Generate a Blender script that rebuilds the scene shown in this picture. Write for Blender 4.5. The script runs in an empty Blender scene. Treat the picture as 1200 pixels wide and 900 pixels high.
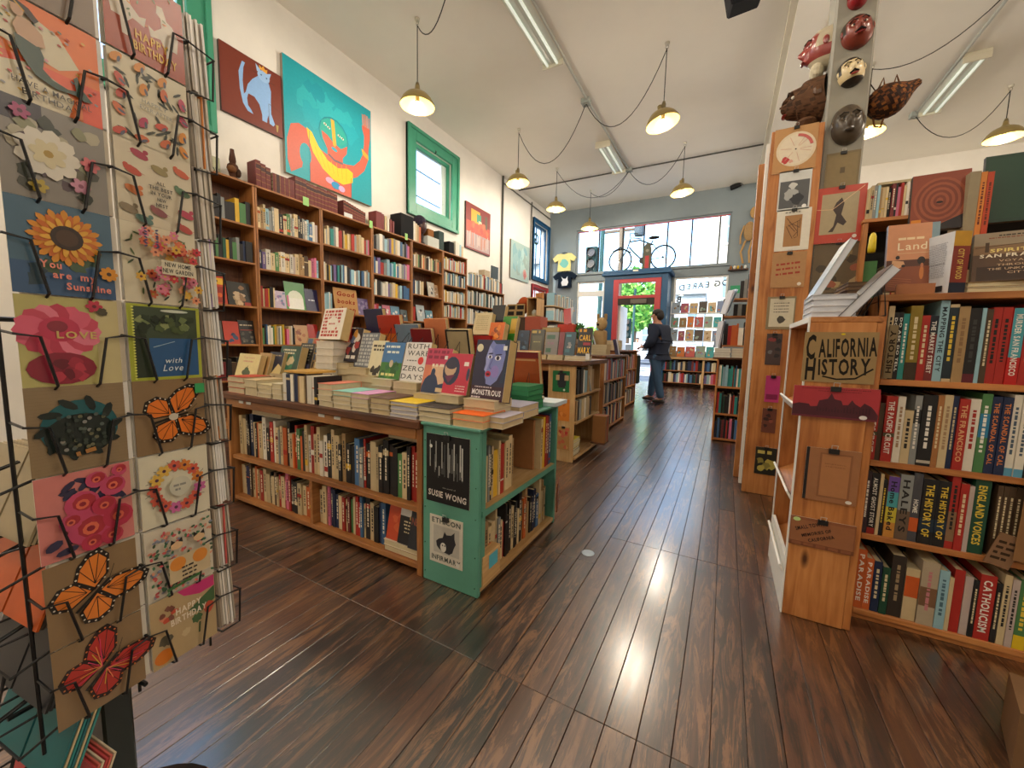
import bpy, math, random
from mathutils import Vector, Matrix
random.seed(11)
sc = bpy.context.scene
COL = sc.collection
# ------------------------------------------------------------------ camera, world, sun, exposure
F, YAW, PITCH, ROLL, H = 455.44, math.radians(28.572), math.radians(-5.831), math.radians(1.340), 1.03
_fw = Vector((-math.sin(YAW)*math.cos(PITCH), math.cos(YAW)*math.cos(PITCH), math.sin(PITCH)))
_rt = Vector((math.cos(YAW), math.sin(YAW), 0))
_up = _rt.cross(_fw)
_r2 = _rt*math.cos(ROLL) + _up*math.sin(ROLL)
_u2 = _up*math.cos(ROLL) - _rt*math.sin(ROLL)
CAMP = Vector((0, 0, H))
camd = bpy.data.cameras.new('camera')
cam = bpy.data.objects.new('camera', camd); COL.objects.link(cam)
camd.sensor_width = 36; camd.lens = 36*F/1200; camd.clip_start = .02; camd.clip_end = 300
cm = Matrix((_r2, _u2, -_fw)).transposed().to_4x4(); cm.translation = CAMP
cam.matrix_world = cm
sc.camera = cam
def ray(px, py): return _fw + _r2*((px-600)/F) - _u2*((py-450)/F)
def onx(px, py, X): d = ray(px, py); return CAMP + d*(X/d.x)
def ony(px, py, Y): d = ray(px, py); return CAMP + d*(Y/d.y)
def onz(px, py, Z): d = ray(px, py); return CAMP + d*((Z-H)/d.z)

wd = bpy.data.worlds.new('world'); sc.world = wd; wd.use_nodes = True
nt = wd.node_tree; nt.nodes.clear()
sky = nt.nodes.new('ShaderNodeTexSky'); sky.sky_type = 'NISHITA'; sky.sun_disc = False
sky.sun_elevation = math.radians(48); sky.sun_rotation = math.radians(200); sky.air_density = 1.0; sky.dust_density = 1.6
bg = nt.nodes.new('ShaderNodeBackground'); bg.inputs[1].default_value = 0.68
wo = nt.nodes.new('ShaderNodeOutputWorld')
nt.links.new(sky.outputs[0], bg.inputs[0]); nt.links.new(bg.outputs[0], wo.inputs[0])
sl = bpy.data.lights.new('sun', 'SUN'); sl.energy = 6.0; sl.angle = .01; sl.color = (1, .95, .86)
so = bpy.data.objects.new('sun', sl); COL.objects.link(so)
so.rotation_euler = Vector((.25, .62, -.74)).to_track_quat('-Z', 'Y').to_euler()
vs = sc.view_settings
vs.view_transform = 'Standard'; vs.look = 'None'; vs.gamma = 1; vs.use_curve_mapping = False
vs.exposure = 0.64
LAMP_W = 46        # watts of one pendant bulb
# ------------------------------------------------------------------ helpers
def lin(h):
    if isinstance(h, tuple): return h
    o = []
    for s in (16, 8, 0):
        c = ((h >> s) & 255)/255
        o.append(c/12.92 if c <= .04045 else ((c+.055)/1.055)**2.4)
    return (o[0], o[1], o[2])
PAL = dict(k=0x1f1d1e, c=0xc9b48c, w=0xdcd5c6, t=0xa5865c, r=0xa62a22, o=0xc4602c, y=0xd2a830, g=0x4a7a48, G=0x1f4a36, b=0x3f6690,
           n=0x1f2b4a, l=0x92b8c4, p=0xc86a88, v=0x6f5b8c, m=0x742a2a, s=0x8b8e8c, e=0x2f8c88, d=0x4b3827, u=0x5d5347, f=0xb8a7a0)
CNAME = dict(k='black', c='cream', w='white', t='tan', r='red', o='orange', y='yellow', g='green', G='dark green', b='blue', n='navy',
             l='pale blue', p='pink', v='purple', m='maroon', s='grey', e='teal', d='dark brown', u='grey-brown', f='pale pink')
ORD = 'zeroth first second third fourth fifth sixth seventh eighth ninth tenth eleventh twelfth thirteenth fourteenth fifteenth sixteenth seventeenth eighteenth nineteenth'.split()
def ordn(n):
    if n < 20: return ORD[n]
    tens = {2: 'twent', 3: 'thirt', 4: 'fort', 5: 'fift', 6: 'sixt'}[n//10]
    return tens+'ieth' if n % 10 == 0 else tens+'y-'+ORD[n % 10]
MATS = {}
def newmat(name):
    m = bpy.data.materials.new(name); m.use_nodes = True
    b = m.node_tree.nodes['Principled BSDF']
    MATS[name] = m
    return m, m.node_tree, b
def vcol(name, rough, spec=.4, metal=0, bump=0, var=.10):
    m, t, b = newmat(name)
    a = t.nodes.new('ShaderNodeVertexColor'); a.layer_name = 'Col'
    n = t.nodes.new('ShaderNodeTexNoise'); n.inputs['Scale'].default_value = 38; n.inputs['Detail'].default_value = 4
    tc = t.nodes.new('ShaderNodeTexCoord'); t.links.new(tc.outputs['Object'], n.inputs['Vector'])
    mr = t.nodes.new('ShaderNodeMapRange'); mr.inputs[3].default_value = 1-var; mr.inputs[4].default_value = 1+var
    t.links.new(n.outputs['Fac'], mr.inputs[0])
    mx = t.nodes.new('ShaderNodeVectorMath'); mx.operation = 'SCALE'
    t.links.new(a.outputs['Color'], mx.inputs[0]); t.links.new(mr.outputs[0], mx.inputs['Scale'])
    t.links.new(mx.outputs[0], b.inputs['Base Color'])
    b.inputs['Roughness'].default_value = rough; b.inputs['Specular IOR Level'].default_value = spec; b.inputs['Metallic'].default_value = metal
    if bump:
        bp = t.nodes.new('ShaderNodeBump'); bp.inputs['Strength'].default_value = bump; bp.inputs['Distance'].default_value = .01
        t.links.new(n.outputs['Fac'], bp.inputs['Height']); t.links.new(bp.outputs[0], b.inputs['Normal'])
    return m
vcol('print', .5); vcol('gloss', .28, .5); vcol('matte', .85, .25); vcol('rough', .8, .3, 0, .6, .3)
vcol('steel', .35, .5, .9); vcol('blackwire', .4, .5, 0, 0, .0); vcol('cloth', .95, .1, 0, .25, .15); vcol('leaf', .6, .3, 0, 0, .3)
def paint(name, col, rough=.6, var=.06, scale=1.6, bump=.05):
    m, t, b = newmat(name)
    n = t.nodes.new('ShaderNodeTexNoise'); n.inputs['Scale'].default_value = scale; n.inputs['Detail'].default_value = 8; n.inputs['Roughness'].default_value = .62
    tc = t.nodes.new('ShaderNodeTexCoord'); t.links.new(tc.outputs['Object'], n.inputs['Vector'])
    r = t.nodes.new('ShaderNodeValToRGB'); c = lin(col)
    r.color_ramp.elements[0].position = .3; r.color_ramp.elements[1].position = .7
    r.color_ramp.elements[0].color = (*[x*(1-var*2) for x in c], 1); r.color_ramp.elements[1].color = (*[min(1, x*(1+var)) for x in c], 1)
    t.links.new(n.outputs['Fac'], r.inputs[0]); t.links.new(r.outputs[0], b.inputs['Base Color'])
    b.inputs['Roughness'].default_value = rough
    n2 = t.nodes.new('ShaderNodeTexNoise'); n2.inputs['Scale'].default_value = 60; t.links.new(tc.outputs['Object'], n2.inputs['Vector'])
    bp = t.nodes.new('ShaderNodeBump'); bp.inputs['Strength'].default_value = bump; bp.inputs['Distance'].default_value = .01
    t.links.new(n2.outputs['Fac'], bp.inputs['Height']); t.links.new(bp.outputs[0], b.inputs['Normal'])
    return m
paint('wall_white', 0xe2ddd4, .8, .04); paint('ceiling_white', 0xf1ede2, .75, .03, .5); paint('wall_grey', 0x7a858a, .6, .04)
paint('pillar_grey', 0x8b877b, .55, .05, 2); paint('green_paint', 0x5c9c88, .45, .08, 4); paint('trim_green', 0x3f9476, .4, .06, 4)
paint('blue_paint', 0x0a4870, .4, .06, 3); paint('red_paint', 0xb2343a, .4, .06, 3); paint('edge_white', 0xe8e6e0, .5, .03); paint('cream_trim', 0xd8d2bd, .5, .03)
paint('concrete', 0x989690, .9, .1, 3, .3); paint('asphalt', 0x5c6168, .95, .1, 4, .3); paint('stripe_white', 0xd4d6d8, .8, .04)
paint('facade_cream', 0xb4ada0, .9, .05, .6); paint('facade_grey', 0x9ea6ac, .9, .05, .6); paint('soot', 0x1b1815, .7, .1)
def wood(name, cols, axis, rough=.45, scale=1.0, knots=True):
    m, t, b = newmat(name+axis)
    tc = t.nodes.new('ShaderNodeTexCoord'); oi = t.nodes.new('ShaderNodeObjectInfo')
    mp = t.nodes.new('ShaderNodeMapping')
    st = 3.2*scale; fine = 38*scale
    mp.inputs['Scale'].default_value = {'X': (st, fine, fine), 'Y': (fine, st, fine), 'Z': (fine, fine, st)}[axis]
    sh = t.nodes.new('ShaderNodeVectorMath'); sh.operation = 'SCALE'; sh.inputs[0].default_value = (7, 13, 5)
    t.links.new(oi.outputs['Random'], sh.inputs['Scale'])
    ad = t.nodes.new('ShaderNodeVectorMath'); ad.operation = 'ADD'
    t.links.new(tc.outputs['Object'], ad.inputs[0]); t.links.new(sh.outputs[0], ad.inputs[1])
    t.links.new(ad.outputs[0], mp.inputs['Vector'])
    n = t.nodes.new('ShaderNodeTexNoise'); n.inputs['Scale'].default_value = 1; n.inputs['Detail'].default_value = 5; n.inputs['Distortion'].default_value = .9
    t.links.new(mp.outputs[0], n.inputs['Vector'])
    n2 = t.nodes.new('ShaderNodeTexNoise'); n2.inputs['Scale'].default_value = 3.5; n2.inputs['Detail'].default_value = 3
    t.links.new(ad.outputs[0], n2.inputs['Vector'])
    mixf = t.nodes.new('ShaderNodeMath'); mixf.operation = 'MULTIPLY_ADD'; mixf.inputs[1].default_value = .55
    t.links.new(n.outputs['Fac'], mixf.inputs[0])
    mm = t.nodes.new('ShaderNodeMath'); mm.operation = 'MULTIPLY'; mm.inputs[1].default_value = .45
    t.links.new(n2.outputs['Fac'], mm.inputs[0]); t.links.new(mm.outputs[0], mixf.inputs[2])
    r = t.nodes.new('ShaderNodeValToRGB'); e = r.color_ramp.elements
    e[0].position = .33; e[0].color = (*lin(cols[0]), 1); e[1].position = .66; e[1].color = (*lin(cols[2]), 1)
    q = e.new(.5); q.color = (*lin(cols[1]), 1)
    t.links.new(mixf.outputs[0], r.inputs[0])
    hv = t.nodes.new('ShaderNodeHueSaturation')
    mr = t.nodes.new('ShaderNodeMapRange'); mr.inputs[3].default_value = .88; mr.inputs[4].default_value = 1.12
    t.links.new(oi.outputs['Random'], mr.inputs[0]); t.links.new(mr.outputs[0], hv.inputs['Value'])
    t.links.new(r.outputs[0], hv.inputs['Color'])
    last = hv.outputs[0]
    if knots:
        vo = t.nodes.new('ShaderNodeTexVoronoi'); vo.inputs['Scale'].default_value = 1
        mk = t.nodes.new('ShaderNodeMapping')
        mk.inputs['Scale'].default_value = {'X': (2.2, 6, 6), 'Y': (6, 2.2, 6), 'Z': (6, 6, 2.2)}[axis]
        t.links.new(ad.outputs[0], mk.inputs['Vector']); t.links.new(mk.outputs[0], vo.inputs['Vector'])
        kr = t.nodes.new('ShaderNodeValToRGB'); ke = kr.color_ramp.elements
        ke[0].position = .035; ke[0].color = (1, 1, 1, 1); ke[1].position = .10; ke[1].color = (0, 0, 0, 1)
        t.links.new(vo.outputs['Distance'], kr.inputs[0])
        mx = t.nodes.new('ShaderNodeMix'); mx.data_type = 'RGBA'
        t.links.new(kr.outputs[0], mx.inputs[0]); t.links.new(last, mx.inputs[6])
        mx.inputs[7].default_value = (*[x*.35 for x in lin(cols[0])], 1); last = mx.outputs[2]
    t.links.new(last, b.inputs['Base Color']); b.inputs['Roughness'].default_value = rough
    bp = t.nodes.new('ShaderNodeBump'); bp.inputs['Strength'].default_value = .12; bp.inputs['Distance'].default_value = .004
    t.links.new(n.outputs['Fac'], bp.inputs['Height']); t.links.new(bp.outputs[0], b.inputs['Normal'])
for ax in 'XYZ':
    wood('pine', (0x8d4f24, 0xb5743c, 0xc98a50), ax)
    wood('oak', (0x7a4a24, 0x9c6534, 0xb47c46), ax)
    wood('dark', (0x3c2112, 0x5b3319, 0x7a4a26), ax, .5)
    wood('pale', (0xa9814f, 0xc39c68, 0xd4b283), ax, .5)
# worn floor boards
m, t, b = newmat('floor_boards')
tc = t.nodes.new('ShaderNodeTexCoord'); ge = t.nodes.new('ShaderNodeNewGeometry'); oi = t.nodes.new('ShaderNodeObjectInfo')
def N(tree, kind, **kw):
    n = tree.nodes.new(kind)
    for k, v in kw.items():
        n.inputs[k.replace('_', ' ')].default_value = v
    return n
def mapped(scale):
    mp = t.nodes.new('ShaderNodeMapping'); mp.inputs['Scale'].default_value = scale
    t.links.new(ge.outputs['Position'], mp.inputs['Vector']); return mp.outputs[0]
sh = t.nodes.new('ShaderNodeVectorMath'); sh.operation = 'SCALE'; sh.inputs[0].default_value = (0, 17, 9); t.links.new(oi.outputs['Random'], sh.inputs['Scale'])
def off(v):
    a = t.nodes.new('ShaderNodeVectorMath'); a.operation = 'ADD'; t.links.new(v, a.inputs[0]); t.links.new(sh.outputs[0], a.inputs[1]); return a.outputs[0]
g1 = N(t, 'ShaderNodeTexNoise', Scale=1, Detail=7, Roughness=.65, Distortion=.5); t.links.new(off(mapped((90, 2.2, 1))), g1.inputs['Vector'])
g2 = N(t, 'ShaderNodeTexNoise', Scale=2.2, Detail=8, Roughness=.7, Distortion=.6); t.links.new(mapped((1.6, .55, 1)), g2.inputs['Vector'])
g3 = N(t, 'ShaderNodeTexNoise', Scale=1, Detail=9, Roughness=.75, Distortion=1.0); t.links.new(off(mapped((30, 3.4, 1))), g3.inputs['Vector'])
def math_(op, a, bb):
    n = t.nodes.new('ShaderNodeMath'); n.operation = op
    for i, x in enumerate((a, bb)):
        if isinstance(x, (int, float)): n.inputs[i].default_value = x
        else: t.links.new(x, n.inputs[i])
    return n.outputs[0]
def ramp(fac, *stops):
    r = t.nodes.new('ShaderNodeValToRGB'); e = r.color_ramp.elements
    e[0].position, e[0].color = stops[0][0], (*lin(stops[0][1]), 1); e[1].position, e[1].color = stops[-1][0], (*lin(stops[-1][1]), 1)
    for p, c in stops[1:-1]: q = e.new(p); q.color = (*lin(c), 1)
    t.links.new(fac, r.inputs[0]); return r.outputs[0]
def mix(f, a, bb):
    n = t.nodes.new('ShaderNodeMix'); n.data_type = 'RGBA'
    for i, x in ((0, f), (6, a), (7, bb)):
        if isinstance(x, int): n.inputs[i].default_value = (*lin(x), 1)
        elif isinstance(x, float): n.inputs[i].default_value = x
        else: t.links.new(x, n.inputs[i])
    return n.outputs[2]
base = ramp(math_('ADD', math_('MULTIPLY', g1.outputs['Fac'], .6), math_('MULTIPLY', oi.outputs['Random'], .38)), (.26, 0x120905), (.48, 0x361b0e), (.80, 0x5e351b))
worn = ramp(g3.outputs['Fac'], (.49, 0x000000), (.57, 0xffffff))
c1 = mix(math_('MULTIPLY', worn, ramp(g2.outputs['Fac'], (.40, 0x202020), (.56, 0xf0f0f0))), base, 0x7e5430)
stain = ramp(math_('ADD', math_('MULTIPLY', g2.outputs['Fac'], .5), math_('MULTIPLY', g3.outputs['Fac'], .5)), (.41, 0xffffff), (.46, 0x000000))
c2 = mix(stain, c1, 0x15100d)
t.links.new(c2, b.inputs['Base Color'])
ro = math_('ADD', .26, math_('MULTIPLY', g3.outputs['Fac'], .30))
t.links.new(ro, b.inputs['Roughness'])
b.inputs['Specular IOR Level'].default_value = .8
b.inputs['Coat Weight'].default_value = 1.0; t.links.new(math_('ADD', .10, math_('MULTIPLY', g3.outputs['Fac'], .22)), b.inputs['Coat Roughness']); b.inputs['Coat IOR'].default_value = 2.0
bp = t.nodes.new('ShaderNodeBump'); bp.inputs['Strength'].default_value = .14; bp.inputs['Distance'].default_value = .005
t.links.new(math_('ADD', g1.outputs['Fac'], g3.outputs['Fac']), bp.inputs['Height']); t.links.new(bp.outputs[0], b.inputs['Normal'])
# glass, glow
def glancing(t, k):
    lw = t.nodes.new('ShaderNodeLayerWeight'); lw.inputs[0].default_value = .5
    p = t.nodes.new('ShaderNodeMath'); p.operation = 'POWER'; p.inputs[1].default_value = 4; t.links.new(lw.outputs['Facing'], p.inputs[0])
    q = t.nodes.new('ShaderNodeMath'); q.operation = 'MULTIPLY_ADD'; q.inputs[1].default_value = k; q.inputs[2].default_value = .03; t.links.new(p.outputs[0], q.inputs[0])
    return q.outputs[0]
m, t, b = newmat('glass'); t.nodes.remove(b)
tr = t.nodes.new('ShaderNodeBsdfTransparent'); tr.inputs[0].default_value = (.93, .97, .97, 1)
gl = t.nodes.new('ShaderNodeBsdfGlossy'); gl.inputs['Roughness'].default_value = .03
fr = glancing(t, .7)
ms = t.nodes.new('ShaderNodeMixShader'); t.links.new(fr, ms.inputs[0]); t.links.new(tr.outputs[0], ms.inputs[1]); t.links.new(gl.outputs[0], ms.inputs[2])
t.links.new(ms.outputs[0], t.nodes['Material Output'].inputs[0])
def glow(name, col, s):
    m, t, b = newmat(name)
    b.inputs['Base Color'].default_value = (*lin(col), 1); b.inputs['Emission Color'].default_value = (*lin(col), 1); b.inputs['Emission Strength'].default_value = s
glow('bulb', 0xffe2a8, 9); glow('tube', 0xe6efe2, .30); glow('signal_amber', 0xff9a20, 2)
m, t, b = newmat('clear_sleeve'); t.nodes.remove(b)
tr = t.nodes.new('ShaderNodeBsdfTransparent'); gl = t.nodes.new('ShaderNodeBsdfGlossy'); gl.inputs['Roughness'].default_value = .12
fr = glancing(t, .8)
ms = t.nodes.new('ShaderNodeMixShader'); t.links.new(fr, ms.inputs[0]); t.links.new(tr.outputs[0], ms.inputs[1]); t.links.new(gl.outputs[0], ms.inputs[2])
t.links.new(ms.outputs[0], t.nodes['Material Output'].inputs[0])

# glyph outlines of the built-in font, made once
CHARS = 'ABCDEFGHIJKLMNOPQRSTUVWXYZabcdefghijklmnopqrstuvwxyz0123456789&!?.,:-\''
GLY = {}
def _glyphs():
    obs = []
    for bold in (0, 1):
        for ch in CHARS:
            cu = bpy.data.curves.new('g', 'FONT'); cu.body = ch; cu.resolution_u = 2
            cu.offset = .028 if bold else .004
            o = bpy.data.objects.new('g', cu); COL.objects.link(o); obs.append((bold, ch, o))
    dg = bpy.context.evaluated_depsgraph_get()
    for bold, ch, o in obs:
        me = bpy.data.meshes.new_from_object(o.evaluated_get(dg))
        v = [(p.co.x, p.co.y) for p in me.vertices]; f = [tuple(p.vertices) for p in me.polygons]
        xs = [a for a, _ in v] or [0]; x0, x1 = min(xs), max(xs)
        GLY[bold, ch] = ([(a-x0, c) for a, c in v], f, x1-x0)
        bpy.data.meshes.remove(me)
    for _, _, o in obs:
        cu = o.data; bpy.data.objects.remove(o); bpy.data.curves.remove(cu)
_glyphs()

class MB:
    def __init__(s): s.v, s.f, s.c, s.m = [], [], [], []; s.z = 0
    def add(s, vs, fs, col, mi=0):
        k = len(s.v); s.v += [tuple(p) for p in vs]; c = lin(col)
        for f in fs: s.f.append(tuple(i+k for i in f)); s.c.append(c); s.m.append(mi)
    def box(s, x0, x1, y0, y1, z0, z1, col=0xffffff, mi=0, M=None, top=None):
        vs = [(x, y, z) for z in (z0, z1) for y in (y0, y1) for x in (x0, x1)]
        if M: vs = [M @ Vector(p) for p in vs]
        fs = [(0, 2, 3, 1), (4, 5, 7, 6), (0, 1, 5, 4), (1, 3, 7, 5), (3, 2, 6, 7), (2, 0, 4, 6)]
        s.add(vs, fs, col, mi)
        if top is not None: s.c[-5] = lin(top)
        return s
    def tube(s, pts, r, col=0x1c1c1e, n=6, mi=0, closed=False):
        pts = [Vector(p) for p in pts]; k = len(pts); rings = []
        ref = None
        for i, p in enumerate(pts):
            a = pts[i-1] if (i or closed) else p; c = pts[(i+1) % k] if (i < k-1 or closed) else p
            d = (c-a).normalized() if (c-a).length > 1e-9 else Vector((0, 0, 1))
            if ref is None:
                ref = d.cross(Vector((0, 0, 1)) if abs(d.z) < .9 else Vector((1, 0, 0))).normalized()
            ref = (ref - d*ref.dot(d)); ref = ref.normalized() if ref.length > 1e-6 else d.orthogonal().normalized()
            e = d.cross(ref); rr = r[i] if isinstance(r, (list, tuple)) else r
            rings.append([p + (ref*math.cos(q*2*math.pi/n) + e*math.sin(q*2*math.pi/n))*rr for q in range(n)])
        vs = [q for g in rings for q in g]; fs = []
        for i in range(k if closed else k-1):
            j = (i+1) % k
            for q in range(n): fs.append((i*n+q, i*n+(q+1) % n, j*n+(q+1) % n, j*n+q))
        if not closed: fs += [tuple(range(n))[::-1], tuple((k-1)*n+q for q in range(n))]
        s.add(vs, fs, col, mi); return s
    def lathe(s, prof, col, n=20, o=(0, 0, 0), M=None, mi=0):
        vs = []; o = Vector(o)
        for r, z in prof:
            for q in range(n):
                p = Vector((r*math.cos(q*2*math.pi/n), r*math.sin(q*2*math.pi/n), z))
                vs.append((M @ p if M else p) + o)
        fs = []
        for i in range(len(prof)-1):
            for q in range(n): fs.append((i*n+q, i*n+(q+1) % n, (i+1)*n+(q+1) % n, (i+1)*n+q))
        s.add(vs, fs, col, mi); return s
    def ball(s, c, r, col, nu=12, nv=8, mi=0, M=None):
        if not isinstance(r, (tuple, list)): r = (r, r, r)
        c = Vector(c); vs = []; fs = []
        for i in range(nv+1):
            a = math.pi*i/nv
            for q in range(nu):
                b_ = 2*math.pi*q/nu
                p = Vector((r[0]*math.sin(a)*math.cos(b_), r[1]*math.sin(a)*math.sin(b_), r[2]*math.cos(a)))
                vs.append((M @ p if M else p)+c)
        for i in range(nv):
            for q in range(nu): fs.append((i*nu+q, (i+1)*nu+q, (i+1)*nu+(q+1) % nu, i*nu+(q+1) % nu))
        s.add(vs, fs, col, mi); return s
    # ---- flat print in the local XY plane, each layer a hair above the last
    def pol(s, pts, col):
        s.z += .00007
        a = sum(pts[i-1][0]*pts[i][1]-pts[i][0]*pts[i-1][1] for i in range(len(pts)))
        if a < 0: pts = pts[::-1]
        s.add([(x, y, s.z) for x, y in pts], [tuple(range(len(pts)))], col); return s
    def rect(s, x0, y0, x1, y1, col): return s.pol([(x0, y0), (x1, y0), (x1, y1), (x0, y1)], col)
    def ell(s, x, y, rx, ry, col, rot=0, n=14):
        c, d = math.cos(rot), math.sin(rot)
        return s.pol([(x+rx*math.cos(a)*c-ry*math.sin(a)*d, y+rx*math.cos(a)*d+ry*math.sin(a)*c) for a in [2*math.pi*i/n for i in range(n)]], col)
    def blob(s, x, y, r, col, n=16, j=.25, sy=1):
        return s.pol([(x+r*(1+random.uniform(-j, j))*math.cos(2*math.pi*i/n), y+sy*r*(1+random.uniform(-j, j))*math.sin(2*math.pi*i/n)) for i in range(n)], col)
    def line(s, pts, w, col):
        for a, c in zip(pts, pts[1:]):
            d = Vector((c[0]-a[0], c[1]-a[1])); l = d.length
            if l < 1e-6: continue
            d /= l; e = Vector((-d.y, d.x))*w/2
            s.pol([(a[0]+e.x, a[1]+e.y), (a[0]-e.x, a[1]-e.y), (c[0]-e.x, c[1]-e.y), (c[0]+e.x, c[1]+e.y)], col)
        return s
    def flower(s, x, y, r, col, mid, n=6, rot=0):
        for i in range(n):
            a = rot+2*math.pi*i/n
            s.ell(x+.55*r*math.cos(a), y+.55*r*math.sin(a), r*.52, r*.34, col, a, 8)
        return s.ell(x, y, r*.28, r*.28, mid, 0, 8)
    def txt(s, t, x, y, h, col, w=None, bold=0, rot=0, shear=0, align='c', gap=.11, mirror=False):
        """text centred at (x, y); h is the capital height; w squeezes or stretches it to that width"""
        s.z += .00007; cur = 0; put = []
        for ch in t:
            if (bold, ch) not in GLY: cur += .32; continue
            gv, gf, gw = GLY[bold, ch]; put.append((cur, gv, gf)); cur += gw+gap
        tot = max(cur-gap, .01); kx = h/.69; ky = h/.69
        if w: kx = w/tot
        ox = {'c': -tot/2, 'l': 0, 'r': -tot}[align]
        c, d = math.cos(rot), math.sin(rot)
        for cu, gv, gf in put:
            vs = []
            for a, b_ in gv:
                u = (a+cu+ox)*kx + shear*b_*ky; v = (b_-.345)*ky
                if mirror: u = -u
                vs.append((x+u*c-v*d, y+u*d+v*c, s.z))
            s.add(vs, [f[::-1] for f in gf] if mirror else gf, col)
        return s
    def build(s, name, mat='print', parent=None, M=None, smooth=False, bev=0, local=False):
        if M is None and not local:
            xs, ys, zs = zip(*s.v); o = Vector(((min(xs)+max(xs))/2, (min(ys)+max(ys))/2, min(zs)))
            M = Matrix.Translation(o); vs = [(x-o.x, y-o.y, z-o.z) for x, y, z in s.v]
        else: vs = s.v
        me = bpy.data.meshes.new(name); me.from_pydata(vs, [], s.f)
        for q in (mat if isinstance(mat, (list, tuple)) else [mat]): me.materials.append(MATS[q])
        if isinstance(mat, (list, tuple)): me.polygons.foreach_set('material_index', s.m)
        ca = me.color_attributes.new('Col', 'FLOAT_COLOR', 'CORNER')
        buf = []
        for f, c in zip(s.f, s.c): buf += [c[0], c[1], c[2], 1.0]*len(f)
        ca.data.foreach_set('color', buf)
        if smooth: me.polygons.foreach_set('use_smooth', [True]*len(s.f))
        return link(name, me, parent, M, bev)
WM = {}
def link(name, me, parent=None, M=None, bev=0):
    o = bpy.data.objects.new(name, me); COL.objects.link(o)
    M = M.copy() if M is not None else Matrix.Identity(4)
    if parent is not None:
        o.parent = parent; o.matrix_parent_inverse = WM[parent.name].inverted()
    o.matrix_basis = M; WM[o.name] = M
    if bev:
        bm = o.modifiers.new('bevel', 'BEVEL'); bm.width = bev; bm.segments = 1; bm.limit_method = 'ANGLE'
    return o
def tag(o, label=None, cat=None, group=None, kind=None):
    if label: o['label'] = label
    if cat: o['category'] = cat
    if group: o['group'] = group
    if kind: o['kind'] = kind
    return o
def thing(name, label, cat, loc=(0, 0, 0), group=None, M=None):
    o = link(name, None, None, M if M is not None else Matrix.Translation(loc)); o.empty_display_size = .1
    return tag(o, label, cat, group)
def structure(o, label=None): return tag(o, label, None, None, 'structure')
def board(parent, name, x0, x1, y0, y1, z0, z1, mat, bev=.002, col=0xffffff):
    if mat in ('pine', 'oak', 'dark', 'pale'):
        d = (abs(x1-x0), abs(y1-y0), abs(z1-z0)); mat += 'XYZ'[d.index(max(d))]
    return MB().box(x0, x1, y0, y1, z0, z1, col).build(name, mat, parent, bev=bev)
def frame(o, X, Y, Z=None):
    X = Vector(X).normalized(); Y = Vector(Y).normalized(); Z = X.cross(Y) if Z is None else Vector(Z).normalized()
    M = Matrix((X, Y, Z)).transposed().to_4x4(); M.translation = Vector(o); return M
# ================================================================== THE SETTING
XW, YW, ZC, XR, YB = -5.18, 11.8, 5.19, 6.6, -3.6
fl = structure(MB().box(XW, XR, YB, YW+.6, -.06, -.02).build('floor', 'soot'), 'worn brown timber board floor')
PW = .0855
PLK = []                       # x0, x1, y0, y1
nc = int((XR-XW)/PW)
for i in range(nc):
    x0 = XW + i*PW
    cuts = [YB, .98]
    if x0 < -1.0: cuts += [.98+random.uniform(.5, 1.2)]
    else: cuts += [1.74 if x0 < -.55 else 2.04]
    y = cuts[-1]
    while y < YW+.6:
        y += random.choice((.7, 1.1, 1.6, 2.2, 2.9))*random.uniform(.8, 1.2)
        cuts.append(min(y, YW+.6))
    for a, c in zip(cuts, cuts[1:]): PLK.append((x0, x0+PW, a, c))
def seen(p):
    x, y0, y1 = (p[0]+p[1])/2, p[2], p[3]
    if y1 < .4: return 0
    y = max(y0, .45); yc = min(y1, y+2)
    if x > 1.1 or x < -3.2: return 0
    if y > 1.3 and x < -.8 and y < 3: return .001
    if y > 3 and x < -1.3 and y < 7.4: return .001
    if x > .35 and y > 1.6: return .001
    return (1/y - 1/max(yc, y+.05))/max(.4, 1)
PLK.sort(key=lambda p: -seen(p))
def plank(mb, p, dz):
    g, ch = .0007, .0012
    x0, x1, y0, y1 = p[0]+g, p[1]-g, p[2]+g, p[3]-g
    vs = [(x0, y0, -.02), (x1, y0, -.02), (x1, y1, -.02), (x0, y1, -.02), (x0, y0, dz-ch), (x1, y0, dz-ch), (x1, y1, dz-ch), (x0, y1, dz-ch),
          (x0+ch, y0+ch, dz), (x1-ch, y0+ch, dz), (x1-ch, y1-ch, dz), (x0+ch, y1-ch, dz)]
    fs = [(0, 1, 5, 4), (1, 2, 6, 5), (2, 3, 7, 6), (3, 0, 4, 7), (4, 5, 9, 8), (5, 6, 10, 9), (6, 7, 11, 10), (7, 4, 8, 11), (8, 9, 10, 11)]
    mb.add(vs, fs, 0xffffff)
for p in PLK[:300]:
    mb = MB(); plank(mb, p, random.uniform(-.0012, 0)); mb.build('plank', 'floor_boards', fl)
mb = MB()
for p in PLK[300:]: plank(mb, p, random.uniform(-.0012, 0))
tag(mb.build('farther_planks', 'floor_boards', fl), kind='stuff')
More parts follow.
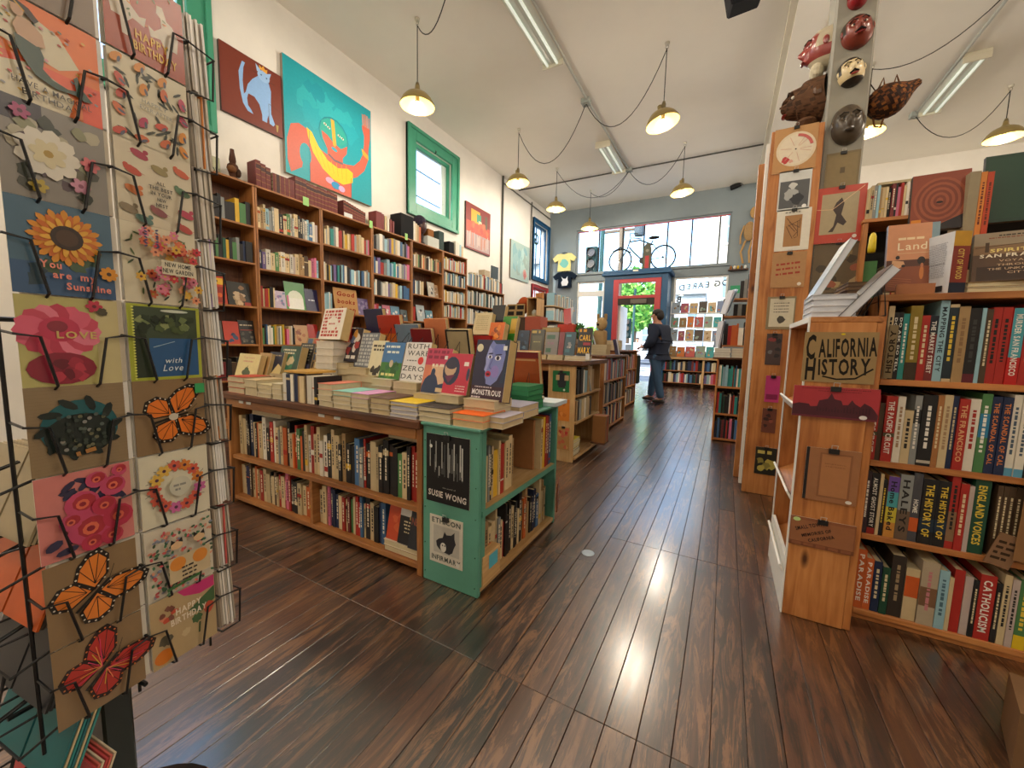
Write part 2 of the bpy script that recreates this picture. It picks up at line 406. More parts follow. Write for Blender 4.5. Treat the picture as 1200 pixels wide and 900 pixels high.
# a brass disc let into the boards
mb = MB().lathe([(0, .002), (.028, .002), (.032, .0005)], 0xb9c4cc, 18, onz(689, 648, 0)); mb.build('floor_plate', 'steel', fl)
mb = MB().box(XW-.2, XR+.2, YB-.2, YW+.2, ZC, ZC+.2); structure(mb.build('ceiling', 'ceiling_white'), 'cream white ceiling')
def wall_with_holes(name, axis, pos, thick, a0, a1, z0, z1, holes, mat, label):
    """a wall plane cut into a grid of boxes around rectangular openings, one mesh"""
    cu = sorted({a0, a1, *[h[0] for h in holes], *[h[1] for h in holes]}); cz = sorted({z0, z1, *[h[2] for h in holes], *[h[3] for h in holes]})
    mb = MB()
    for u0, u1 in zip(cu, cu[1:]):
        for w0, w1 in zip(cz, cz[1:]):
            um, wm = (u0+u1)/2, (w0+w1)/2
            if any(h[0] < um < h[1] and h[2] < wm < h[3] for h in holes): continue
            if axis == 'x': mb.box(pos-thick, pos, u0, u1, w0, w1)
            else: mb.box(u0, u1, pos, pos+thick, w0, w1)
    return structure(mb.build(name, mat), label)
WIN = [(.95, 2.20, 3.50, 4.75), (5.62, 6.68, 3.54, 4.64), (10.62, 11.6, 3.05, 4.62), (10.62, 11.6, 1.6, 2.75)]
wall_with_holes('wall_left', 'x', XW, .22, YB, YW+.2, 0, ZC, WIN, 'wall_white', 'white plaster side wall with green framed windows')
FH = [(-4.28, -.09, 3.24, 4.56), (-4.2, -3.34, .9, 3.0), (-3.1, -1.62, 0, 3.0), (-1.38, -.06, .9, 2.98)]
wall_with_holes('wall_front', 'y', YW, .25, XW-.2, 1.3, 0, ZC, FH, 'wall_grey', 'grey street wall with shop windows and door opening')
wall_with_holes('wall_front_white', 'y', YW, .25, 1.3, XR, 0, ZC, [], 'wall_white', 'white street wall beyond the pillar')
structure(MB().box(XR, XR+.2, YB, YW+.2, 0, ZC).build('wall_right', 'wall_white'), 'white side wall opposite the paintings')
structure(MB().box(XW-.2, XR+.2, YB-.2, YB, 0, ZC).build('wall_back', 'wall_white'), 'white rear wall of the shop')
# beam with mouldings along the ceiling by the pillar
bm_ = structure(MB().box(.46, .80, YB, YW, ZC-.16, ZC).build('trim_beam', 'ceiling_white'), 'white boxed beam crossing the ceiling')
for k, (dx, dz) in enumerate(((.0, .16), (.025, .10), (.05, .05))):
    board(bm_, 'moulding', .46-.075+dx, .46, YB, YW, ZC-.03-dz*.5-.03, ZC-dz*.5+.012 if k else ZC-.05, 'cream_trim', 0)
# ---- windows
def casing(win, y0, y1, z0, z1, w, mat, depth=.05):
    for d, ww, nm in ((depth, w, 'casing'), (depth+.025, w*.28, 'casing_bead')):
        o = w if nm == 'casing' else w
        for (a, c, e, f) in ((y0-o, y0-o+ww, z0-o, z1+o), (y1+o-ww, y1+o, z0-o, z1+o), (y0-o+ww, y1+o-ww, z1+o-ww, z1+o), (y0-o+ww, y1+o-ww, z0-o, z0-o+ww)):
            board(win, nm, XW, XW+d, a, c, e, f, mat, .006)
    for (a, c, e, f) in ((y0-.002, y0+.05, z0, z1), (y1-.05, y1+.002, z0, z1), (y0+.05, y1-.05, z1-.06, z1), (y0+.05, y1-.05, z0, z0+.06)):
        board(win, 'sash', XW-.09, XW-.03, a, c, e, f, mat, .004)
    board(win, 'pane', XW-.065, XW-.06, y0+.05, y1-.05, z0+.06, z1-.06, 'glass', 0)
for i, (y0, y1, z0, z1) in enumerate(WIN):
    w = structure(thing('window_%d' % (i+1), None, None, (XW, (y0+y1)/2, z0)), ['green framed window beside the card rack', 'green framed window above the bookcases', 'blue framed corner window', 'red framed corner window'][i])
    casing(w, y0, y1, z0, z1, (.22, .22, .10, .08)[i], ('trim_green', 'trim_green', 'blue_paint', 'red_paint')[i])
    if i == 1:
        board(w, 'sash_strip', XW-.10, XW-.08, y1-.20, y1-.05, z0+.06, z1-.06, 'edge_white')
        MB().tube([(XW+.03, 6.15, z1-.01), (XW+.06, 6.15, z1+.02), (XW+.03, 6.15, z1+.06)], .012, 0x2a2a28).build('latch', 'blackwire', w)
    if i >= 2:
        for k in (1, 2): board(w, 'mullion', XW-.08, XW-.05, y0+(y1-y0)*k/3-.015, y0+(y1-y0)*k/3+.015, z0, z1, ('blue_paint', 'red_paint')[i-2])
# letters on the corner window
tag(MB().txt('G', 0, 0, .32, 0x274a40, bold=1, mirror=True).build('window_letter', 'print', None, frame((XW-.05, 10.95, 4.2), (0, 1, 0), (0, 0, 1))), 'large dark letter painted on the blue corner window', 'letter')
def far_window(n, x0, x1, z0, z1, mull, mat, label, jamb='wall_grey'):
    w = structure(thing('window_%d' % n, None, None, ((x0+x1)/2, YW, z0)), label)
    for a, c, e, f in ((x0, x0+.05, z0, z1), (x1-.05, x1, z0, z1), (x0+.05, x1-.05, z1-.05, z1), (x0+.05, x1-.05, z0, z0+.05)):
        board(w, 'frame_bar', a, c, YW+.06, YW+.14, e, f, mat)
    edges = [x0+.05]+mull+[x1-.05]
    for x in mull: board(w, 'mullion', x-.018, x+.018, YW+.07, YW+.12, z0+.05, z1-.05, 'soot')
    for a, c in zip(edges, edges[1:]): board(w, 'pane', a+.018, c-.018, YW+.09, YW+.096, z0+.05, z1-.05, 'glass', 0)
    return w
w5 = far_window(5, -4.28, -.09, 3.24, 4.56, [-3.58, -2.87, -2.27, -1.64, -1.02, -.35], 'wall_grey', 'long transom window above the shop door')
board(w5, 'head_bead', -4.24, -.13, YW+.05, YW+.06, 4.49, 4.515, 'red_paint', 0)
board(w5, 'sill', -4.3, -.05, YW-.05, YW+.06, 3.2, 3.24, 'wall_grey')
w6 = far_window(6, -4.2, -3.34, .9, 3.0, [], 'edge_white', 'display window on the hinge side of the door')
w7 = far_window(7, -1.38, -.06, .9, 2.98, [], 'edge_white', 'display window painted with mirrored shop lettering')
board(w6, 'header_band', -4.2, -3.34, YW+.05, YW+.10, 2.55, 2.72, 'edge_white')
# mirrored lettering of the shop window (read from the street)
for li, (s_, x, z, h) in enumerate((('D', -1.19, 2.70, .15), ('E', -1.02, 2.72, .15), ('R', -.87, 2.73, .15), ('A', -.71, 2.74, .15), ('E', -.56, 2.75, .15), ('G', -.31, 2.77, .15), ('O', -.13, 2.78, .15), ('B', -1.24, 2.38, .16), ('O', -1.24, 2.14, .16))):
    tag(MB().txt(s_, 0, 0, h, 0x2b2f33, bold=1, mirror=True).build('window_letter', 'print', None, frame((x, YW+.08, z), (1, 0, 0), (0, 0, 1))),
        'mirrored black capital %s on the display window, %s' % (s_, ('first down the vertical word' if li == 7 else 'second down the vertical word') if li > 6 else '%s from the door in the top line' % ORD[li+1]), 'letter', 'mirrored window lettering')
# ---- portal and door
PY = 11.1
px0, px1 = ony(709, 330, PY).x, ony(783, 330, PY).x
pz = ony(745, 322, PY).z
dr = structure(thing('door_1', None, None, ((px0+px1)/2, PY, 0)), 'blue door surround with red framed open doorway')
rx0, rx1 = ony(716, 400, PY).x, ony(771, 400, PY).x
ox0, ox1 = ony(722, 400, PY).x, ony(764, 400, PY).x
zt0, zt1 = ony(745, 346, PY).z, ony(745, 331, PY).z
zb = ony(745, 357, PY).z
board(dr, 'pilaster', px0, rx0, PY, YW, 0, pz, 'blue_paint', .006); board(dr, 'pilaster', rx1, px1, PY, YW, 0, pz, 'blue_paint', .006)
board(dr, 'lintel', rx0, rx1, PY, YW, zt1+.1, pz, 'blue_paint', .006)
board(dr, 'cornice', px0-.08, px1+.08, PY-.08, YW, pz, pz+.08, 'blue_paint', .01); board(dr, 'cornice', px0-.04, px1+.04, PY-.04, YW, pz+.08, pz+.15, 'blue_paint', .01)
for a, c, e, f in ((rx0, ox0, 0, zt1+.1), (ox1, rx1, 0, zt1+.1), (ox0, ox1, zt1, zt1+.1), (ox0, ox1, zt0-.08, zt0)):
    board(dr, 'door_frame', a, c, PY-.02, PY+.1, e, f, 'red_paint', .006)
cl = MB().box(ox0, ox1, PY-.03, PY+.08, zb, zt0-.08, 0x3c3733).build('closer_bar', 'matte', dr)
MB().box(ox0+.35, ox1-.2, PY-.07, PY-.03, zb+.03, zt0-.11, 0x6f685f).build('closer_body', 'matte', cl)
board(dr, 'transom_pane', ox0, ox1, PY+.03, PY+.036, zt0, zt1, 'glass', 0)
board(dr, 'number_plate', (px0+px1)/2-.07, (px0+px1)/2+.07, PY-.045, PY-.04, pz+.085, pz+.13, 'cream_trim', 0)
dl = board(dr, 'door_leaf', ox0, ox0+.05, PY+.12, PY+1.0, .02, zb, 'edge_white', .004)
# small dark sign and green card on the right pier, skeleton and masks come later
# ---- pillar
structure(MB().box(.455, .665, 3.265, 3.52, 0, ZC).build('trim_pillar', 'pillar_grey', bev=.012), 'grey painted square pillar hung with carved masks')
# ================================================================== OUTSIDE
def sag2(a, c, n=10): return [Vector(a).lerp(Vector(c), i/n)-Vector((0, 0, .6*(i/n)*(1-i/n))) for i in range(n+1)]
structure(MB().box(-30, 30, YW+.2, 14.6, -.1, -.03).build('pavement', 'concrete'), 'pale concrete pavement outside the door')
rd = structure(MB().box(-60, 60, 14.6, 60, -.2, -.12).build('road', 'asphalt'), 'grey road outside the shop')
for k in range(7):
    board(rd, 'crossing_stripe', -7.5, .5, 15.2+k*1.25, 15.75+k*1.25, -.12, -.115, 'stripe_white', 0)
def building(name, label, x0, x1, y, h, mat, cols, rows, win=0x5f7480, z1=1.2):
    b_ = thing(name, label, 'building', ((x0+x1)/2, y, -.1))
    board(b_, 'wall', x0, x1, y, y+8, -.1, h, mat, 0)
    board(b_, 'cornice', x0-.2, x1+.2, y-.4, y, h-.5, h, mat, 0)
    for i in range(cols):
        for j in range(rows):
            cx = x0+(x1-x0)*(i+.5)/cols; cz = z1+(h-1.2-z1)*(j+.5)/rows; ww = (x1-x0)/cols*.2; wh = (h-1.2-z1)/rows*.3
            f = board(b_, 'window', cx-ww-.12, cx+ww+.12, y-.08, y, cz-wh-.12, cz+wh+.12, 'edge_white', 0)
            for s_ in (0, 1): MB().box(cx-ww, cx+ww, y-.1, y-.08, cz-wh+s_*wh+.04, cz+s_*wh-.04, win).build('pane', 'gloss', f)
    return b_
building('apartment_building', 'pale corner house across the street seen above the crossing sign', -1.5, 15, 33, 17, 'facade_cream', 5, 3, z1=4)
building('apartment_building', 'white tall house across the street behind the traffic signal', -30, -16.5, 36, 9.5, 'facade_grey', 4, 3)
building('apartment_building', 'low grey house far down the street behind the tree', -15.5, -2.5, 52, 8, 'facade_grey', 5, 2)
def leaves(mb, c, r, n, cols, s0=.12):
    for _ in range(n):
        d = Vector((random.gauss(0, 1), random.gauss(0, 1), random.gauss(0, 1))).normalized()
        p = Vector(c)+Vector((d.x*r[0], d.y*r[1], d.z*r[2]))*random.random()**.4
        a = Vector((random.gauss(0, 1), random.gauss(0, 1), random.gauss(0, 1))).normalized(); e = a.orthogonal().normalized(); s = s0*random.uniform(.6, 1.3)
        mb.add([p-a*s, p+e*s*.55, p+a*s, p-e*s*.55], [(0, 1, 2, 3)], random.choice(cols))
def tree(x, y, h, r, label):
    t_ = thing('street_tree', label, 'tree', (x, y, -.1), 'street trees')
    pts = [(x, y, -.1), (x+.06, y, h*.35), (x-.05, y, h*.6)]
    MB().tube(pts+[(x+.1, y, h*.8)], [.16, .12, .09, .05], 0x5a4a3a, 8).build('trunk', 'rough', t_, smooth=True)
    mb = MB(); leaves(mb, (x, y, h*.72), (r, r, h*.36), 1500, (0x4d8a33, 0x6fae42, 0x8cc152, 0x3f7a30, 0xa9cf66), .2); tag(mb.build('foliage', 'leaf', t_), kind='stuff')
tree(-5.2, 25.5, 5.6, 1.9, 'green street tree framed in the open doorway'); tree(-7.0, 32, 5.6, 1.7, 'green street tree farther off beside the signal pole'); tree(-10.2, 34, 2.6, 1.5, 'blue-green street tree behind the small display window')
def pole_signal(x, y, z, label, big=1.):
    t_ = thing('traffic_signal', label, 'traffic signal', (x, y, -.1))
    MB().tube([(x, y, -.1), (x, y, z+2.2*big)], .07*big, 0x2c4a4a, 8).build('pole', 'matte', t_)
    hd = MB().box(x-.5*big, x-.12*big, y-.2, y+.12, z-.55*big, z+.55*big, 0x1d3230).build('housing', 'matte', t_, bev=.03)
    for k, c in enumerate((0x2a1c1c, 0x3a2c1c, 0x16282a)):
        zc = z+(.36-.36*k)*big; M = frame((x-.31*big, y-.2, zc), (1, 0, 0), (0, 0, 1))
        MB().lathe([(0, .01), (.13*big, .01), (.14*big, 0), (.15*big, .12)], c, 14, M=M.to_3x3(), o=M.translation).build('lens', 'gloss', hd)
    return t_
p = ony(676, 315, 16.2); pole_signal(ony(694, 310, 16.2).x+.39, 16.2, ony(694, 310, 16.2).z, 'dark traffic signal on its pole outside the long transom window', 1.25)
p = ony(735, 385, 20.5); pole_signal(p.x+.3, 20.5, p.z, 'small traffic signal under the tree seen through the door', .9)
p = ony(731, 415, 24.6)
mb = MB().box(-5.2, -4.4, 28, 32, .15, .75, 0xc9ccd2).box(-5.15, -4.45, 28.9, 31, .75, 1.25, 0x39444c); 
def car(x, y, col, label):
    t_ = thing('parked_car', label, 'car', (x, y, -.12), 'parked cars across the street')
    prof = [(-2.1, .25), (-2.15, .7), (-1.5, .85), (-.9, 1.38), (.8, 1.4), (1.45, .92), (2.1, .8), (2.15, .3)]
    vs = [(x+a, y-.8, c-.12) for a, c in prof]+[(x+a, y+.8, c-.12) for a, c in prof]; n = len(prof)
    mb = MB(); mb.add(vs, [tuple(range(n)), tuple(range(n, 2*n))[::-1]]+[(i, i+n, (i+1) % n+n, (i+1) % n) for i in range(n)], col); mb.build('body', 'gloss', t_, bev=.04)
    for a in (-1.35, 1.3):
        MB().lathe([(.0, -.12), (.3, -.12), (.32, 0), (.3, .1), (0, .1)], 0x202022, 16, (x+a, y-.75, .2), Matrix.Rotation(math.pi/2, 3, 'X')).build('wheel', 'matte', t_)
    wq = [(x-.75, y-.805, 1.2), (x-1.15, y-.805, .8), (x+1.1, y-.805, .8), (x+.72, y-.805, 1.22)]
    mb = MB(); mb.add(wq, [(0, 1, 2, 3)], 0x28333a); mb.build('side_window', 'gloss', t_)
car(-5.6, 29, 0xd8dade, 'white parked car under the tree seen through the door'); car(-12.0, 31.5, 0x49525c, 'dark parked car behind the white one across the street')

for k, (a, c) in enumerate((((470, 182), (540, 226)), ((470, 214), (540, 252)), ((470, 232), (540, 262)))):
    p, q = onx(*a, -9.0), onx(*c, -9.0); d = (q-p)
    tag(MB().tube(sag2(p-d*.6, q+d*.6), .018 if k < 2 else .01, 0x33383c, 5).build('power_line', 'matte'), 'dark overhead wire seen through the green window, %s down' % ('first', 'second', 'third')[k], 'wire', 'overhead wires')
ut = thing('utility_pole', 'wooden utility pole with crossarm seen through the transom window', 'pole', (ony(728, 300, 18).x, 18, -.1))
p = ony(728, 292, 18); MB().tube([(p.x, 18, -.1), (p.x, 18, p.z+2.2)], .12, 0x6a5a4a, 8).build('shaft', 'rough', ut)
for dz in (.75, 1.25): MB().box(p.x-.9, p.x+.9, 17.95, 18.05, p.z+dz, p.z+dz+.1, 0x5a4c40).build('crossarm', 'rough', ut)
MB().lathe([(0, -.4), (.2, -.4), (.22, -.3), (.22, .3), (.2, .4), (0, .4)], 0x4c555c, 14, (p.x+.75, 18, p.z+.9)).build('transformer', 'matte', ut)
# ================================================================== LAMPS AND CEILING FITTINGS
def sag(a, c, d, n=14):
    a, c = Vector(a), Vector(c)
    return [a.lerp(c, i/n)-Vector((0, 0, 4*d*(i/n)*(1-i/n))) for i in range(n+1)]
BOX1, BOX2, BOX3 = (-2.37, 6.75, ZC-.06), (-2.27, 9.65, ZC-.06), (2.61, 9.62, ZC-.06)
def pendant(x, y, zs, label, swag=None, d=.45, tilt=0, light=True):
    """zs: height of the shade's rim"""
    t_ = thing('pendant_lamp', label, 'lamp', (x, y, zs), 'pendant lamps on swagged cords')
    MB().lathe([(.0, ZC-.03), (.028, ZC-.03), (.034, ZC)], 0xcfcabd, 12, (x, y, 0)).tube([(x+.02*math.cos(a), y, ZC-.055+.025*math.sin(a)) for a in [i*.7 for i in range(10)]], .005, 0xbdb8aa).build('hook', 'steel', t_)
    MB().tube([(x, y, ZC-.07), (x, y, zs+.24)], .006, 0x2a2a28).build('cord', 'matte', t_)
    R = Matrix.Rotation(tilt, 3, 'Y')
    pr = [(.0, .252), (.03, .25), (.034, .20), (.06, .17), (.10, .155), (.15, .125), (.19, .08), (.218, .03), (.225, 0)]
    sh_ = MB().lathe(pr, 0x8d7a4a, 28, (x, y, zs), R).build('shade', 'gloss', t_, smooth=True)
    MB().lathe([(a*.985, c-.004) for a, c in pr], 0x7d6a34, 28, (x, y, zs), R).build('shade_lining', 'gloss', sh_, smooth=True)
    MB().lathe([(0, .30), (.018, .29), (.03, .25), (.03, .18), (.022, .055), (0, .055)], 0x6e6244, 12, (x, y, zs)).build('socket', 'gloss', t_, smooth=True)
    MB().ball((x, y, zs+.01), (.036, .036, .05), 0xffffff, 12, 8).build('bulb', 'bulb', t_, smooth=True)
    if swag: MB().tube(sag((x, y, ZC-.08), swag, d), .006, 0x2a2a28, 5).build('swag_cable', 'matte', t_)
    if light:
        l = bpy.data.lights.new('lamp_light', 'POINT'); l.energy = LAMP_W; l.color = (1, .885, .73); l.shadow_soft_size = .05
        lo = bpy.data.objects.new('lamp_light', l); COL.objects.link(lo); lo.parent = t_; lo.matrix_parent_inverse = WM[t_.name].inverted(); lo.location = (x, y, zs-.085)
    return t_
def zrim(px, py, Y): return ony(px, py, Y).z
pendant(-3.79, 4.17, zrim(490, 124, 4.17), 'pendant lamp hanging in front of the blue cat and teal portrait paintings', (-2.4, 3.3, ZC-.05), .5)
pendant(-3.81, 7.04, zrim(607, 215, 7.04), 'pendant lamp hanging nearest the small green window', BOX1, .75, -.1)
pendant(-3.78, 8.92, zrim(653, 245, 8.92), 'pendant lamp hanging near the corner, third along the painting wall', BOX2, .6)
pendant(-.99, 6.04, zrim(780, 144, 6.04), 'large looking pendant lamp over the aisle, tilted toward the doorway', BOX1, .65, -.22)
pendant(-1.01, 8.97, zrim(800, 226, 8.97), 'pendant lamp over the aisle farther toward the street windows', BOX2, .5, -.12)
pendant(-3.45, 10.5, zrim(690, 268, 10.5), 'small looking pendant lamp right before the transom window', BOX2, .3)
q = onz(1023, 74, ZC); pendant(q.x, q.y, zrim(1030, 153, q.y), 'pendant lamp half hidden behind the carved fish basket mask', (2.6, 6.2, ZC-.05), .35)
q = onz(1185, 100, ZC); pendant(q.x, q.y, zrim(1190, 160, q.y), 'pendant lamp cut by the picture edge above the green board', BOX3, .5)
for x, y in ((-1.0, 2.7), (-2.3, .75), (-1.0, -1.0), (-3.8, -1.8), (2.2, 2.6), (2.2, -.8), (4.6, 2.6), (4.6, 6.2)):  # unseen extra pendants, added to strengthen the light inside the shop
    pendant(x, y, 3.9, 'added unseen pendant lamp overhead %s' % {(-1.0, 2.7): 'above the near end of the aisle', (-2.3, .75): 'above the card rack side', (-1.0, -1.0): 'behind the viewer in the middle row', (-3.8, -1.8): 'behind the viewer by the painting wall', (2.2, 2.6): 'above the history shelves', (2.2, -.8): 'behind the viewer past the pillar', (4.6, 2.6): 'far past the history shelves', (4.6, 6.2): 'far beyond the pillar'}[(x, y)])
def fixture(x0, x1, y0, y1, label):
    t_ = thing('fluorescent_fixture', label, 'ceiling light', ((x0+x1)/2, y0, ZC-.12), 'strip lights')
    board(t_, 'housing', x0, x1, y0, y1, ZC-.05, ZC-.002, 'cream_trim', .004)
    xm = (x0+x1)/2
    mb = MB()
    for s in (-1, 1):
        mb.add([(xm, y0+.03, ZC-.09), (xm, y1-.03, ZC-.09), (xm+s*.15, y1-.03, ZC-.05), (xm+s*.15, y0+.03, ZC-.05)], [(0, 1, 2, 3)], 0xcfd2c8)
    mb.build('reflector', 'gloss', t_)
    for s in (-1, 1): MB().tube([(xm+s*.075, y0+.03, ZC-.095), (xm+s*.075, y1-.03, ZC-.095)], .018, 0xffffff, 10).build('tube', 'tube', t_, smooth=True)
    for y in (y0, y1-.03): board(t_, 'end_cap', x0, x1, y, y+.03, ZC-.125, ZC-.05, 'cream_trim', .004)
fixture(-2.66, -2.34, 3.2, 5.62, 'long strip light along the conduit nearest the viewer')
fixture(-2.64, -2.33, 8.18, 9.56, 'strip light between the two junction boxes')
fixture(2.62, 2.90, 8.08, 9.54, 'strip light on the ceiling beyond the carved masks')
def conduit(pts, r, label, name='conduit', col=0xb9bcb6):
    tag(MB().tube(pts, r, col, 8).build(name, 'matte', smooth=True), label, 'conduit')
conduit([(-2.31, YB, ZC-.03), (-2.34, 6.75, ZC-.03), (-2.27, 9.65, ZC-.03)], .02, 'pale metal conduit running along the ceiling between strip lights')
conduit([(XW, 9.65, ZC-.03), (.4, 9.66, ZC-.03)], .016, 'dark thin conduit crossing the ceiling to the corner', col=0x55534c)
conduit([(2.57, 4.5, ZC-.03), (2.61, 9.6, ZC-.03)], .02, 'pale conduit on the ceiling beyond the pillar')
conduit([(XW+.03, 8.75, ZC), (XW+.03, 8.75, .2)], .025, 'upright grey pipe on the wall between two paintings', 'wall_pipe', 0x5d5d58)
conduit([(XW+.03, 8.8, ZC-.16), (XW+.03, 11.75, ZC-.2)], .016, 'thin pipe along the wall top toward the corner', 'wall_pipe', 0x6d6c66)
conduit([(XW+.03, 10.4, ZC-.1), (XW+.03, 10.4, 2.9)], .02, 'upright pipe beside the blue corner window', 'wall_pipe', 0x77756e)
for b_, l in ((BOX1, 'grey junction box where two lamp cables meet the conduit'), (BOX2, 'grey junction box at the crossing of the conduits'), (BOX3, 'pale junction box beyond the fish basket mask')):
    mb = MB().box(b_[0]-.07, b_[0]+.07, b_[1]-.07, b_[1]+.07, ZC-.075, ZC, 0xa9b0ac).lathe([(.05, -.085), (.055, -.075)], 0x9aa09c, 12, (b_[0], b_[1], ZC)); tag(mb.build('junction_box', 'matte'), l, 'junction box')
# camera under the beam and small dark speaker at the top edge
def security(px, py, Y, label, s=.1):
    p = ony(px, py, Y); t_ = thing('security_camera', label, 'camera', p)
    MB().tube([p+Vector((0, 0, 0)), p+Vector((.12, 0, .06)), (p.x+.16, 11.8, p.z+.06)], .012, 0x222222).build('bracket', 'matte', t_)
    MB().box(-s, s, -.05, .05, -.05, .05, 0x1d1d1f, M=frame(p, (.95, 0, .3), (0, 1, 0))).build('housing', 'matte', t_, bev=.012)
security(862, 218, 11.68, 'small black camera on the grey wall beside the windows', .12)
p = onz(872, 0, 4.4); ls = thing('ceiling_speaker', 'black loudspeaker cut by the top edge of the picture', 'speaker', p)
MB().box(-.14, .14, -.1, .1, -.06, .16, 0x16161a, M=frame(p, (.95, .2, .2), (-.2, .95, 0))).build('cabinet', 'matte', ls, bev=.015)
MB().tube([p+Vector((0, 0, .1)), (p.x, p.y, ZC)], .012, 0x16161a, 6).build('hanging_rod', 'matte', ls)
# ================================================================== PAINTINGS
def canvas(y0, y1, z0, z1, label, art, edge=0x8c7a63, th=.035):
    w, h = y1-y0, z1-z0; mb = MB(); mb.box(0, w, 0, h, -th, 0, edge); art(mb, w, h)
    return tag(mb.build('painting', 'print', None, frame((XW+th+.005, y0, z0), (0, 1, 0), (0, 0, 1))), label, 'painting')
def S(pts, w, h): return [(a*w, c*h) for a, c in pts]
def art_cat(m, w, h):
    m.rect(0, 0, w, h, 0x6e2a20); m.rect(.02*w, .02*h, .98*w, .98*h, 0x74301f)
    m.pol(S([(.34, .90-.02), (.28, .70), (.29, .45), (.33, .26), (.40, .17), (.49, .16), (.46, .21), (.41, .26), (.40, .36), (.42, .44), (.52, .44), (.60, .36), (.64, .22), (.64, .13), (.72, .13), (.73, .20), (.75, .26), (.76, .14), (.83, .12), (.86, .16), (.80, .30), (.80, .50), (.81, .66), (.77, .78), (.60, .80), (.50, .70), (.42, .58), (.38, .44), (.35, .40), (.34, .60), (.36, .80), (.39, .88)], w, h), 0x8ab2e2)
    m.ell(.69*w, .83*h, .105*w, .085*h, 0x9cc0ea); m.pol(S([(.58, .86), (.56, .97), (.65, .90)], w, h), 0x9cc0ea); m.pol(S([(.74, .90), (.82, .94), (.79, .84)], w, h), 0x9cc0ea)
    m.pol(S([(.62, .92), (.62, 1.0-.02), (.66, .95), (.69, .995), (.72, .95), (.76, .97), (.75, .90)], w, h), 0xdfa03a)
    m.ell(.65*w, .84*h, .012*w, .012*h, 0x2a4a80); m.ell(.74*w, .83*h, .012*w, .012*h, 0x2a4a80)
    m.line(S([(.80, .80), (.88, .79)], w, h), .004, 0x3a2a20); m.line(S([(.57, .82), (.50, .83)], w, h), .004, 0x3a2a20)
    for a in (-.3, 0, .3): m.line([(.90*w, .06*h), (.90*w+.05*a*w, .17*h)], .02*w, 0xa9924a)
    m.line(S([(.76, .45), (.99, .40)], w, h), .004, 0x553022); m.line(S([(.76, .05), (.76, .44)], w, h), .004, 0x553022)
def art_teal(m, w, h):
    m.rect(0, 0, w, h, 0x1d9aa6)
    for i in range(9): m.blob((.2+.6*random.random())*w, (.60+.22*random.random())*h, .11*w, random.choice((0x1fa0ad, 0x1a93a2, 0x2aa8b0)), 14, .35)
    sk = 0xc8604c
    m.pol(S([(.02, .30), (.06, .44), (.14, .48), (.24, .46), (.28, .42), (.36, .34), (.55, .30), (.68, .32), (.76, .34), (.84, .42), (.88, .50), (.90, .60), (.905, .70), (.88, .76), (.875, .80), (.92, .83), (.985, .80), (.985, .70), (.965, .60), (.95, .46), (.90, .34), (.80, .24), (.73, .20), (.72, 0), (.24, 0), (.24, .26), (.18, .20), (.16, .10), (.05, .02), (.02, .12)], w, h), sk)
    m.ell(.20*w, .23*h, .06*w, .10*h, 0x1d9aa6)
    m.ell(.52*w, .53*h, .175*w, .17*h, 0x16818c); m.ell(.52*w, .525*h, .165*w, .16*h, 0x1f9c98)
    m.pol(S([(.37, .56), (.39, .46), (.44, .38), (.44, .30), (.62, .30), (.62, .36), (.67, .42), (.68, .50), (.60, .44), (.50, .47)], w, h), sk)
    m.pol(S([(.36, .53), (.38, .62), (.45, .67), (.55, .67), (.64, .62), (.68, .54), (.60, .47), (.48, .50)], w, h), 0x2aa396)
    m.pol(S([(.485, .68), (.525, .68), (.545, .46), (.53, .43), (.505, .44)], w, h), 0xd2a43a)
    for x, y in ((.42, .60), (.46, .585), (.58, .56), (.62, .55)): m.ell(x*w, y*h, .018*w, .010*h, 0xe6e0c8, -.3); m.ell(x*w, y*h, .007*w, .008*h, 0x1c2a30)
    m.ell(.52*w, .405*h, .035*w, .016*h, 0x2f9fb0, -.2); m.line(S([(.45, .335), (.52, .30), (.62, .305)], w, h), .02*w, 0x6c5f66)
    m.pol(S([(.215, .48), (.27, .46), (.34, .36), (.44, .27), (.56, .24), (.68, .28), (.745, .26), (.74, .16), (.62, .10), (.50, .11), (.38, .17), (.28, .28), (.23, .40)], w, h), 0xe0bf25)
    for i in range(7): m.line(S([(.30+.06*i, .34-.035*i+.005*i*i), (.36+.05*i, .20-.01*i)], w, h), .006*w, 0xc8a41c)
    m.pol(S([(.865, .56), (.955, .52), (.96, .47), (.88, .50)], w, h), 0xd9a03c)
    for i, c in enumerate((0xb98a7a, 0xc7806c, 0xbd8f86, 0xa98b8b)): m.line(S([(.895+.027*i, .80), (.885+.03*i, .93-.01*abs(i-1.5))], w, h), .022*w, c)
    m.ell(.46*w, .085*h, .05*w, .03*h, 0xd9a0c0); m.ell(.53*w, .06*h, .055*w, .035*h, 0x2f8fc0); m.ell(.60*w, .05*h, .04*w, .03*h, 0xc9a6cf)
    m.line(S([(.245, .46), (.24, .0)], w, h), .006, 0x2a6a76); m.line(S([(.72, .20), (.72, 0)], w, h), .006, 0x9a4a3c)
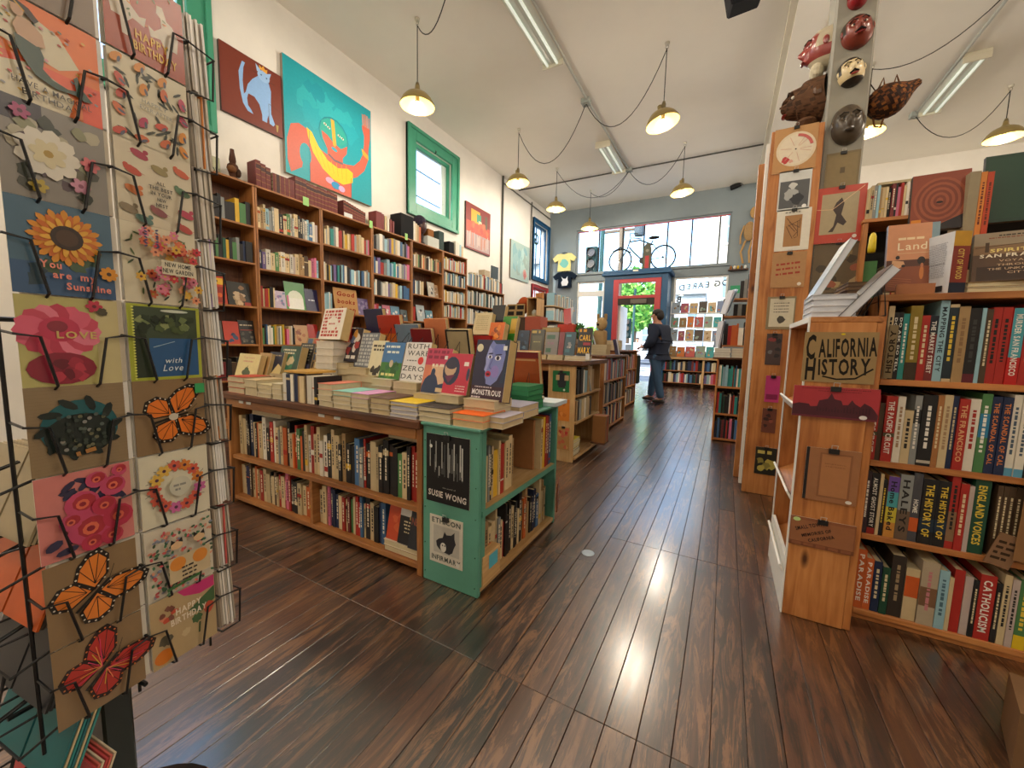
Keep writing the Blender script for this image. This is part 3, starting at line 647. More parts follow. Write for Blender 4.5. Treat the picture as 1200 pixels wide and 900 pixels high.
def art_red(m, w, h):
    m.rect(0, 0, w, h, 0x7c2a26); m.rect(.03*w, .04*h, .97*w, .42*h, 0xa9908c); m.rect(.03*w, .38*h, .97*w, .62*h, 0xb8452e)
    for i in range(22): m.line(S([(.05+.04*i, .42-.1*random.random()), (.05+.04*i, .05+.1*random.random())], w, h), .02*w, random.choice((0xb9a49c, 0x9c8a8e, 0xc0643e, 0xc6b4ac)))
    m.rect(.2*w, .62*h, .55*w, .9*h, 0xc79a2e); m.rect(.42*w, .66*h, .6*w, .84*h, 0x3c8a6a); m.rect(.5*w, .56*h, .62*w, .70*h, 0xd0c8a0); m.rect(.76*w, .58*h, .86*w, .88*h, 0x5a4a34)
    for i in range(10): m.blob((.1+.8*random.random())*w, (.42+.2*random.random())*h, .07*w, random.choice((0xc9502e, 0xb03a2a, 0xd0603a)), 10, .4)
def art_mist(m, w, h):
    m.rect(0, 0, w, h, 0x9db4ae)
    for i in range(34): m.blob(random.random()*.72*w+.14*w, (.22+.56*random.random())*h, .09*w, random.choice((0x8fb0b0, 0xa9c4be, 0x7fa6aa, 0xb4c4b4, 0x93a49a)), 9, .5, 1.6)
    for i in range(7): m.blob((.7+.15*random.random())*w, (.12+.2*random.random())*h, .07*w, random.choice((0xc07a72, 0xb86a66, 0xc49a8c)), 9, .5)
canvas(2.485, 3.175, 3.575, 4.31, 'painting of a pale blue cat wearing a gold crown on maroon', art_cat, 0x5a4a44)
canvas(3.19, 4.58, 3.175, 4.60, 'large teal painting of a figure with a raised hand and yellow collar', art_teal, 0x9a8f80, .05)
canvas(7.17, 8.17, 3.12, 4.10, 'dark red abstract painting with a yellow and green square', art_red, 0x2c2422)
canvas(9.2, 10.3, 2.80, 3.79, 'pale grey-green misty painting nearest the corner window', art_mist, 0x6a5038)
# ================================================================== BOOKS
def frow(o, U, N): return frame(o, U, -Vector(N), (0, 0, 1))
def shelf_book(t_, h, d, col, M, label, group, title=None, tcol=0xe8dcc0, bands=(), pages=0xcdbd98, bold=1, name='book', cat='book', tsize=.62, span=.8):
    """spine at local y=0 facing -y; x thickness, z height"""
    e = .0022 if t_ > .012 else .0012
    mb = MB().box(0, t_, 0, e*1.2, 0, h, col).box(0, e, e*1.2, d, 0, h, col).box(t_-e, t_, e*1.2, d, 0, h, col)
    o = mb.build(name, 'print', None, M); tag(o, label, cat, group)
    MB().box(e, t_-e, e*1.2, d-.004, .003, h-.003, pages).build('page_block', 'matte', o, M)
    if title or bands:
        MS = M @ frame((t_/2, -.0002, h/2), (1, 0, 0), (0, 0, 1)); mb = MB()
        for z0, z1, c in bands: mb.rect(-t_/2, (z0-.5)*h, t_/2, (z1-.5)*h, c)
        if title == '=': marks(mb, 0, .04*h, min(t_*.34, .009), h*.62, tcol, -math.pi/2)
        elif title: mb.txt(title, 0, 0.02*h, min(t_*tsize, .02), tcol, w=h*span if len(title) > 4 else None, bold=bold, rot=-math.pi/2)
        mb.build('spine_print', 'print', o, MS)
    return o
def marks(m, x, y, hh, w, col, rot=0):
    """lettering too small to read in the photograph, as short strokes"""
    u = -w/2; c, d = math.cos(rot), math.sin(rot); m.z += .00007
    while u < w/2:
        l = random.uniform(.6, 2.6)*hh
        if u+l > w/2: break
        q = [(u, -hh/2), (u+l, -hh/2), (u+l, hh/2), (u, hh/2)]
        m.add([(x+a*c-b_*d, y+a*d+b_*c, m.z) for a, b_ in q], [(0, 1, 2, 3)], col); u += l+random.uniform(.25, .9)*hh
    return m
def size_word(t_, h): return ('slim' if t_ < .016 else 'thick' if t_ > .032 else 'mid-sized')
STUFF = MB()
def row(code, o, U, N, length, hr, dr, where, indiv=True, tr=(.013, .036), group=None, lean=0, zmax=None, titles=True, start=0):
    """a row of standing books; code letters give the spine colours from left to right"""
    o = Vector(o); U = Vector(U); N = Vector(N); ts = [random.uniform(*tr) for _ in code]; k = length/sum(ts)*.985; x = 0
    for i, ch in enumerate(code):
        t_ = ts[i]*k; h = random.uniform(*hr); d = random.uniform(*dr); setb = random.uniform(0, .012)
        if ch == ' ': x += t_; continue
        c = lin(PAL[ch]); v = random.uniform(.8, 1.22); c = tuple(min(.9, q*v) for q in c)
        P = o+U*x-N*setb
        M = frow(P, U, N)
        if indiv:
            tw = titles and t_ > .014 and random.random() < .75
            bands = []
            if random.random() < .4: z = random.uniform(.06, .8); bands.append((z, z+random.uniform(.03, .14), lin(PAL[random.choice('kcrwyo')])))
            shelf_book(t_-.0006, h, d, c, M, '%s %s book, %s along %s' % (CNAME[ch], size_word(t_, h), ordn(i+1+start), where), group or 'books on '+where,
                       '=' if tw else None, 0xe8dcc0 if ch in 'krmnbgGvdsueo' else 0x2b2420, bands)
        else:
            STUFF.box(0, t_-.0006, 0, d, 0, h, c, M=M, top=lin(0xc8b78f))
        x += t_
def clip(parent, M, w=.03):
    mb = MB().box(-w/2, w/2, -.012, .006, .0, .008, 0x151515).tube([(-w*.25, .004, .006), (-w*.3, .02, .012), (w*.3, .02, .012), (w*.25, .004, .006)], .0012, 0xb8b8b8, 4)
    mb.build('binder_clip', 'blackwire', parent, M)
def poster(name, label, cat, o, U, V, w, h, art, th=.002, base=0xe8e0d0, clipat=True, mat='print', group=None):
    M = frame(o, U, V); mb = MB().box(0, w, 0, h, -th, 0, base); art(mb, w, h)
    p_ = tag(mb.build(name, mat, None, M), label, cat, group)
    if clipat: clip(p_, M @ Matrix.Translation((w/2, h-.004, 0)))
    return p_
ROWN = [0]
def stacked(x0, x1, y0, y1, z0, n, th, cols, where, edge=0xc9ba98, cover_front=False, rz=0):
    """a pile of lying books, fore-edges to the aisle"""
    z = z0
    for i in range(n):
        t_ = th*random.uniform(.9, 1.1); c = cols[i] if isinstance(cols, (list, tuple)) else cols
        jx, jy = random.uniform(-.004, .004), random.uniform(-.003, .003); e = .0018
        M = Matrix.Translation(((x0+x1)/2+jx, (y0+y1)/2+jy, z)) @ Matrix.Rotation(rz+random.uniform(-.015, .015), 4, 'Z')
        w, d = (x1-x0)/2, (y1-y0)/2
        mb = MB().box(-w, w, -d, d, 0, e, c).box(-w, w, -d, d, t_-e, t_, c).box(-w, w, d-e, d, e, t_-e, c)
        o = tag(mb.build('stacked_book', 'print', None, M), '%s, %s' % (('single lying book' if n == 1 else 'lying book, %s up' % ordn(i+1)), where), 'book', 'books lying in piles')
        MB().box(-w+.003, w-.003, -d+.003 if not cover_front else -d, d-e, e, t_-e, edge).build('page_block', 'matte', o, M)
        z += t_+.0004
    return z
def display(label, bl, br, ty, Y, art, th=.028, tilt=.26, yaw=0, spine=0x2a2a2a, base=0xe0d8c8, edge=0xc3aa78, back=None, name='display_book', group='books stood face out'):
    """a face-out book; bl, br: pixel of the cover's lower corners, ty: pixel row of its top, on the plane y = Y"""
    a, c = ony(bl[0], bl[1], Y), ony(br[0], br[1], Y)
    top = ony((bl[0]+br[0])/2, ty, Y+.05); dd = ray(br[0], br[1]); w = (dd.x*a.y-dd.y*a.x)/(dd.y*math.cos(yaw)-dd.x*math.sin(yaw)); z0 = (a.z+c.z)/2; h = (top.z-z0)/math.cos(tilt)
    U = Vector((math.cos(yaw), math.sin(yaw), 0)); V = Vector((-math.sin(yaw)*math.sin(tilt), math.cos(yaw)*math.sin(tilt), math.cos(tilt)))
    M = frame((a.x, Y, z0), U, V); e = .002
    mb = MB().box(0, w, 0, h, -e, 0, base).box(0, w, 0, h, -th, -th+e, back or spine).box(0, e, 0, h, -th+e, -e, spine); art(mb, w, h)
    o = tag(mb.build(name, 'gloss', None, M), label, 'book', group)
    MB().box(e, w-.003, .003, h-.003, -th+e, -e, edge).build('page_block', 'matte', o, M)
    return o, (a.x, c.x, Y, z0, M, w, h)
def A_plain(c, *extra):
    def f(m, w, h):
        m.rect(0, 0, w, h, c)
        for e in extra:
            if e[0] == 't': m.txt(e[1], e[2]*w, e[3]*h, e[4]*h, e[5], w=e[6]*w if len(e) > 6 and e[6] else None, bold=e[7] if len(e) > 7 else 1)
            elif e[0] == 'l': marks(m, e[1]*w, e[2]*h, e[3]*h, e[4]*w, e[5])
            elif e[0] == 'r': m.rect(e[1]*w, e[2]*h, e[3]*w, e[4]*h, e[5])
            elif e[0] == 'e': m.ell(e[1]*w, e[2]*h, e[3]*w, e[4]*w, e[5])
            elif e[0] == 'b':
                for _ in range(e[1]): m.blob((e[2]+(e[4]-e[2])*random.random())*w, (e[3]+(e[5]-e[3])*random.random())*h, e[6]*w, random.choice(e[7]), 9, .4)
            elif e[0] == 'p': m.pol(S(e[1], w, h), e[2])
    return f
def wire_stand(label, o, U, w, h, tilt, name='wire_stand'):
    """two bent wires that hold a book; o lower centre of the book, U along its width"""
    o = Vector(o); U = Vector(U).normalized(); B = Vector((-U.y, U.x, 0)); mb = MB()
    for s in (-1, 1):
        p = o+U*(s*w*.28)
        mb.tube([p-B*.03+Vector((0, 0, .03)), p-B*.03+Vector((0, 0, .004)), p+B*.05+Vector((0, 0, .004)), p+B*(.03+h*.55*math.tan(tilt))+Vector((0, 0, h*.6)), p+B*.11+Vector((0, 0, .004))], .0028, 0x151517, 5)
    mb.tube([o+U*(-w*.28)+B*.11+Vector((0, 0, .004)), o+U*(w*.28)+B*.11+Vector((0, 0, .004))], .0028, 0x151517, 5)
    return tag(mb.build(name, 'blackwire'), label, 'book stand', 'black wire book stands')
# ================================================================== TALL BOOKCASES ON THE PAINTING WALL
XF = -4.88
BAYS = [(1.90, 2.655, 2.785, [2.32, 1.90, 1.40, .96, .55], 'first'), (2.66, 3.495, 2.785, [2.32, 1.855, 1.41, .96, .55], 'second'), (3.50, 4.36, 2.785, [2.335, 1.85, 1.42, .98, .55], 'third'),
        (4.365, 5.225, 2.785, [2.455, 2.09, 1.755, 1.385, .95, .5], 'fourth'), (5.23, 6.08, 2.785, [2.35, 1.88, 1.41, .95, .5], 'fifth'), (6.085, 6.87, 2.785, [2.46, 2.17, 1.83, 1.54, 1.1, .6], 'sixth'),
        (6.875, 8.45, 2.25, [1.86, 1.45, 1.0, .5], 'lowest')]
for i, (y0, y1, zt, sh, nm) in enumerate(BAYS):
    c = thing('bookcase', ('tall wooden bookcase bay, %s from the card rack along the painting wall' % nm) if i < 6 else 'lower wooden bookcase at the far end of the painting wall', 'bookcase', (XF, y0, 0), 'wall bookcases')
    board(c, 'back_panel', XW+.01, XW+.02, y0+.02, y1-.02, 0, zt-.02, 'dark', 0)
    board(c, 'side_panel', XW+.01, XF, y0, y0+.022, 0, zt-.02, 'oak'); board(c, 'side_panel', XW+.01, XF, y1-.022, y1, 0, zt-.02, 'oak')
    board(c, 'top', XW+.01, XF+.01, y0, y1, zt-.022, zt, 'oak')
    for z in sh: board(c, 'shelf', XW+.02, XF, y0+.022, y1-.022, z-.022, z, 'oak')
    board(c, 'plinth', XW+.02, XF-.01, y0+.022, y1-.022, 0, .08, 'oak')
Uy, Nx = Vector((0, 1, 0)), Vector((1, 0, 0))
def wrow(bay, lvl, code, indiv=True, hr=(.19, .26), y0=None, y1=None, start=0):
    a, c, zt, sh, nm = BAYS[bay]; z = sh[lvl] if lvl >= 0 else zt
    ya, yb = a+.028 if y0 is None else y0, c-.028 if y1 is None else y1
    row(code, (XF-.015, ya, z), Uy, Nx, yb-ya, hr, (.15, .2), 'the %s shelf of the %s wall bay' % (('top', 'second', 'third', 'fourth', 'fifth', 'sixth')[max(lvl, 0)], nm), indiv, start=start)
wrow(0, 0, 'ccodtcckkskkygk', False); wrow(0, 1, 'lbcpkctkkgkGykgsknkk', False)
wrow(1, 0, 'ctclssckcgwsckkswlbwf', True, (.22, .29)); wrow(1, 1, 'nvwcgcwcwfcttdcppl', True, (.2, .27)); wrow(1, 3, 'gkbwwwgycswgyrpcwk'*1, False, y1=3.1)
wrow(2, 0, 'dcscseswrrdcyctrrstccrsp', False, (.2, .27)); wrow(2, 1, 'wckylkvneklbwkblwslkbwsl', False)
wrow(3, 0, 'kswslsvyscwbskvp', False, (.2, .26)); wrow(3, 1, 'bwvrslblewbwsvfp', False, (.19, .26)); wrow(3, 2, 'lwkswwvsfcyslnbb', False, (.19, .25))
wrow(0, 4, 'kckykrmkdkcrkm', False)
for b_, l, cd in ((1, 4, 'ckrytwgbckst'*2), (2, 3, 'ckwrstblcyk'*2), (2, 4, 'ckwrstblcyk'*2), (4, 0, 'kwwtcgddtcotdd'*2), (4, 3, 'wcrlesyowck'*2), (4, 4, 'wcrlesyowck'*2),
                 (5, 0, 'wlycwcrslcrwsr'*2), (5, 1, 'kswcesbdwckl'*2), (5, 2, 'cwytwcswlswc'*2), (5, 3, 'sclckwsrrwlc'*2), (5, 4, 'wbwrcsl'*3), (5, 5, 'wkcs'*5),
                 (6, -1, 'wlsbwlkcsdwcsslwcmrk'*2), (6, 0, 'wslwkscwsGkswkks'*3), (6, 1, 'wslwcwskcwsbk'*3), (6, 2, 'wslwcwskcwsbk'*3), (3, 4, 'wkcs'*6), (3, 5, 'wkcs'*6)):
    wrow(b_, l, cd, False, (.19, .25) if b_ != 6 else (.24, .33))
wrow(4, 1, 'bnwlskwcc', False, y1=5.55); wrow(3, 3, 'prl', False, y1=4.55); wrow(4, 2, 'rr', False, y1=5.34)
def faceout(bay, lvl, y0, w, h, art, label, spine=0x333333, th=.02):
    z = BAYS[bay][3][lvl]; tilt = .17
    M = frame((XF-.05, y0, z), (0, 1, 0), (-math.sin(tilt), 0, math.cos(tilt)))
    mb = MB().box(0, w, 0, h, -.002, 0, 0xddd3c0).box(0, w, 0, h, -th, -th+.002, spine).box(0, .002, 0, h, -th, 0, spine); art(mb, w, h)
    o = tag(mb.build('display_book', 'gloss', None, M), label, 'book', 'books stood face out'); MB().box(.002, w-.003, .003, h-.003, -th+.002, -.002, 0xc9ba98).build('page_block', 'matte', o, M)
faceout(0, 2, 2.08, .27, .31, A_plain(0xb03a1e, ('r', .08, .70, .92, .93, 0xd8a82c), ('l', .5, .82, .07, .7, 0x2a1a10), ('r', .08, .06, .92, .62, 0x8a2414), ('b', 9, .15, .1, .85, .55, .08, (0x5a1a10, 0xc25a20))), 'orange-red book with a yellow title panel in the first wall bay')
faceout(0, 2, 2.36, .24, .27, A_plain(0x2c2a26, ('b', 14, .3, .1, .7, .8, .12, (0xa08a68, 0x8a6a4c, 0xc0a888)), ('r', .7, .02, .98, .16, 0xa03020)), 'dark book with pale flowers beside the orange-red one')
faceout(0, 3, 2.16, .13, .26, A_plain(0x4a463e, ('e', .5, .6, .25, .25, 0x9a8f7a)), 'narrow grey-brown book face out low in the first wall bay')
faceout(0, 3, 2.30, .17, .26, A_plain(0xb5341f, ('b', 4, .4, .15, .8, .45, .14, (0x2f4566, 0x1f2b4a))), 'red book with a blue figure low in the first wall bay')
faceout(0, 3, 2.46, .17, .28, A_plain(0x1d1b1b, ('l', .5, .8, .05, .8, 0xc8b89a), ('b', 9, .2, .1, .8, .5, .1, (0x4a463e, 0x6a6458)), ('r', .1, .58, .9, .61, 0xa03020)), 'black book with small pale lettering low in the first wall bay')
wrow(1, 2, 'rcrykc', False, (.21, .25), y1=2.86)
faceout(1, 2, 2.87, .15, .22, A_plain(0xb9a6bd, ('b', 9, .1, .1, .9, .9, .12, (0x8a6a9a, 0xd0c0d0, 0x6a7a9a))), 'lilac patterned book in the second wall bay')
faceout(1, 2, 3.02, .27, .36, A_plain(0x3f8a3a, ('e', .5, .42, .38, .38, 0xd8dcc8), ('r', .12, .03, .88, .42, 0xe6e6dc), ('r', .06, .1, .16, .5, 0xc05a80)), 'green book with a pale arched panel in the second wall bay')
faceout(1, 2, 3.28, .20, .30, A_plain(0x262650, ('l', .5, .5, .05, .5, 0xd8dce8)), 'plain navy book with small white script in the second wall bay')
faceout(1, 3, 3.12, .20, .26, A_plain(0xb98a58, ('b', 7, .2, .2, .8, .8, .12, (0x8a4a2c, 0xa86a40))), 'tan book face out low in the second wall bay')
faceout(1, 3, 3.31, .15, .28, A_plain(0xa8201c), 'plain red book low in the second wall bay')
wrow(2, 2, 'lllwl', False, (.24, .28), y1=3.66)
faceout(2, 2, 4.10, .23, .26, A_plain(0x6a5a8c, ('b', 12, .1, .1, .9, .9, .1, (0x54487a, 0x8a7aa6, 0x9a90b0))), 'purple book in the third wall bay')
for k, (b_, l, y, w, h, c, lab) in enumerate(((3, 3, 4.62, .17, .24, 0xc86a80, 'pink book with a dark face'), (3, 3, 4.80, .20, .24, 0x5a8aa6, 'blue book'), (3, 3, 5.02, .16, .2, 0x55666c, 'grey-blue small book'), (4, 2, 5.42, .22, .3, 0xa9b4b8, 'pale grey book with swirls'), (4, 2, 5.66, .2, .22, 0x5a8a9a, 'teal-blue book'), (4, 1, 5.72, .2, .28, 0xb8b0a0, 'stone coloured book'), (4, 1, 5.9, .12, .25, 0xa08060, 'tan lined book'))):
    faceout(b_, l, y, w, h, A_plain(c, ('b', 5, .25, .2, .75, .7, .13, (c, 0x33333a, 0xd8d4cc))), lab+' face out in the %s wall bay' % BAYS[b_][4])
# cardboard sign: good books cheap
def art_cheap(m, w, h):
    for t_, y in (('Good', .78), ('books', .48), ('cheap', .18)): m.txt(t_, .5*w, y*h, .17*h, 0x8a2414, w=.74*w, bold=1, shear=.15)
poster('cardboard_sign', 'brown cardboard sign in red brush letters leaning in the third wall bay', 'sign', (XF+.01, 3.68, 1.42), (0, 1, 0), (-.15, 0, .99), .40, .36, art_cheap, .004, 0xb98d5c, False, 'matte')
# on top of the bookcases
def art_film(m, w, h):
    m.txt('FILM', .45*w, .72*h, .32*h, 0x2f3a2c, w=.7*w, bold=1); m.txt('TELEVISION', .5*w, .26*h, .30*h, 0x2f3a2c, w=.94*w, bold=1)
poster('cardboard_sign', 'pale hand lettered film and television sign on the first wall bay', 'sign', (XF-.12, 2.02, 2.787), (0, 1, 0), (-.1, 0, 1), .36, .20, art_film, .006, 0xa9a98e, False, 'matte')
t_ = thing('figurine', 'dark carved wooden figurine on top of the first wall bay', 'figurine', (XF-.12, 2.50, 2.787))
MB().lathe([(0, 0), (.05, .0), (.055, .03), (.035, .05), (.045, .09), (.06, .13), (.05, .17), (.03, .19), (.035, .22), (.03, .26), (.022, .31), (.02, .34), (0, .345)], 0x4a2c1c, 10, (XF-.12, 2.50, 2.787)).build('torso', 'rough', t_)
MB().ball((XF-.08, 2.47, 2.90), (.035, .05, .04), 0x6a4426, 8, 6).ball((XF-.09, 2.54, 2.88), (.03, .03, .05), 0x3a2416, 8, 6).build('arms', 'rough', t_)
def red_volume(y, t_, h, d, label, M=None, z=2.787):
    o = shelf_book(t_-.001, h, d, 0x66201c, M or frow((XF-.03, y, z), Uy, Nx), label, 'red leather volumes', None, bands=[(.86, .89, 0x8a5a2c), (.66, .69, 0x8a5a2c), (.45, .48, 0x8a5a2c), (.24, .27, 0x8a5a2c), (.7, .84, 0x3a1512)], name='leather_volume', cat='book')
y = 2.70
for k in range(3): red_volume(y, .055, .30-.02*k, .18, 'red leather volume, %s in the trio standing at the end of the row' % ORD[k+1]); y += .057
for k in range(5):
    M = frow((XF-.02, 2.885, 2.787+k*.0445), (0, 0, 1), (1, 0, 0)); M = frame((XF-.02, 2.885+.27, 2.787+k*.0445), (0, 0, 1), (-1, 0, 0), (0, -1, 0))
    red_volume(0, .044, .27, .18, 'red leather volume lying flat, %s from the bottom of its pile' % ORD[k+1], M)
y = 3.17
for k in range(12): red_volume(y, .05, .29 if k < 3 else .27-.004*(k % 3), .18, 'red leather volume, %s standing after the flat pile' % ORD[k+1]); y += .051
for k in range(9): red_volume(3.88+k*.043, .042, .23-.008*k, .16, 'smaller red-brown volume, %s on top of the third wall bay' % ORD[k+1])
for k, (c, w) in enumerate((('m', .12), ('m', .035), ('c', .04), ('w', .035), ('m', .035), ('m', .035))):
    shelf_book(w, .26-.012*k, .17, PAL[c], frow((XF-.03, 4.47+.055*k+(.07 if k else 0), 2.787), Uy, Nx), '%s volume, %s of six on top of the fourth wall bay' % (CNAME[c], ORD[k+1]), 'volumes on the fourth bay')
for y, w, lab in ((3.24, .08, 'under the flat pile of red volumes'), (4.30, .06, 'at the end of the third wall bay'), (5.05, .06, 'below the black box on the fourth bay')):
    tag(MB().box(XF+.011, XF+.013, y, y+w, 2.745, 2.85, 0x9ccf7a).build('price_tag', 'print'), 'small bright green tag '+lab, 'tag', 'green tags')
tag(MB().box(XF-.02, XF-.019, 3.88, 4.02, 2.79, 2.85, 0xcfd2d0, M=None).build('note_card', 'print'), 'small white card leaning against the red volumes', 'card')
tag(MB().box(XW+.04, XF-.01, 4.98, 5.28, 2.787, 3.17, 0x1b1a1c).build('black_box', 'matte', bev=.006), 'large black box file on top of the fourth wall bay', 'box')
for k, c in enumerate('wcto'): shelf_book(.045, .33-.02*k, .2, PAL[c], frow((XF-.02, 5.29+k*.047, 2.787), Uy, Nx), '%s tall book, %s beside the black box file' % (CNAME[c], ORD[k+1]), 'tall books beside the box file')
t_ = thing('mannequin_head', 'dark mannequin head on the wall bookcases below the green window', 'bust', (XF-.12, 5.58, 2.787))
MB().lathe([(0, 0), (.09, 0), (.08, .03), (.05, .06), (.05, .2), (0, .2)], 0x332a2c, 12, (XF-.12, 5.58, 2.787)).build('neck', 'gloss', t_, smooth=True)
MB().ball((XF-.12, 5.58, 3.12), (.12, .10, .15), 0x4a3230, 14, 10).build('head', 'gloss', t_, smooth=True)
MB().ball((XF-.14, 5.57, 3.18), (.135, .12, .13), 0x2a2030, 12, 8).build('hair', 'rough', t_)
def crate(name, label, x0, x1, y0, y1, z0, z1, mat='print', col=0x9a6a3c, cat='box'): return tag(MB().box(x0, x1, y0, y1, z0, z1, col).build(name, mat, bev=.004), label, cat)
crate('cardboard_box', 'white box with dark writing on top of the fifth wall bay', XW+.05, XF-.02, 5.66, 5.98, 2.787, 2.97, 'matte', 0xc9cdc6)
crate('cardboard_box', 'brown cardboard box standing on the white box below the window', XW+.05, XF-.08, 5.74, 5.90, 2.971, 3.12, 'matte', 0x8a5a30)
crate('wire_basket', 'tall dark mesh basket on top of the fifth wall bay', XW+.05, XF-.03, 5.99, 6.14, 2.787, 3.14, 'rough', 0x3a4a48)
crate('black_box', 'black printer box on top of the sixth wall bay', XW+.05, XF-.03, 6.30, 6.46, 2.787, 3.02, 'matte', 0x1a1a1c)
for k, c in enumerate('wwlc'): shelf_book(.06, .28-.02*k, .18, PAL[c], frow((XF-.02, 6.50+k*.065, 2.787), Uy, Nx), '%s large book, %s on top of the sixth wall bay' % (CNAME[c], ORD[k+1]), 'large books on the sixth bay')
crate('straw_hat_box', 'pale round-topped basket on the far low bookcase', XF-.2, XF-.04, 7.6, 7.85, 2.55, 2.70, 'rough', 0xb0a088)
crate('slate_board', 'dark slate leaning on the far low bookcase', XF-.06, XF-.03, 7.9, 8.2, 2.56, 2.85, 'matte', 0x49545a)
# ================================================================== TABLE ONE
TZ = .70
tb = thing('book_table', 'low wooden book table with two open shelves facing the viewer', 'table', (-1.89, 1.24, 0))
X0, X1 = -2.68, -1.105
board(tb, 'side_panel', X0, X0+.025, 1.24, 1.74, 0, .665, 'oak'); board(tb, 'side_panel', X1-.03, X1, 1.24, 1.74, 0, .665, 'oak')
board(tb, 'shelf', X0+.025, X1-.03, 1.25, 1.74, .283, .307, 'oak'); board(tb, 'rail', X0+.025, X1-.03, 1.235, 1.26, .615, .66, 'oak')
board(tb, 'base_board', X0+.025, X1-.03, 1.25, 1.74, .02, .045, 'oak'); board(tb, 'back_panel', X0+.025, X1-.03, 1.73, 1.74, .045, .66, 'dark', 0)
board(tb, 'table_top', -2.72, -1.10, 1.215, 2.08, .665, TZ, 'dark', .004)
xd = ony(362, 575, 1.24).x
board(tb, 'divider', xd-.01, xd+.012, 1.25, 1.73, .045, .283, 'oak')
board(tb, 'back_leg', X0+.0, X0+.06, 2.0, 2.06, 0, .665, 'oak'); board(tb, 'back_leg', -1.2, -1.14, 2.0, 2.06, 0, .665, 'oak')
board(tb, 'green_end_panel', -2.75, X0-.003, 1.30, 1.9, .02, .66, 'green_paint')
for x in (-2.52, -2.44, -1.78, -1.66): board(tb, 'tape', x, x+.045, 1.232, 1.236, .645, .66, 'edge_white', 0)
Ux, Ny = Vector((1, 0, 0)), Vector((0, -1, 0))
row('kcckknckocwkkrwcscokcorgokcwrccwwkccktkkbsrkcckkkkgckrr', (X0+.03, 1.285, .307), Ux, Ny, X1-X0-.065, (.19, .265), (.15, .21), 'the upper shelf of the wooden table')
row('ccncdcoctrcckcdcrcrprkkkccoor', (X0+.03, 1.285, .045), Ux, Ny, xd-.015-X0-.03, (.17, .215), (.14, .2), 'the lower table shelf before the divider')
row('ccrpnnncrcmgcrrbckcknb', (xd+.016, 1.285, .045), Ux, Ny, .50, (.17, .215), (.14, .2), 'the lower table shelf after the divider')
stacked(-2.52, -2.22, 1.30, 1.46, .57, 1, .035, 0xd8d0c0, 'lying across the upper row of the wooden table near its end')
stacked(-1.38, -1.15, 1.31, 1.5, .575, 1, .03, 0x1d1b1b, 'lying across the upper row beside the green cabinet')
def lowdisp(x0, w, h, art, label, y=1.27, z=.10, tilt=.2):
    M = frame((x0, y, z), (1, 0, 0), (0, math.sin(tilt), math.cos(tilt))); mb = MB().box(0, w, 0, h, -.002, 0, 0xd8d0c0).box(0, w, 0, h, -.02, -.018, 0x222222).box(0, .002, 0, h, -.02, 0, 0x222222); art(mb, w, h)
    o = tag(mb.build('display_book', 'gloss', None, M), label, 'book', 'books stood face out'); MB().box(.002, w-.003, .003, h-.003, -.018, -.002, 0xc9ba98).build('page_block', 'matte', o, M)
lowdisp(-1.355, .12, .17, A_plain(0xb84424, ('b', 4, .3, .2, .7, .8, .15, (0xa03a1c, 0xc65a30))), 'orange book at the foot of the wooden table')
lowdisp(-1.275, .135, .185, A_plain(0x17161a, ('r', 0, .68, 1, 1, 0xc9c8c4), ('e', .5, .66, .08, .08, 0xb08a4a), ('l', .5, .55, .035, .6, 0xd8c8a0), ('l', .5, .47, .035, .6, 0xd8c8a0), ('l', .5, .39, .035, .5, 0xd8c8a0), ('l', .5, .3, .03, .5, 0xd8c8a0)), 'black and white book at the foot of the wooden table', 1.262, .105)
lowdisp(-1.20+.0, .0+.075, .20, A_plain(0x23242c, ('t', 'NEX', .5, .6, .16, 0xa0503a, .8, 0)), 'dark blue book with red line lettering by the table corner', 1.25, .105)
stacked(-1.36, -1.145, 1.262, 1.40, .046, 2, .027, [0x8a4a30, 0xd0c4ac], 'under the face-out books at the foot of the wooden table')
# green cabinet at the end of the table
gc = thing('green_cabinet', 'mint green painted end cabinet with posters and open shelves on the aisle', 'cabinet', (-.95, 1.24, 0))
GX0, GX1, GY0, GY1 = -1.098, -.812, 1.24, 2.05
board(gc, 'end_panel', GX0, GX1, GY0, GY0+.022, 0, .688, 'green_paint', .003); board(gc, 'end_panel', GX0, GX1, GY1-.022, GY1, 0, .688, 'green_paint', .003)
board(gc, 'back_panel', GX0, GX0+.012, GY0+.022, GY1-.022, .01, .68, 'dark', 0)
board(gc, 'shelf', GX0+.012, GX1, GY0+.022, GY1-.022, .338, .358, 'pale'); board(gc, 'shelf_edge', GX1, GX1+.008, GY0+.022, GY1-.022, .336, .36, 'green_paint', 0)
board(gc, 'base_board', GX0+.012, GX1, GY0+.022, GY1-.022, .015, .035, 'pale'); board(gc, 'corner_post', GX1-.022, GX1, GY0+.022, GY0+.05, .035, .688, 'green_paint', 0)
board(gc, 'top', GX0-.002, GX1+.012, GY0-.015, GY1+.03, .688, TZ, 'green_paint', .003)
for z in (.04, .17, .33, .46, .62):
    for x in (GX0+.012, GX1-.014): MB().ball((x, GY0-.001, z), .0028, 0x3a5a4c, 6, 4).build('screw', 'matte', gc)
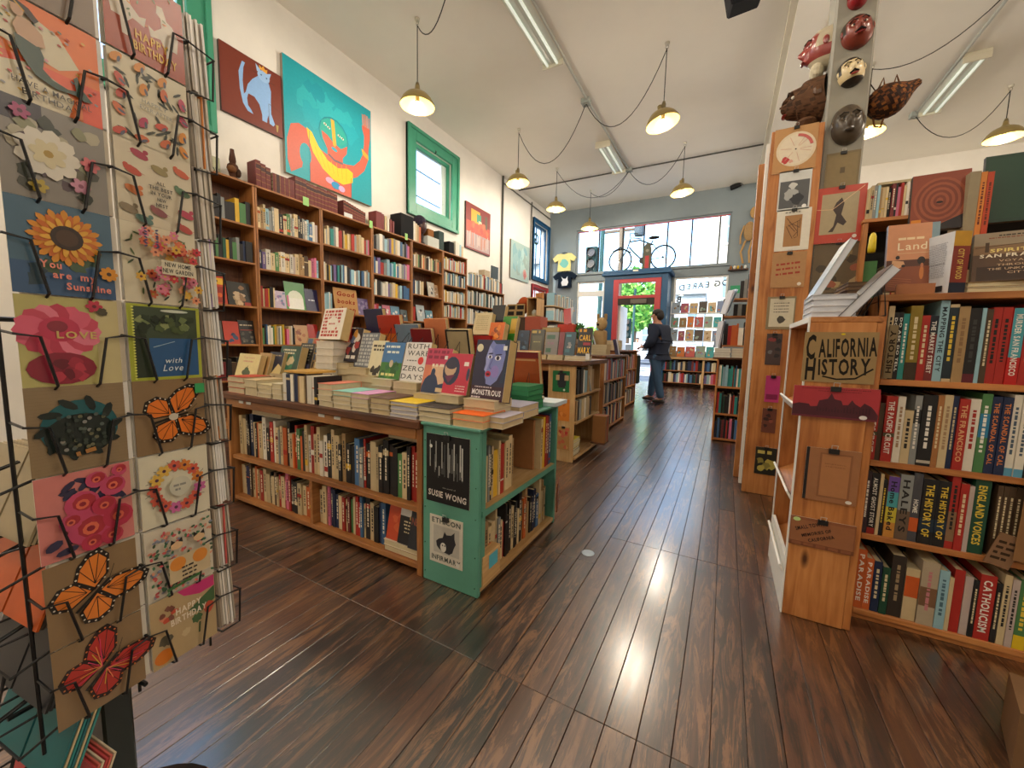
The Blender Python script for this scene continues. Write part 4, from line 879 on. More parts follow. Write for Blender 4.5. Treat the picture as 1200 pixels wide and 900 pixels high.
def art_susie(m, w, h):
    m.rect(0, 0, w, h, 0x141315)
    for i in range(26):
        x = (.08+.84*random.random())*w; y0 = (.36+.12*random.random())*h; m.line([(x, y0), (x, y0+(.1+.4*random.random())*h)], random.uniform(.006, .03)*w, random.choice((0x4a4a4a, 0x8a8a88, 0xb8b8b4, 0x2c2c2c, 0x6a6a68)))
    for i in range(6): m.line([((.1+.14*i)*w, .9*h), ((.1+.14*i)*w, .52*h)], .022*w, random.choice((0xa0a09c, 0x55555a, 0xc6c6c0)))
    m.txt('SUSIE WONG', .5*w, .13*h, .085*h, 0xd9cfc6, w=.88*w, bold=1, rot=-.03); m.txt('the world of', .55*w, .24*h, .022*h, 0xb0a8a0, w=.3*w); m.ell(.12*w, .82*h, .035*w, .035*w, 0xe0e0da)
a, c = ony(500, 508, 1.238), ony(550, 600, 1.238)
poster('poster', 'black photo poster lettered susie wong clipped on the green cabinet', 'poster', (a.x, 1.237, c.z+.005), (1, 0, 0), (0, 0, 1), c.x-a.x, a.z-c.z, art_susie)
def art_dog(m, w, h):
    m.rect(0, 0, w, h, 0xcfc8ba); m.txt('ETHICON', .5*w, .90*h, .10*h, 0x3c4540, w=.86*w, bold=1); m.txt('INFIRMARY', .5*w, .11*h, .10*h, 0x3c4540, w=.88*w, bold=1); m.rect(.12*w, .22*h, .9*w, .80*h, 0xb5b0a6)
    m.pol(S([(.30, .30), (.22, .36), (.20, .46), (.28, .52), (.40, .56), (.46, .70), (.52, .64), (.66, .66), (.76, .74), (.76, .60), (.80, .50), (.74, .40), (.70, .30), (.60, .24), (.44, .26)], w, h), 0x25242a)
    m.ell(.42*w, .36*h, .09*w, .10*h, 0xd8d4cc); m.ell(.40*w, .40*h, .02*w, .02*w, 0x25242a); m.ell(.47*w, .40*h, .02*w, .02*w, 0x25242a); m.ell(.86*w, .08*h, .06*w, .06*w, 0xdad6ce)
a, c = ony(504, 604, 1.238), ony(542, 672, 1.238)
poster('poster', 'small white poster of a dark dog clipped low on the green cabinet', 'poster', (a.x, 1.237, c.z+.01), (1, 0, 0), (0, 0, 1), c.x-a.x, a.z-c.z, art_dog)
# books in the green cabinet: spines face the aisle (+x)
Un, Nn = Vector((0, 1, 0)), Vector((1, 0, 0))
row('tkccskcycrtcct', (GX1-.03, GY0+.03, .358), Un, Nn, .33, (.19, .26), (.16, .2), 'the upper shelf of the green cabinet', lean=.1)
row('cyrmb', (GX1-.02, 1.88, .358), Un, Nn, .135, (.27, .29), (.18, .2), 'the far end of the upper green cabinet shelf', tr=(.02, .03))
o_ = tag(MB().box(0, .20, 0, .27, -.02, 0, 0xa9754a).build('display_book', 'print', None, frame((GX0+.03, 1.85, .36), (1, -.02, 0), (0, .0, 1))), 'tan decorated book standing face to the viewer inside the green cabinet', 'book')
row('tctccscrkkkckkcktottknnbcctct', (GX1-.03, GY0+.10, .036), Un, Nn, .66, (.17, .27), (.16, .2), 'the lower shelf of the green cabinet')
bx = thing('wooden_file_box', 'small pale wooden box with a blue note at the cabinet foot', 'box', (-.83, 1.30, .036))
board(bx, 'tray', GX1-.06, GX1+.006, GY0+.03, GY0+.17, .036, .16, 'pale'); MB().box(GX1+.0065, GX1+.007, GY0+.075, GY0+.145, .09, .15, 0x58b4c8).build('note', 'print', bx)
q = onx(640, 585, -.78); t_ = tag(MB().box(-.004, .004, -.06, .06, 0, .16, 0x7a4426, M=frame((-.77, 1.98, .12), (.9, .3, 0), (-.3, .9, 0))).build('wood_plaque', 'print'), 'small brown wooden board leaning out of the green cabinet toward the aisle', 'board')
# ================================================================== ON THE TABLE
def pile(l, r, ybot, hpx, Y0, d, n, top, lab, edge=0xcdbf9e, cols=None, z0=None, cf=False):
    a, c = ony(l, ybot, Y0), ony(r, ybot, Y0); hh = ony((l+r)/2, ybot-hpx, Y0).z-ony((l+r)/2, ybot, Y0).z
    return stacked(a.x+.002, c.x-.002, Y0, Y0+d, TZ+.0005 if z0 is None else z0, n, hh/n, cols or [0xcfc4ae]*(n-1)+[top], lab, edge, cf)
pile(267, 286, 458, 20, 1.235, .16, 3, 0xc2452f, 'red-covered pile at the table corner beside the card rack', cols=[0xb8402c]*3)
pile(286.5, 301, 460, 19, 1.235, .17, 2, 0xcdb48a, 'second pile from the card rack along the table front')
pile(301.5, 318, 462, 16, 1.235, .17, 3, 0xc9b98c, 'third pile from the card rack along the table front')
pile(318.5, 330, 465, 17, 1.235, .17, 3, 0xd0c4a8, 'fourth pile from the card rack along the table front')
a = ony(330.5, 467, 1.235); c = ony(371, 472, 1.235)
row('wnwntcdwwk', (a.x, 1.235, TZ), Ux, Ny, c.x-a.x, (.135, .15), (.13, .15), 'the table front among the piles', titles=False)
tag(MB().box(a.x, a.x+.20, 1.25, 1.42, TZ+.152, TZ+.163, 0xc79a4c).build('stacked_book', 'print'), 'thin tan book lying across the short standing row on the table front', 'book')
pile(372, 389, 474, 25, 1.235, .18, 4, 0xd8806a, 'pile with a pink top book on the table front')
pile(389.5, 411, 477, 21, 1.235, .17, 4, 0x8fd0c4, 'pile with a pale teal top book on the table front')
pile(411.5, 432.5, 480, 20, 1.235, .17, 4, 0xd59ac8, 'pile with a pink-lilac top book on the table front')
pile(433, 456, 484, 19, 1.235, .18, 3, 0x6a4c40, 'pile with a brown top book on the table front', 0xc3b08a)
pile(456.5, 489, 488, 18, 1.235, .17, 4, 0xe3c21c, 'pile with a bright yellow top book on the table front', 0xb8b4bc)
pile(489.5, 528, 494, 17, 1.235, .16, 3, 0x3a3434, 'pile with a dark photo top book on the table front')
pile(528.5, 566, 498, 15, 1.232, .17, 2, 0xef6a1f, 'pile with an orange top book at the green cabinet corner', 0xcdb183)
pile(566.5, 590, 499, 13, 1.28, .17, 2, 0xb7b0c0, 'pile with a grey-lilac top book behind the orange one', 0xcdb893)
pile(560, 608, 490, 15, 1.47, .2, 2, 0xa9a4b8, 'pile with a pale lilac top book at the aisle edge', 0xcdb893)
q = stacked(-.985, -.835, 1.70, 1.88, TZ+.0005, 5, .024, 0x2f7a50, 'green-covered pile at the aisle edge of the table', 0x3f8a5c, True)
stacked(-1.13, -1.0, 1.70, 1.9, TZ+.0005, 4, .027, 0xcab68c, 'tan pile beside the green-covered pile')
tag(MB().box(-.93, -.78, 1.92, 2.10, TZ+.001, TZ+.022, 0xcfdce6).build('stacked_book', 'gloss'), 'pale blue glossy book lying at the far aisle corner of the table', 'book')
# face-out books in the middle of the table
RIS = [0]
def put(label, bl, br, ty, Y, art, riser=True, **kw):
    if kw.get('tilt', 1) >= 0: kw.setdefault('yaw', -.11); kw['th'] = kw.get('th', .028)+.008; Y += .03
    o, (x0, x1, y, z0, M, w, h) = display(label, bl, br, ty, Y, art, **kw)
    if riser and z0 > TZ+.02:
        n = max(1, round((z0-TZ)/.035)); t_ = (z0-TZ-.001)/n/1.02; dep = .14 if kw.get('tilt', 0) >= 0 else .10
        y0 = Y-.05
        RIS[0] += 1
        stacked(min(x0, x1)+.003, max(x0, x1)-.003, y0, y0+dep, TZ+.0005, n, t_, random.choice((0xcdbf9e, 0xd8d0bc, 0xc4b088)), 'under the '+' '.join(label.split(' on ')[0].split(' standing')[0].split()[:8]))
    return o
def art_pear(m, w, h):
    m.rect(0, 0, w, h, 0xe2cf90); m.txt('Carmen', .5*w, .84*h, .08*h, 0xd08a72, w=.5*w); marks(m, .5*w, .68*h, .06*h, .5*w, 0xd08a72); m.ell(.5*w, .2*h, .2*w, .14*h, 0x3a4a20); m.ell(.5*w, .33*h, .10*w, .10*h, 0x3f5224); m.line([(.5*w, .42*h), (.54*w, .5*h)], .02*w, 0x3a2a18)
put('cream book with a dark green pear standing near the card rack', (275, 443), (299, 440), 414, 1.40, art_pear, spine=0xe2cf90)
put('tan book with a red edge standing beside the pear book', (299, 441), (312, 439), 413, 1.43, A_plain(0xb5905c, ('b', 5, .2, .2, .8, .8, .14, (0x9a6a3c, 0xc8a878))), spine=0xa03a2a)
put('navy and cream book standing third from the card rack', (311, 440), (327, 437), 412, 1.45, A_plain(0x1c2440, ('p', [(.35, 0), (1, 0), (1, .35), (.75, .5)], 0xd8c48a), ('l', .5, .85, .05, .7, 0xc8b890)))
put('dark green book standing with its tan page edge showing', (323, 439), (346, 436), 405, 1.47, A_plain(0x1f4a3c, ('b', 9, .15, .15, .85, .6, .11, (0x2c6a54, 0x3a7a5a, 0xc8b890)), ('l', .5, .85, .06, .7, 0xd8d0b0), ('l', .5, .74, .06, .6, 0xd8d0b0)), th=.04)
put('black list cover book standing between the green and the grid books', (346, 437), (362, 434), 402, 1.52, A_plain(0x242224, *[('l', .5, .92-.1*i, .05, .8, 0xb0a890) for i in range(6)], ('r', .1, .05, .9, .28, 0x5a5a72)))
put('tan book with a grid of small pictures standing on the table', (352, 434), (375, 431), 396, 1.53, A_plain(0x9c7c50, *[('r', .08+.3*i, .06+.24*j, .32+.3*i, .25+.24*j, random.choice((0x2a2a30, 0xc0502c, 0x3a5a80, 0xd8c8a0, 0x6a3a2a, 0x8ab0b8))) for i in range(3) for j in range(4)]))
put('dark blue and teal book standing behind the grid book', (363, 428), (377, 426), 388, 1.62, A_plain(0x1c2a50, ('r', 0, 0, 1, .4, 0x1f6a78), ('p', [(.4, .3), (.7, .35), (.62, .9), (.5, .8)], 0xd09a78), ('l', .5, .25, .06, .8, 0xc8d8d8)))
a, c = ony(371, 470, 1.47), ony(391, 470, 1.47); zt = ony(381, 402, 1.47).z
stacked(a.x, c.x, 1.47, 1.62, TZ+.0005, 8, (zt-TZ)/8, 0xe4ded0, 'tall white pile in the middle of the table', 0xd2cabc)
put('white book with red hand lettering standing on the tall white pile', (373, 399), (398, 396), 362, 1.49, A_plain(0xe6ded0, *[('l', .5, .9-.11*i, .075, .85, 0xb8321f) for i in range(8)], ('e', .5, .5, .26, .18, 0xe6ded0), ('l', .5, .5, .05, .3, 0xb8321f)), riser=False, th=.05, spine=0xb8321f)
put('dark art collage book standing beside the tall white pile', (397, 424), (418, 423), 385, 1.52, A_plain(0x2c2a34, ('b', 12, .15, .3, .85, .9, .13, (0xa03a3a, 0x6a7a9a, 0xc08a3c, 0xd0c8c0)), ('l', .5, .14, .1, .8, 0xe0dcd4)), th=.04, spine=0x8a3a2a)
put('grey book covered in pale capitals standing on the table', (414, 429), (437, 431), 390, 1.50, A_plain(0x6c7078, *[('l', .5, .92-.105*i, .07, .86, 0xb4b6b4) for i in range(9)]), th=.035)
put('cream book with a small dark figure standing on the table', (429, 440), (447, 441), 399, 1.47, A_plain(0xd8d0ae, ('b', 4, .3, .06, .7, .3, .16, (0x2c2824, 0x3a342c)), ('l', .5, .85, .06, .8, 0x3a342c), ('l', .5, .74, .06, .7, 0x3a342c)), th=.035)
put('blue and green landscape book standing beside the zero days book', (443, 443), (467, 445), 401, 1.45, A_plain(0x3f74a8, ('r', 0, 0, 1, .45, 0x3f7a34), ('b', 12, .12, .1, .88, .5, .11, (0x2c5a2a, 0x55923c, 0x346a40)), ('e', .5, .42, .09, .12, 0xc8b89a), ('l', .5, .88, .06, .8, 0xe0e8e0), ('l', .5, .73, .06, .6, 0xe0e8e0), ('l', .5, .12, .07, .8, 0xe0d890)), th=.04)
def art_zero(m, w, h):
    m.rect(0, 0, w, h, 0xdedad6)
    for t_, x, y, ww in (('RUTH', .5, .90, .84), ('WARE', .54, .72, .84), ('ZERO', .46, .33, .86), ('DAYS', .46, .12, .86)): m.txt(t_, x*w, y*h, .125*h, 0x1c1a1c, w=ww*w, bold=0)
    m.ell(.70*w, .535*h, .11*w, .11*w, 0xd6332c); marks(m, .35*w, .53*h, .03*h, .4*w, 0x55504c)
put('white book lettered ruth ware zero days with a red dot', (468, 446), (497, 448), 401, 1.43, art_zero, th=.035, spine=0x1c1a1c)
def art_sil(m, w, h):
    m.rect(0, 0, w, h, 0xd07a5c); m.rect(0, .62*h, w, h, 0xc03a5c); m.rect(.3*w, .2*h, .96*w, .62*h, 0xd8b494); marks(m, .5*w, .92*h, .07*h, .85*w, 0x8a1f40); marks(m, .5*w, .80*h, .07*h, .85*w, 0x8a1f40); marks(m, .6*w, .62*h, .06*h, .6*w, 0xe8dcc8)
    m.pol(S([(.02, .0), (.02, .14), (.10, .30), (.22, .38), (.30, .40), (.32, .52), (.40, .56), (.47, .51), (.47, .42), (.56, .36), (.66, .20), (.96, .26), (.96, 0)], w, h), 0x27385a); m.rect(.6*w, .04*h, .9*w, .13*h, 0xd0b890); m.rect(.74*w, .76*h, .9*w, .84*h, 0xe8e0dc)
put('pink and orange book with a navy seated silhouette', (492, 459), (521, 462), 408, 1.38, art_sil, th=.035)
def art_face(m, w, h):
    m.rect(0, 0, w, h, 0xc2304a); m.ell(.24*w, .56*h, .34*w, .36*h, 0x2a3352); m.ell(.2*w, .62*h, .24*w, .2*h, 0xc9a88a); m.ell(.22*w, .72*h, .24*w, .12*h, 0x33324a); m.pol(S([(.02, .42), (.44, .48), (.2, .26)], w, h), 0x6a2c50); m.ell(.93*w, .5*h, .06*w, .16*h, 0x2a3352); m.rect(.72*w, .70*h, .9*w, .80*h, 0xe8e0dc)
    for i in range(3): marks(m, .72*w, (.2-.06*i)*h, .025*h, .4*w, 0xe8c8c0)
put('crimson book with a round navy face standing beside the monstrous book', (517, 460), (546, 463), 414, 1.36, art_face, th=.04)
def art_mon(m, w, h):
    m.rect(0, 0, w, h, 0x2c2a48); m.rect(0, 0, w, .235*h, 0x3c2030)
    m.pol(S([(.50, .99), (.42, .9), (.34, .70), (.36, .60), (.33, .50), (.38, .46), (.38, .38), (.42, .34), (.44, .27), (.60, .25), (.76, .34), (.88, .52), (.92, .76), (.86, .94), (.74, .99)], w, h), 0x7c86c4)
    m.pol(S([(.42, .9), (.36, .70), (.38, .58), (.34, .50), (.40, .47), (.46, .60), (.52, .84)], w, h), 0xa0a6dc); m.ell(.66*w, .48*h, .13*w, .10*h, 0x8f80c4); m.ell(.70*w, .84*h, .14*w, .10*h, 0x6c7ac0)
    m.pol(S([(.84, .99), (.98, .99), (.98, .3), (.84, .3), (.93, .55), (.94, .78)], w, h), 0x1f3350); m.pol(S([(.5, .99), (.9, .99), (.86, .93), (.6, .93)], w, h), 0x233a5c)
    for x, y, s in ((.47, .715, .055), (.71, .70, .075)): m.ell(x*w, y*h, s*w*1.25, s*w*.8, 0xe4e4ee); m.ell(x*w, y*h, s*w*.6, s*w*.7, 0x2a2440); m.ell((x+.01)*w, (y+.055)*h, s*w*1.4, .012*h, 0x2c2a50, .1)
    m.line(S([(.58, .72), (.50, .58), (.50, .53), (.56, .52)], w, h), .02*w, 0x5a5aa0); m.ell(.475*w, .435*h, .085*w, .05*h, 0xc03048); m.ell(.475*w, .43*h, .05*w, .018*h, 0x4a1020)
    m.ell(.13*w, .86*h, .10*w, .10*w, 0xd8d2b4); m.rect(.84*w, .83*h, .95*w, .90*h, 0xe8e8e8); marks(m, .4*w, .215*h, .02*h, .55*w, 0xc8b8c0); m.txt('MONSTROUS', .5*w, .13*h, .085*h, 0xeae4e8, w=.88*w, bold=1); marks(m, .2*w, .045*h, .025*h, .3*w, 0xd8c8d0)
put('large book with a blue painted woman and the word monstrous', (550, 466), (588, 472), 398, 1.34, art_mon, th=.05, tilt=.2, spine=0x2c2a48)
# books on wire easels facing the far side of the table: their backs are seen
def easel(label, l, r, yb, ty, Y, col, extra=(), th=.03, wire=True, riser=True):
    o = put(label, (l, yb), (r, yb), ty, Y, A_plain(col, *extra), riser, tilt=-.22, th=th, spine=col)
    if wire:
        M = WM[o.name]; w = abs(ony(r, yb, Y).x-ony(l, yb, Y).x); z0 = M.translation.z; hh = (ony((l+r)/2, ty, Y+.05).z-z0); mb = MB()
        for s in (.25, .75):
            b_ = M.translation+Vector((w*s, 0, 0))
            mb.tube([b_+Vector((-.02, -.09, .004)), b_+Vector((0, -.035-.22*hh*.5, hh*.55)), b_+Vector((.025, -.09, .004)), b_+Vector((.025, .0, .003))], .0022, 0x141416, 5)
        tag(mb.build('wire_stand', 'blackwire'), 'black wire easel behind the '+label, 'book stand', 'black wire book stands')
easel('navy book seen from the back, near the good books sign', 432, 454, 398, 364, 1.90, 0x26264a, wire=False)
easel('red and orange book seen from the back', 447, 473, 402, 371, 1.86, 0xb03420, (('r', 0, 0, 1, .35, 0xc0641c), ('r', .7, .55, .82, .68, 0x1c1a1a)))
easel('slate blue book seen from the back', 466, 493, 402, 381, 1.84, 0x6f8296)
easel('dark red book seen from the back', 484, 508, 408, 386, 1.80, 0x7a2428)
easel('peach orange book seen from the back', 502, 527, 413, 375, 1.88, 0xc87850)
easel('tan book with a black border seen from the back', 525, 552, 417, 387, 1.82, 0x1e1c1c, (('r', .08, .03, .92, .93, 0xa89878),), th=.045)
easel('brown-orange tall book seen from the back at the aisle corner', 599, 634, 463, 412, 1.97, 0xa8502a, (('r', 0, .86, 1, 1, 0x7a2a30), ('r', .1, .80, .9, .84, 0xc89a70)), th=.04)
stacked(ony(549, 415, 1.9).x, ony(574, 415, 1.9).x, 1.9, 2.05, TZ+.0005, 6, (ony(561, 396, 1.9).z-TZ)/6, 0xa02420, 'red pile at the back of the table', 0xa82a24, True)
put('cream book without picture standing on the red pile', (553, 393), (573, 391), 367, 1.93, A_plain(0xd6c498, *[('l', .5, .85-.09*i, .03, .7, 0xa89468) for i in range(8)]), False, th=.03)
put('black book standing behind the cream one', (572, 391), (587, 391), 358, 2.02, A_plain(0x242426), True)
put('orange book with brown leaves standing at the back of the table', (571, 402), (588, 402), 378, 1.90, A_plain(0xd86a20, ('b', 6, .2, .2, .8, .8, .16, (0x8a4018, 0xe88a30, 0xb85a1c))), True, th=.04)
put('green and yellow book standing at the back corner', (585, 400), (602, 399), 371, 2.0, A_plain(0x3f8a30, ('r', .6, .3, 1, .9, 0xc8a030), ('r', 0, 0, .5, .2, 0x9a5a30)), True)
# ================================================================== RIGHT HAND BOOKCASE
RY = 1.888
rc = thing('bookcase', 'chest-high pine bookcase of local history books facing the viewer', 'bookcase', (1.2, RY, 0))
RX1 = 1.62
RZ = [.936, .632, .347, .045]
board(rc, 'side_panel', .478, .502, RY, RY+.25, 0, 1.215, 'pine'); board(rc, 'side_panel', RX1-.024, RX1, RY, RY+.25, 0, 1.215, 'pine')
board(rc, 'top', .475, RX1+.003, RY-.005, RY+.26, 1.215, 1.238, 'pine'); board(rc, 'back_panel', .502, RX1-.024, RY+.238, RY+.25, .02, 1.215, 'soot', 0)
for z in RZ: board(rc, 'shelf', .502, RX1-.024, RY, RY+.238, z-.022, z, 'pine')
board(rc, 'plinth', .502, RX1-.024, RY+.012, RY+.03, 0, .022, 'pine')
def rrow(z, org, sc_, yb, items, where):
    """items: left, right (crop x), height, colour, title, title colour, bands"""
    for i, (l, r, h, col, title, tc_, bands) in enumerate(items):
        yl = org[1]+yb(l)*sc_; yr = org[1]+yb(r)*sc_
        a, c = ony(org[0]+l*sc_, yl, RY+.006).x, ony(org[0]+r*sc_, yr, RY+.006).x
        cn, cc = col if isinstance(col, tuple) else (CNAME[col], PAL[col])
        shelf_book(c-a-.0006, h, random.uniform(.15, .19), cc, frow((a, RY+.006+random.uniform(0, .006), z), Ux, Ny), '%s spine book, %s along the %s history shelf' % (cn, ordn(i+1), where), 'local history books', title, tc_, bands, tsize=.5)
W_, K_, Y_, C_ = 0xe8e4da, 0x1c1a1a, 0xe0c040, 0xd8c8a0
rrow(RZ[0], (1000, 330), .2554, lambda x: 438+x*.052, [
    (112, 128, .25, 'u', None, W_, ()), (128, 155, .262, 'c', '=', K_, ()), (155, 178, .24, 'k', 'DO ASK DO TELL', W_, ()), (178, 200, .24, 'k', 'DO ASK DO TELL', W_, ()), (200, 228, .235, 'e', '=', W_, ()), (228, 283, .262, ('olive', 0x8a7424), '=', C_, [(0, .24, 0x3c2c1c)]),
    (283, 320, .228, 'r', '=', C_, ()), (320, 360, .226, 'm', 'THE MARKET STREET', W_, [(.72, 1, 0x1c2430)]), (360, 402, .278, 'l', 'MAPPING THE CITY', 0x1c2a34, ()), (402, 445, .264, ('black and cream', 0x1f2c34), '=', Y_, [(0, .04, 0xc9b48c), (.96, 1, 0xc9b48c)]), (445, 495, .256, 't', '=', 0x8a6a48, ()),
    (495, 550, .25, 'k', '=', 0x3c3a3a, [(0, .12, 0x5c1a26)]), (550, 570, .25, 'l', None, K_, ()), (570, 600, .246, 'd', '=', C_, ()), (600, 643, .252, 'r', '=', K_, ()), (644, 689, .252, 'r', '=', K_, ()), (690, 748, .248, ('teal and red', 0xb8201c), 'MURDER SAN FRANCISCO', W_, [(.36, 1, 0x4a9aa6)]),
    (749, 800, .262, 'r', '=', C_, ()), (800, 840, .24, 'k', None, W_, ()), (841, 880, .25, 'c', None, K_, ()), (881, 920, .23, 'b', None, W_, ())], 'top')
rrow(RZ[1], (1000, 330), .2554, lambda x: 806+x*.118, [
    (56, 96, .243, 'r', 'THE PACIFIC CIRCUIT', W_, [(.38, .44, 0x4a4a30)]), (97, 120, .215, 'd', None, W_, ()), (121, 172, .243, 'r', 'THE PACIFIC CIRCUIT', W_, [(.38, .44, 0x4a4a30)]), (173, 208, .243, 'w', '=', 0xa08060, ()), (209, 250, .195, 'c', '=', K_, ()), (251, 284, .25, 's', '=', W_, [(.6, .8, 0x2c2c2c)]), (285, 350, .255, 'k', '=', W_, [(.04, .08, 0xb8b0a0)]),
    (351, 380, .256, ('brown-orange', 0xa06a3c), '=', C_, ()), (381, 420, .258, 'c', '=', 0xa08060, ()), (421, 448, .256, 'n', '=', 0xc8b890, ()), (449, 498, .248, 'r', 'THE FRANCISCO', 0xd8a878, ()), (499, 548, .25, 'w', '=', 0xa02a20, ()), (549, 596, .27, 'g', '=', W_, [(.45, .75, 0x2c7aa0)]), (597, 641, .262, 'n', 'THE SCANDAL OF CAL', 0xd07a3c, ()), (642, 690, .262, 'n', 'THE SCANDAL OF CAL', 0xd07a3c, ()),
    (691, 731, .272, 'w', '=', 0x4a5a6a, [(0, .1, 0x5a9ab8)]), (732, 775, .272, 'w', '=', 0x4a5a6a, [(0, .1, 0x5a9ab8)]), (776, 815, .26, 'k', None, W_, ()), (816, 860, .25, 'r', None, W_, ()), (861, 900, .24, 'c', None, W_, ())], 'second')
rrow(RZ[2], (1000, 540), .2667, lambda x: 300+x*.16, [
    (8, 30, .235, 'c', '=', K_, [(0, .42, 0x9a2a22)]), (31, 56, .24, ('pink and black', 0x3a2a30), '=', W_, ()), (57, 92, .236, 'k', 'ALMOST GHOST STORY', W_, [(0, .1, 0x9a2a22)]), (93, 108, .236, 'c', None, K_, ()), (109, 128, .215, 'k', '=', Y_, ()), (129, 178, .232, ('rainbow', 0xc88a3c), 'Home Baked', K_, [(.75, 1, 0x6a4a9a), (.5, .75, 0x4aa0a8), (.25, .5, 0xc8b83c)]),
    (179, 236, .245, 's', 'HALEYS', K_, [(0, .45, 0x6a5644)]), (237, 277, .256, ('grey and orange', 0x4a4a50), 'HOME', W_, [(.15, .35, 0xc85a24)]), (278, 344, .24, 'k', 'THE HISTORY OF', Y_, [(.2, .4, 0x1f3040)]), (345, 400, .24, 'k', 'THE HISTORY OF', Y_, [(.2, .4, 0x1f3040)]), (401, 438, .27, 'r', '=', K_, [(.1, .5, 0x8a6a4c)]), (439, 476, .24, 'r', '=', C_, ()), (477, 500, .235, 'f', None, K_, ()),
    (501, 572, .262, 'G', 'ENGLAND VOICES', Y_, ()), (600, 625, .25, 'd', '=', C_, ()), (626, 650, .25, 'd', '=', C_, ()), (651, 680, .25, 'd', '=', C_, ()), (681, 710, .25, 'd', '=', C_, ()), (711, 740, .25, 'd', '=', C_, ())], 'third')
rrow(RZ[3], (1000, 540), .2667, lambda x: 655+x*.262, [
    (-6, 33, .235, 'o', 'PARADISE', W_, ()), (34, 68, .205, 'o', 'PARADISE', W_, ()), (69, 105, .2, 'n', '=', C_, ()), (106, 140, .185, 'G', '=', C_, ()), (143, 205, .238, ('dark city photo', 0x332a24), '=', 0xa08a68, ()), (207, 268, .2, 'c', None, W_, [(.45, .85, 0xc85a24)]), (270, 345, .24, ('beige photo', 0xb0a088), '=', 0xc07a80, [(.3, .6, 0x7a5a40)]), (347, 391, .22, 'l', '=', 0x4a6a78, ()),
    (392, 412, .2, 'c', None, W_, ()), (413, 458, .232, 'r', None, W_, ()), (460, 496, .215, 'f', None, W_, ()), (497, 520, .21, 'k', '=', C_, ()), (521, 592, .235, 'r', 'CATHOLICISM', W_, ()), (594, 620, .215, 'k', '=', C_, ()), (622, 656, .25, 'c', '=', K_, ()), (657, 690, .24, 'f', '=', K_, ()), (692, 745, .245, 'g', '=', Y_, [(0, .2, 0xd8b820)]), (746, 790, .23, 'y', None, K_, ())], 'bottom')
for z, cd in zip(RZ, ('kcrbtkwgcrlkmtbcn', 'rkcwbnktcrgwkctbr', 'dkcrtkbwcgkmrtck', 'okbcrwktnglcrkbt')):
    row(cd, (1.055, RY+.008, z), Ux, Ny, .53, (.19, .26), (.15, .19), 'history', False)
# cardboard tags on its shelves
def art_txt(t_, col=0x2a1f18, rot=0, hh=.3, w=.8): return lambda m, w_, h_: m.txt(t_, w_/2, h_/2, hh*min(w_, h_), col, w=w*(h_ if rot else w_), bold=1, rot=rot)
poster('cardboard_tag', 'slim upright cardboard tag lettered history at the shelf end', 'sign', (.508, RY-.004, .94), (1, 0, .0), (.03, 0, 1), .024, .19, art_txt('HISTORY', rot=math.pi/2, hh=.6), .003, 0x8a7a5c, False, 'matte')
a = ony(1000+575*.2667, 540+420*.2667, RY-.01); 
poster('cardboard_tag', 'small brown cardboard tag with handwriting tilted on the third shelf', 'sign', (a.x-.002, RY-.012, .335), (.92, .0, -.25), (.25, 0, .97), .062, .115, lambda m, w, h: [marks(m, w*.5, h*(.75-.17*i), .009, w*.75, 0x3a2a1c, .1) for i in range(4)], .003, 0x86654a, False, 'matte')
a = ony(1187, 655, RY-.02)
poster('cardboard_tag', 'large brown cardboard sign lettered local cut by the picture edge', 'sign', (a.x+.0, RY-.02, .36), (.97, -.2, 0), (.04, 0, 1), .14, .28, art_txt('LOCAL', 0x1c1816, math.pi/2, .42), .004, 0x8a6440, False, 'matte')
q = onz(1186, 893, .02)
cb = thing('cardboard_box', 'brown cardboard box with handwriting low at the picture corner', 'box', (q.x+.06, q.y, 0))
MB().box(0, .16, 0, .155, -.18, 0, 0x77583c).build('carton', 'matte', cb, frame((q.x, q.y, 0), (.95, -.3, 0), (0, 0, 1)))
mb = MB(); mb.z = .0005; [marks(mb, .07, .155*(.8-.18*i), .012, .1, 0x2a1f18, .1) for i in range(4)]; mb.build('handwriting', 'print', cb, frame((q.x, q.y, 0), (.95, -.3, 0), (0, 0, 1)))
# books standing on the right hand bookcase
def art_land(m, w, h):
    m.rect(0, 0, w, h, 0xcf8f68); m.rect(0, .0, w, .36*h, 0x8a4a30); m.rect(0, .36*h, w, .46*h, 0x5a3428); marks(m, .55*w, .78*h, .035*h, .6*w, 0xe8d0a8); m.txt('Land', .58*w, .665*h, .11*h, 0xf0e0c0, w=.66*w)
    m.line(S([(.25, .56), (.95, .56)], w, h), .006*h, 0xe0c49c); m.pol(S([(.12, .36), (.14, .46), (.40, .44), (.44, .38), (.30, .34)], w, h), 0xd0a078); m.ell(.16*w, .35*h, .06*w, .06*w, 0x2a1c18); m.ell(.40*w, .37*h, .045*w, .045*w, 0x2a1c18); m.ell(.26*w, .50*h, .05*w, .03*h, 0x2c2020)
    m.ell(.82*w, .26*h, .05*w, .10*h, 0xc8783c); m.ell(.80*w, .44*h, .09*w, .06*h, 0x241a18); m.ell(.82*w, .37*h, .035*w, .035*h, 0xb8704c)
    for i in range(5): m.line(S([(.05, .20-.03*i), (.6, .16-.035*i)], w, h), .006*h, 0xb06a44)
o, _ = display('sunset coloured book lettered land standing on the history bookcase', (1036, 343), (1088, 338), 264, 1.96, art_land, th=.02, tilt=.14, spine=0x3a2c2c)
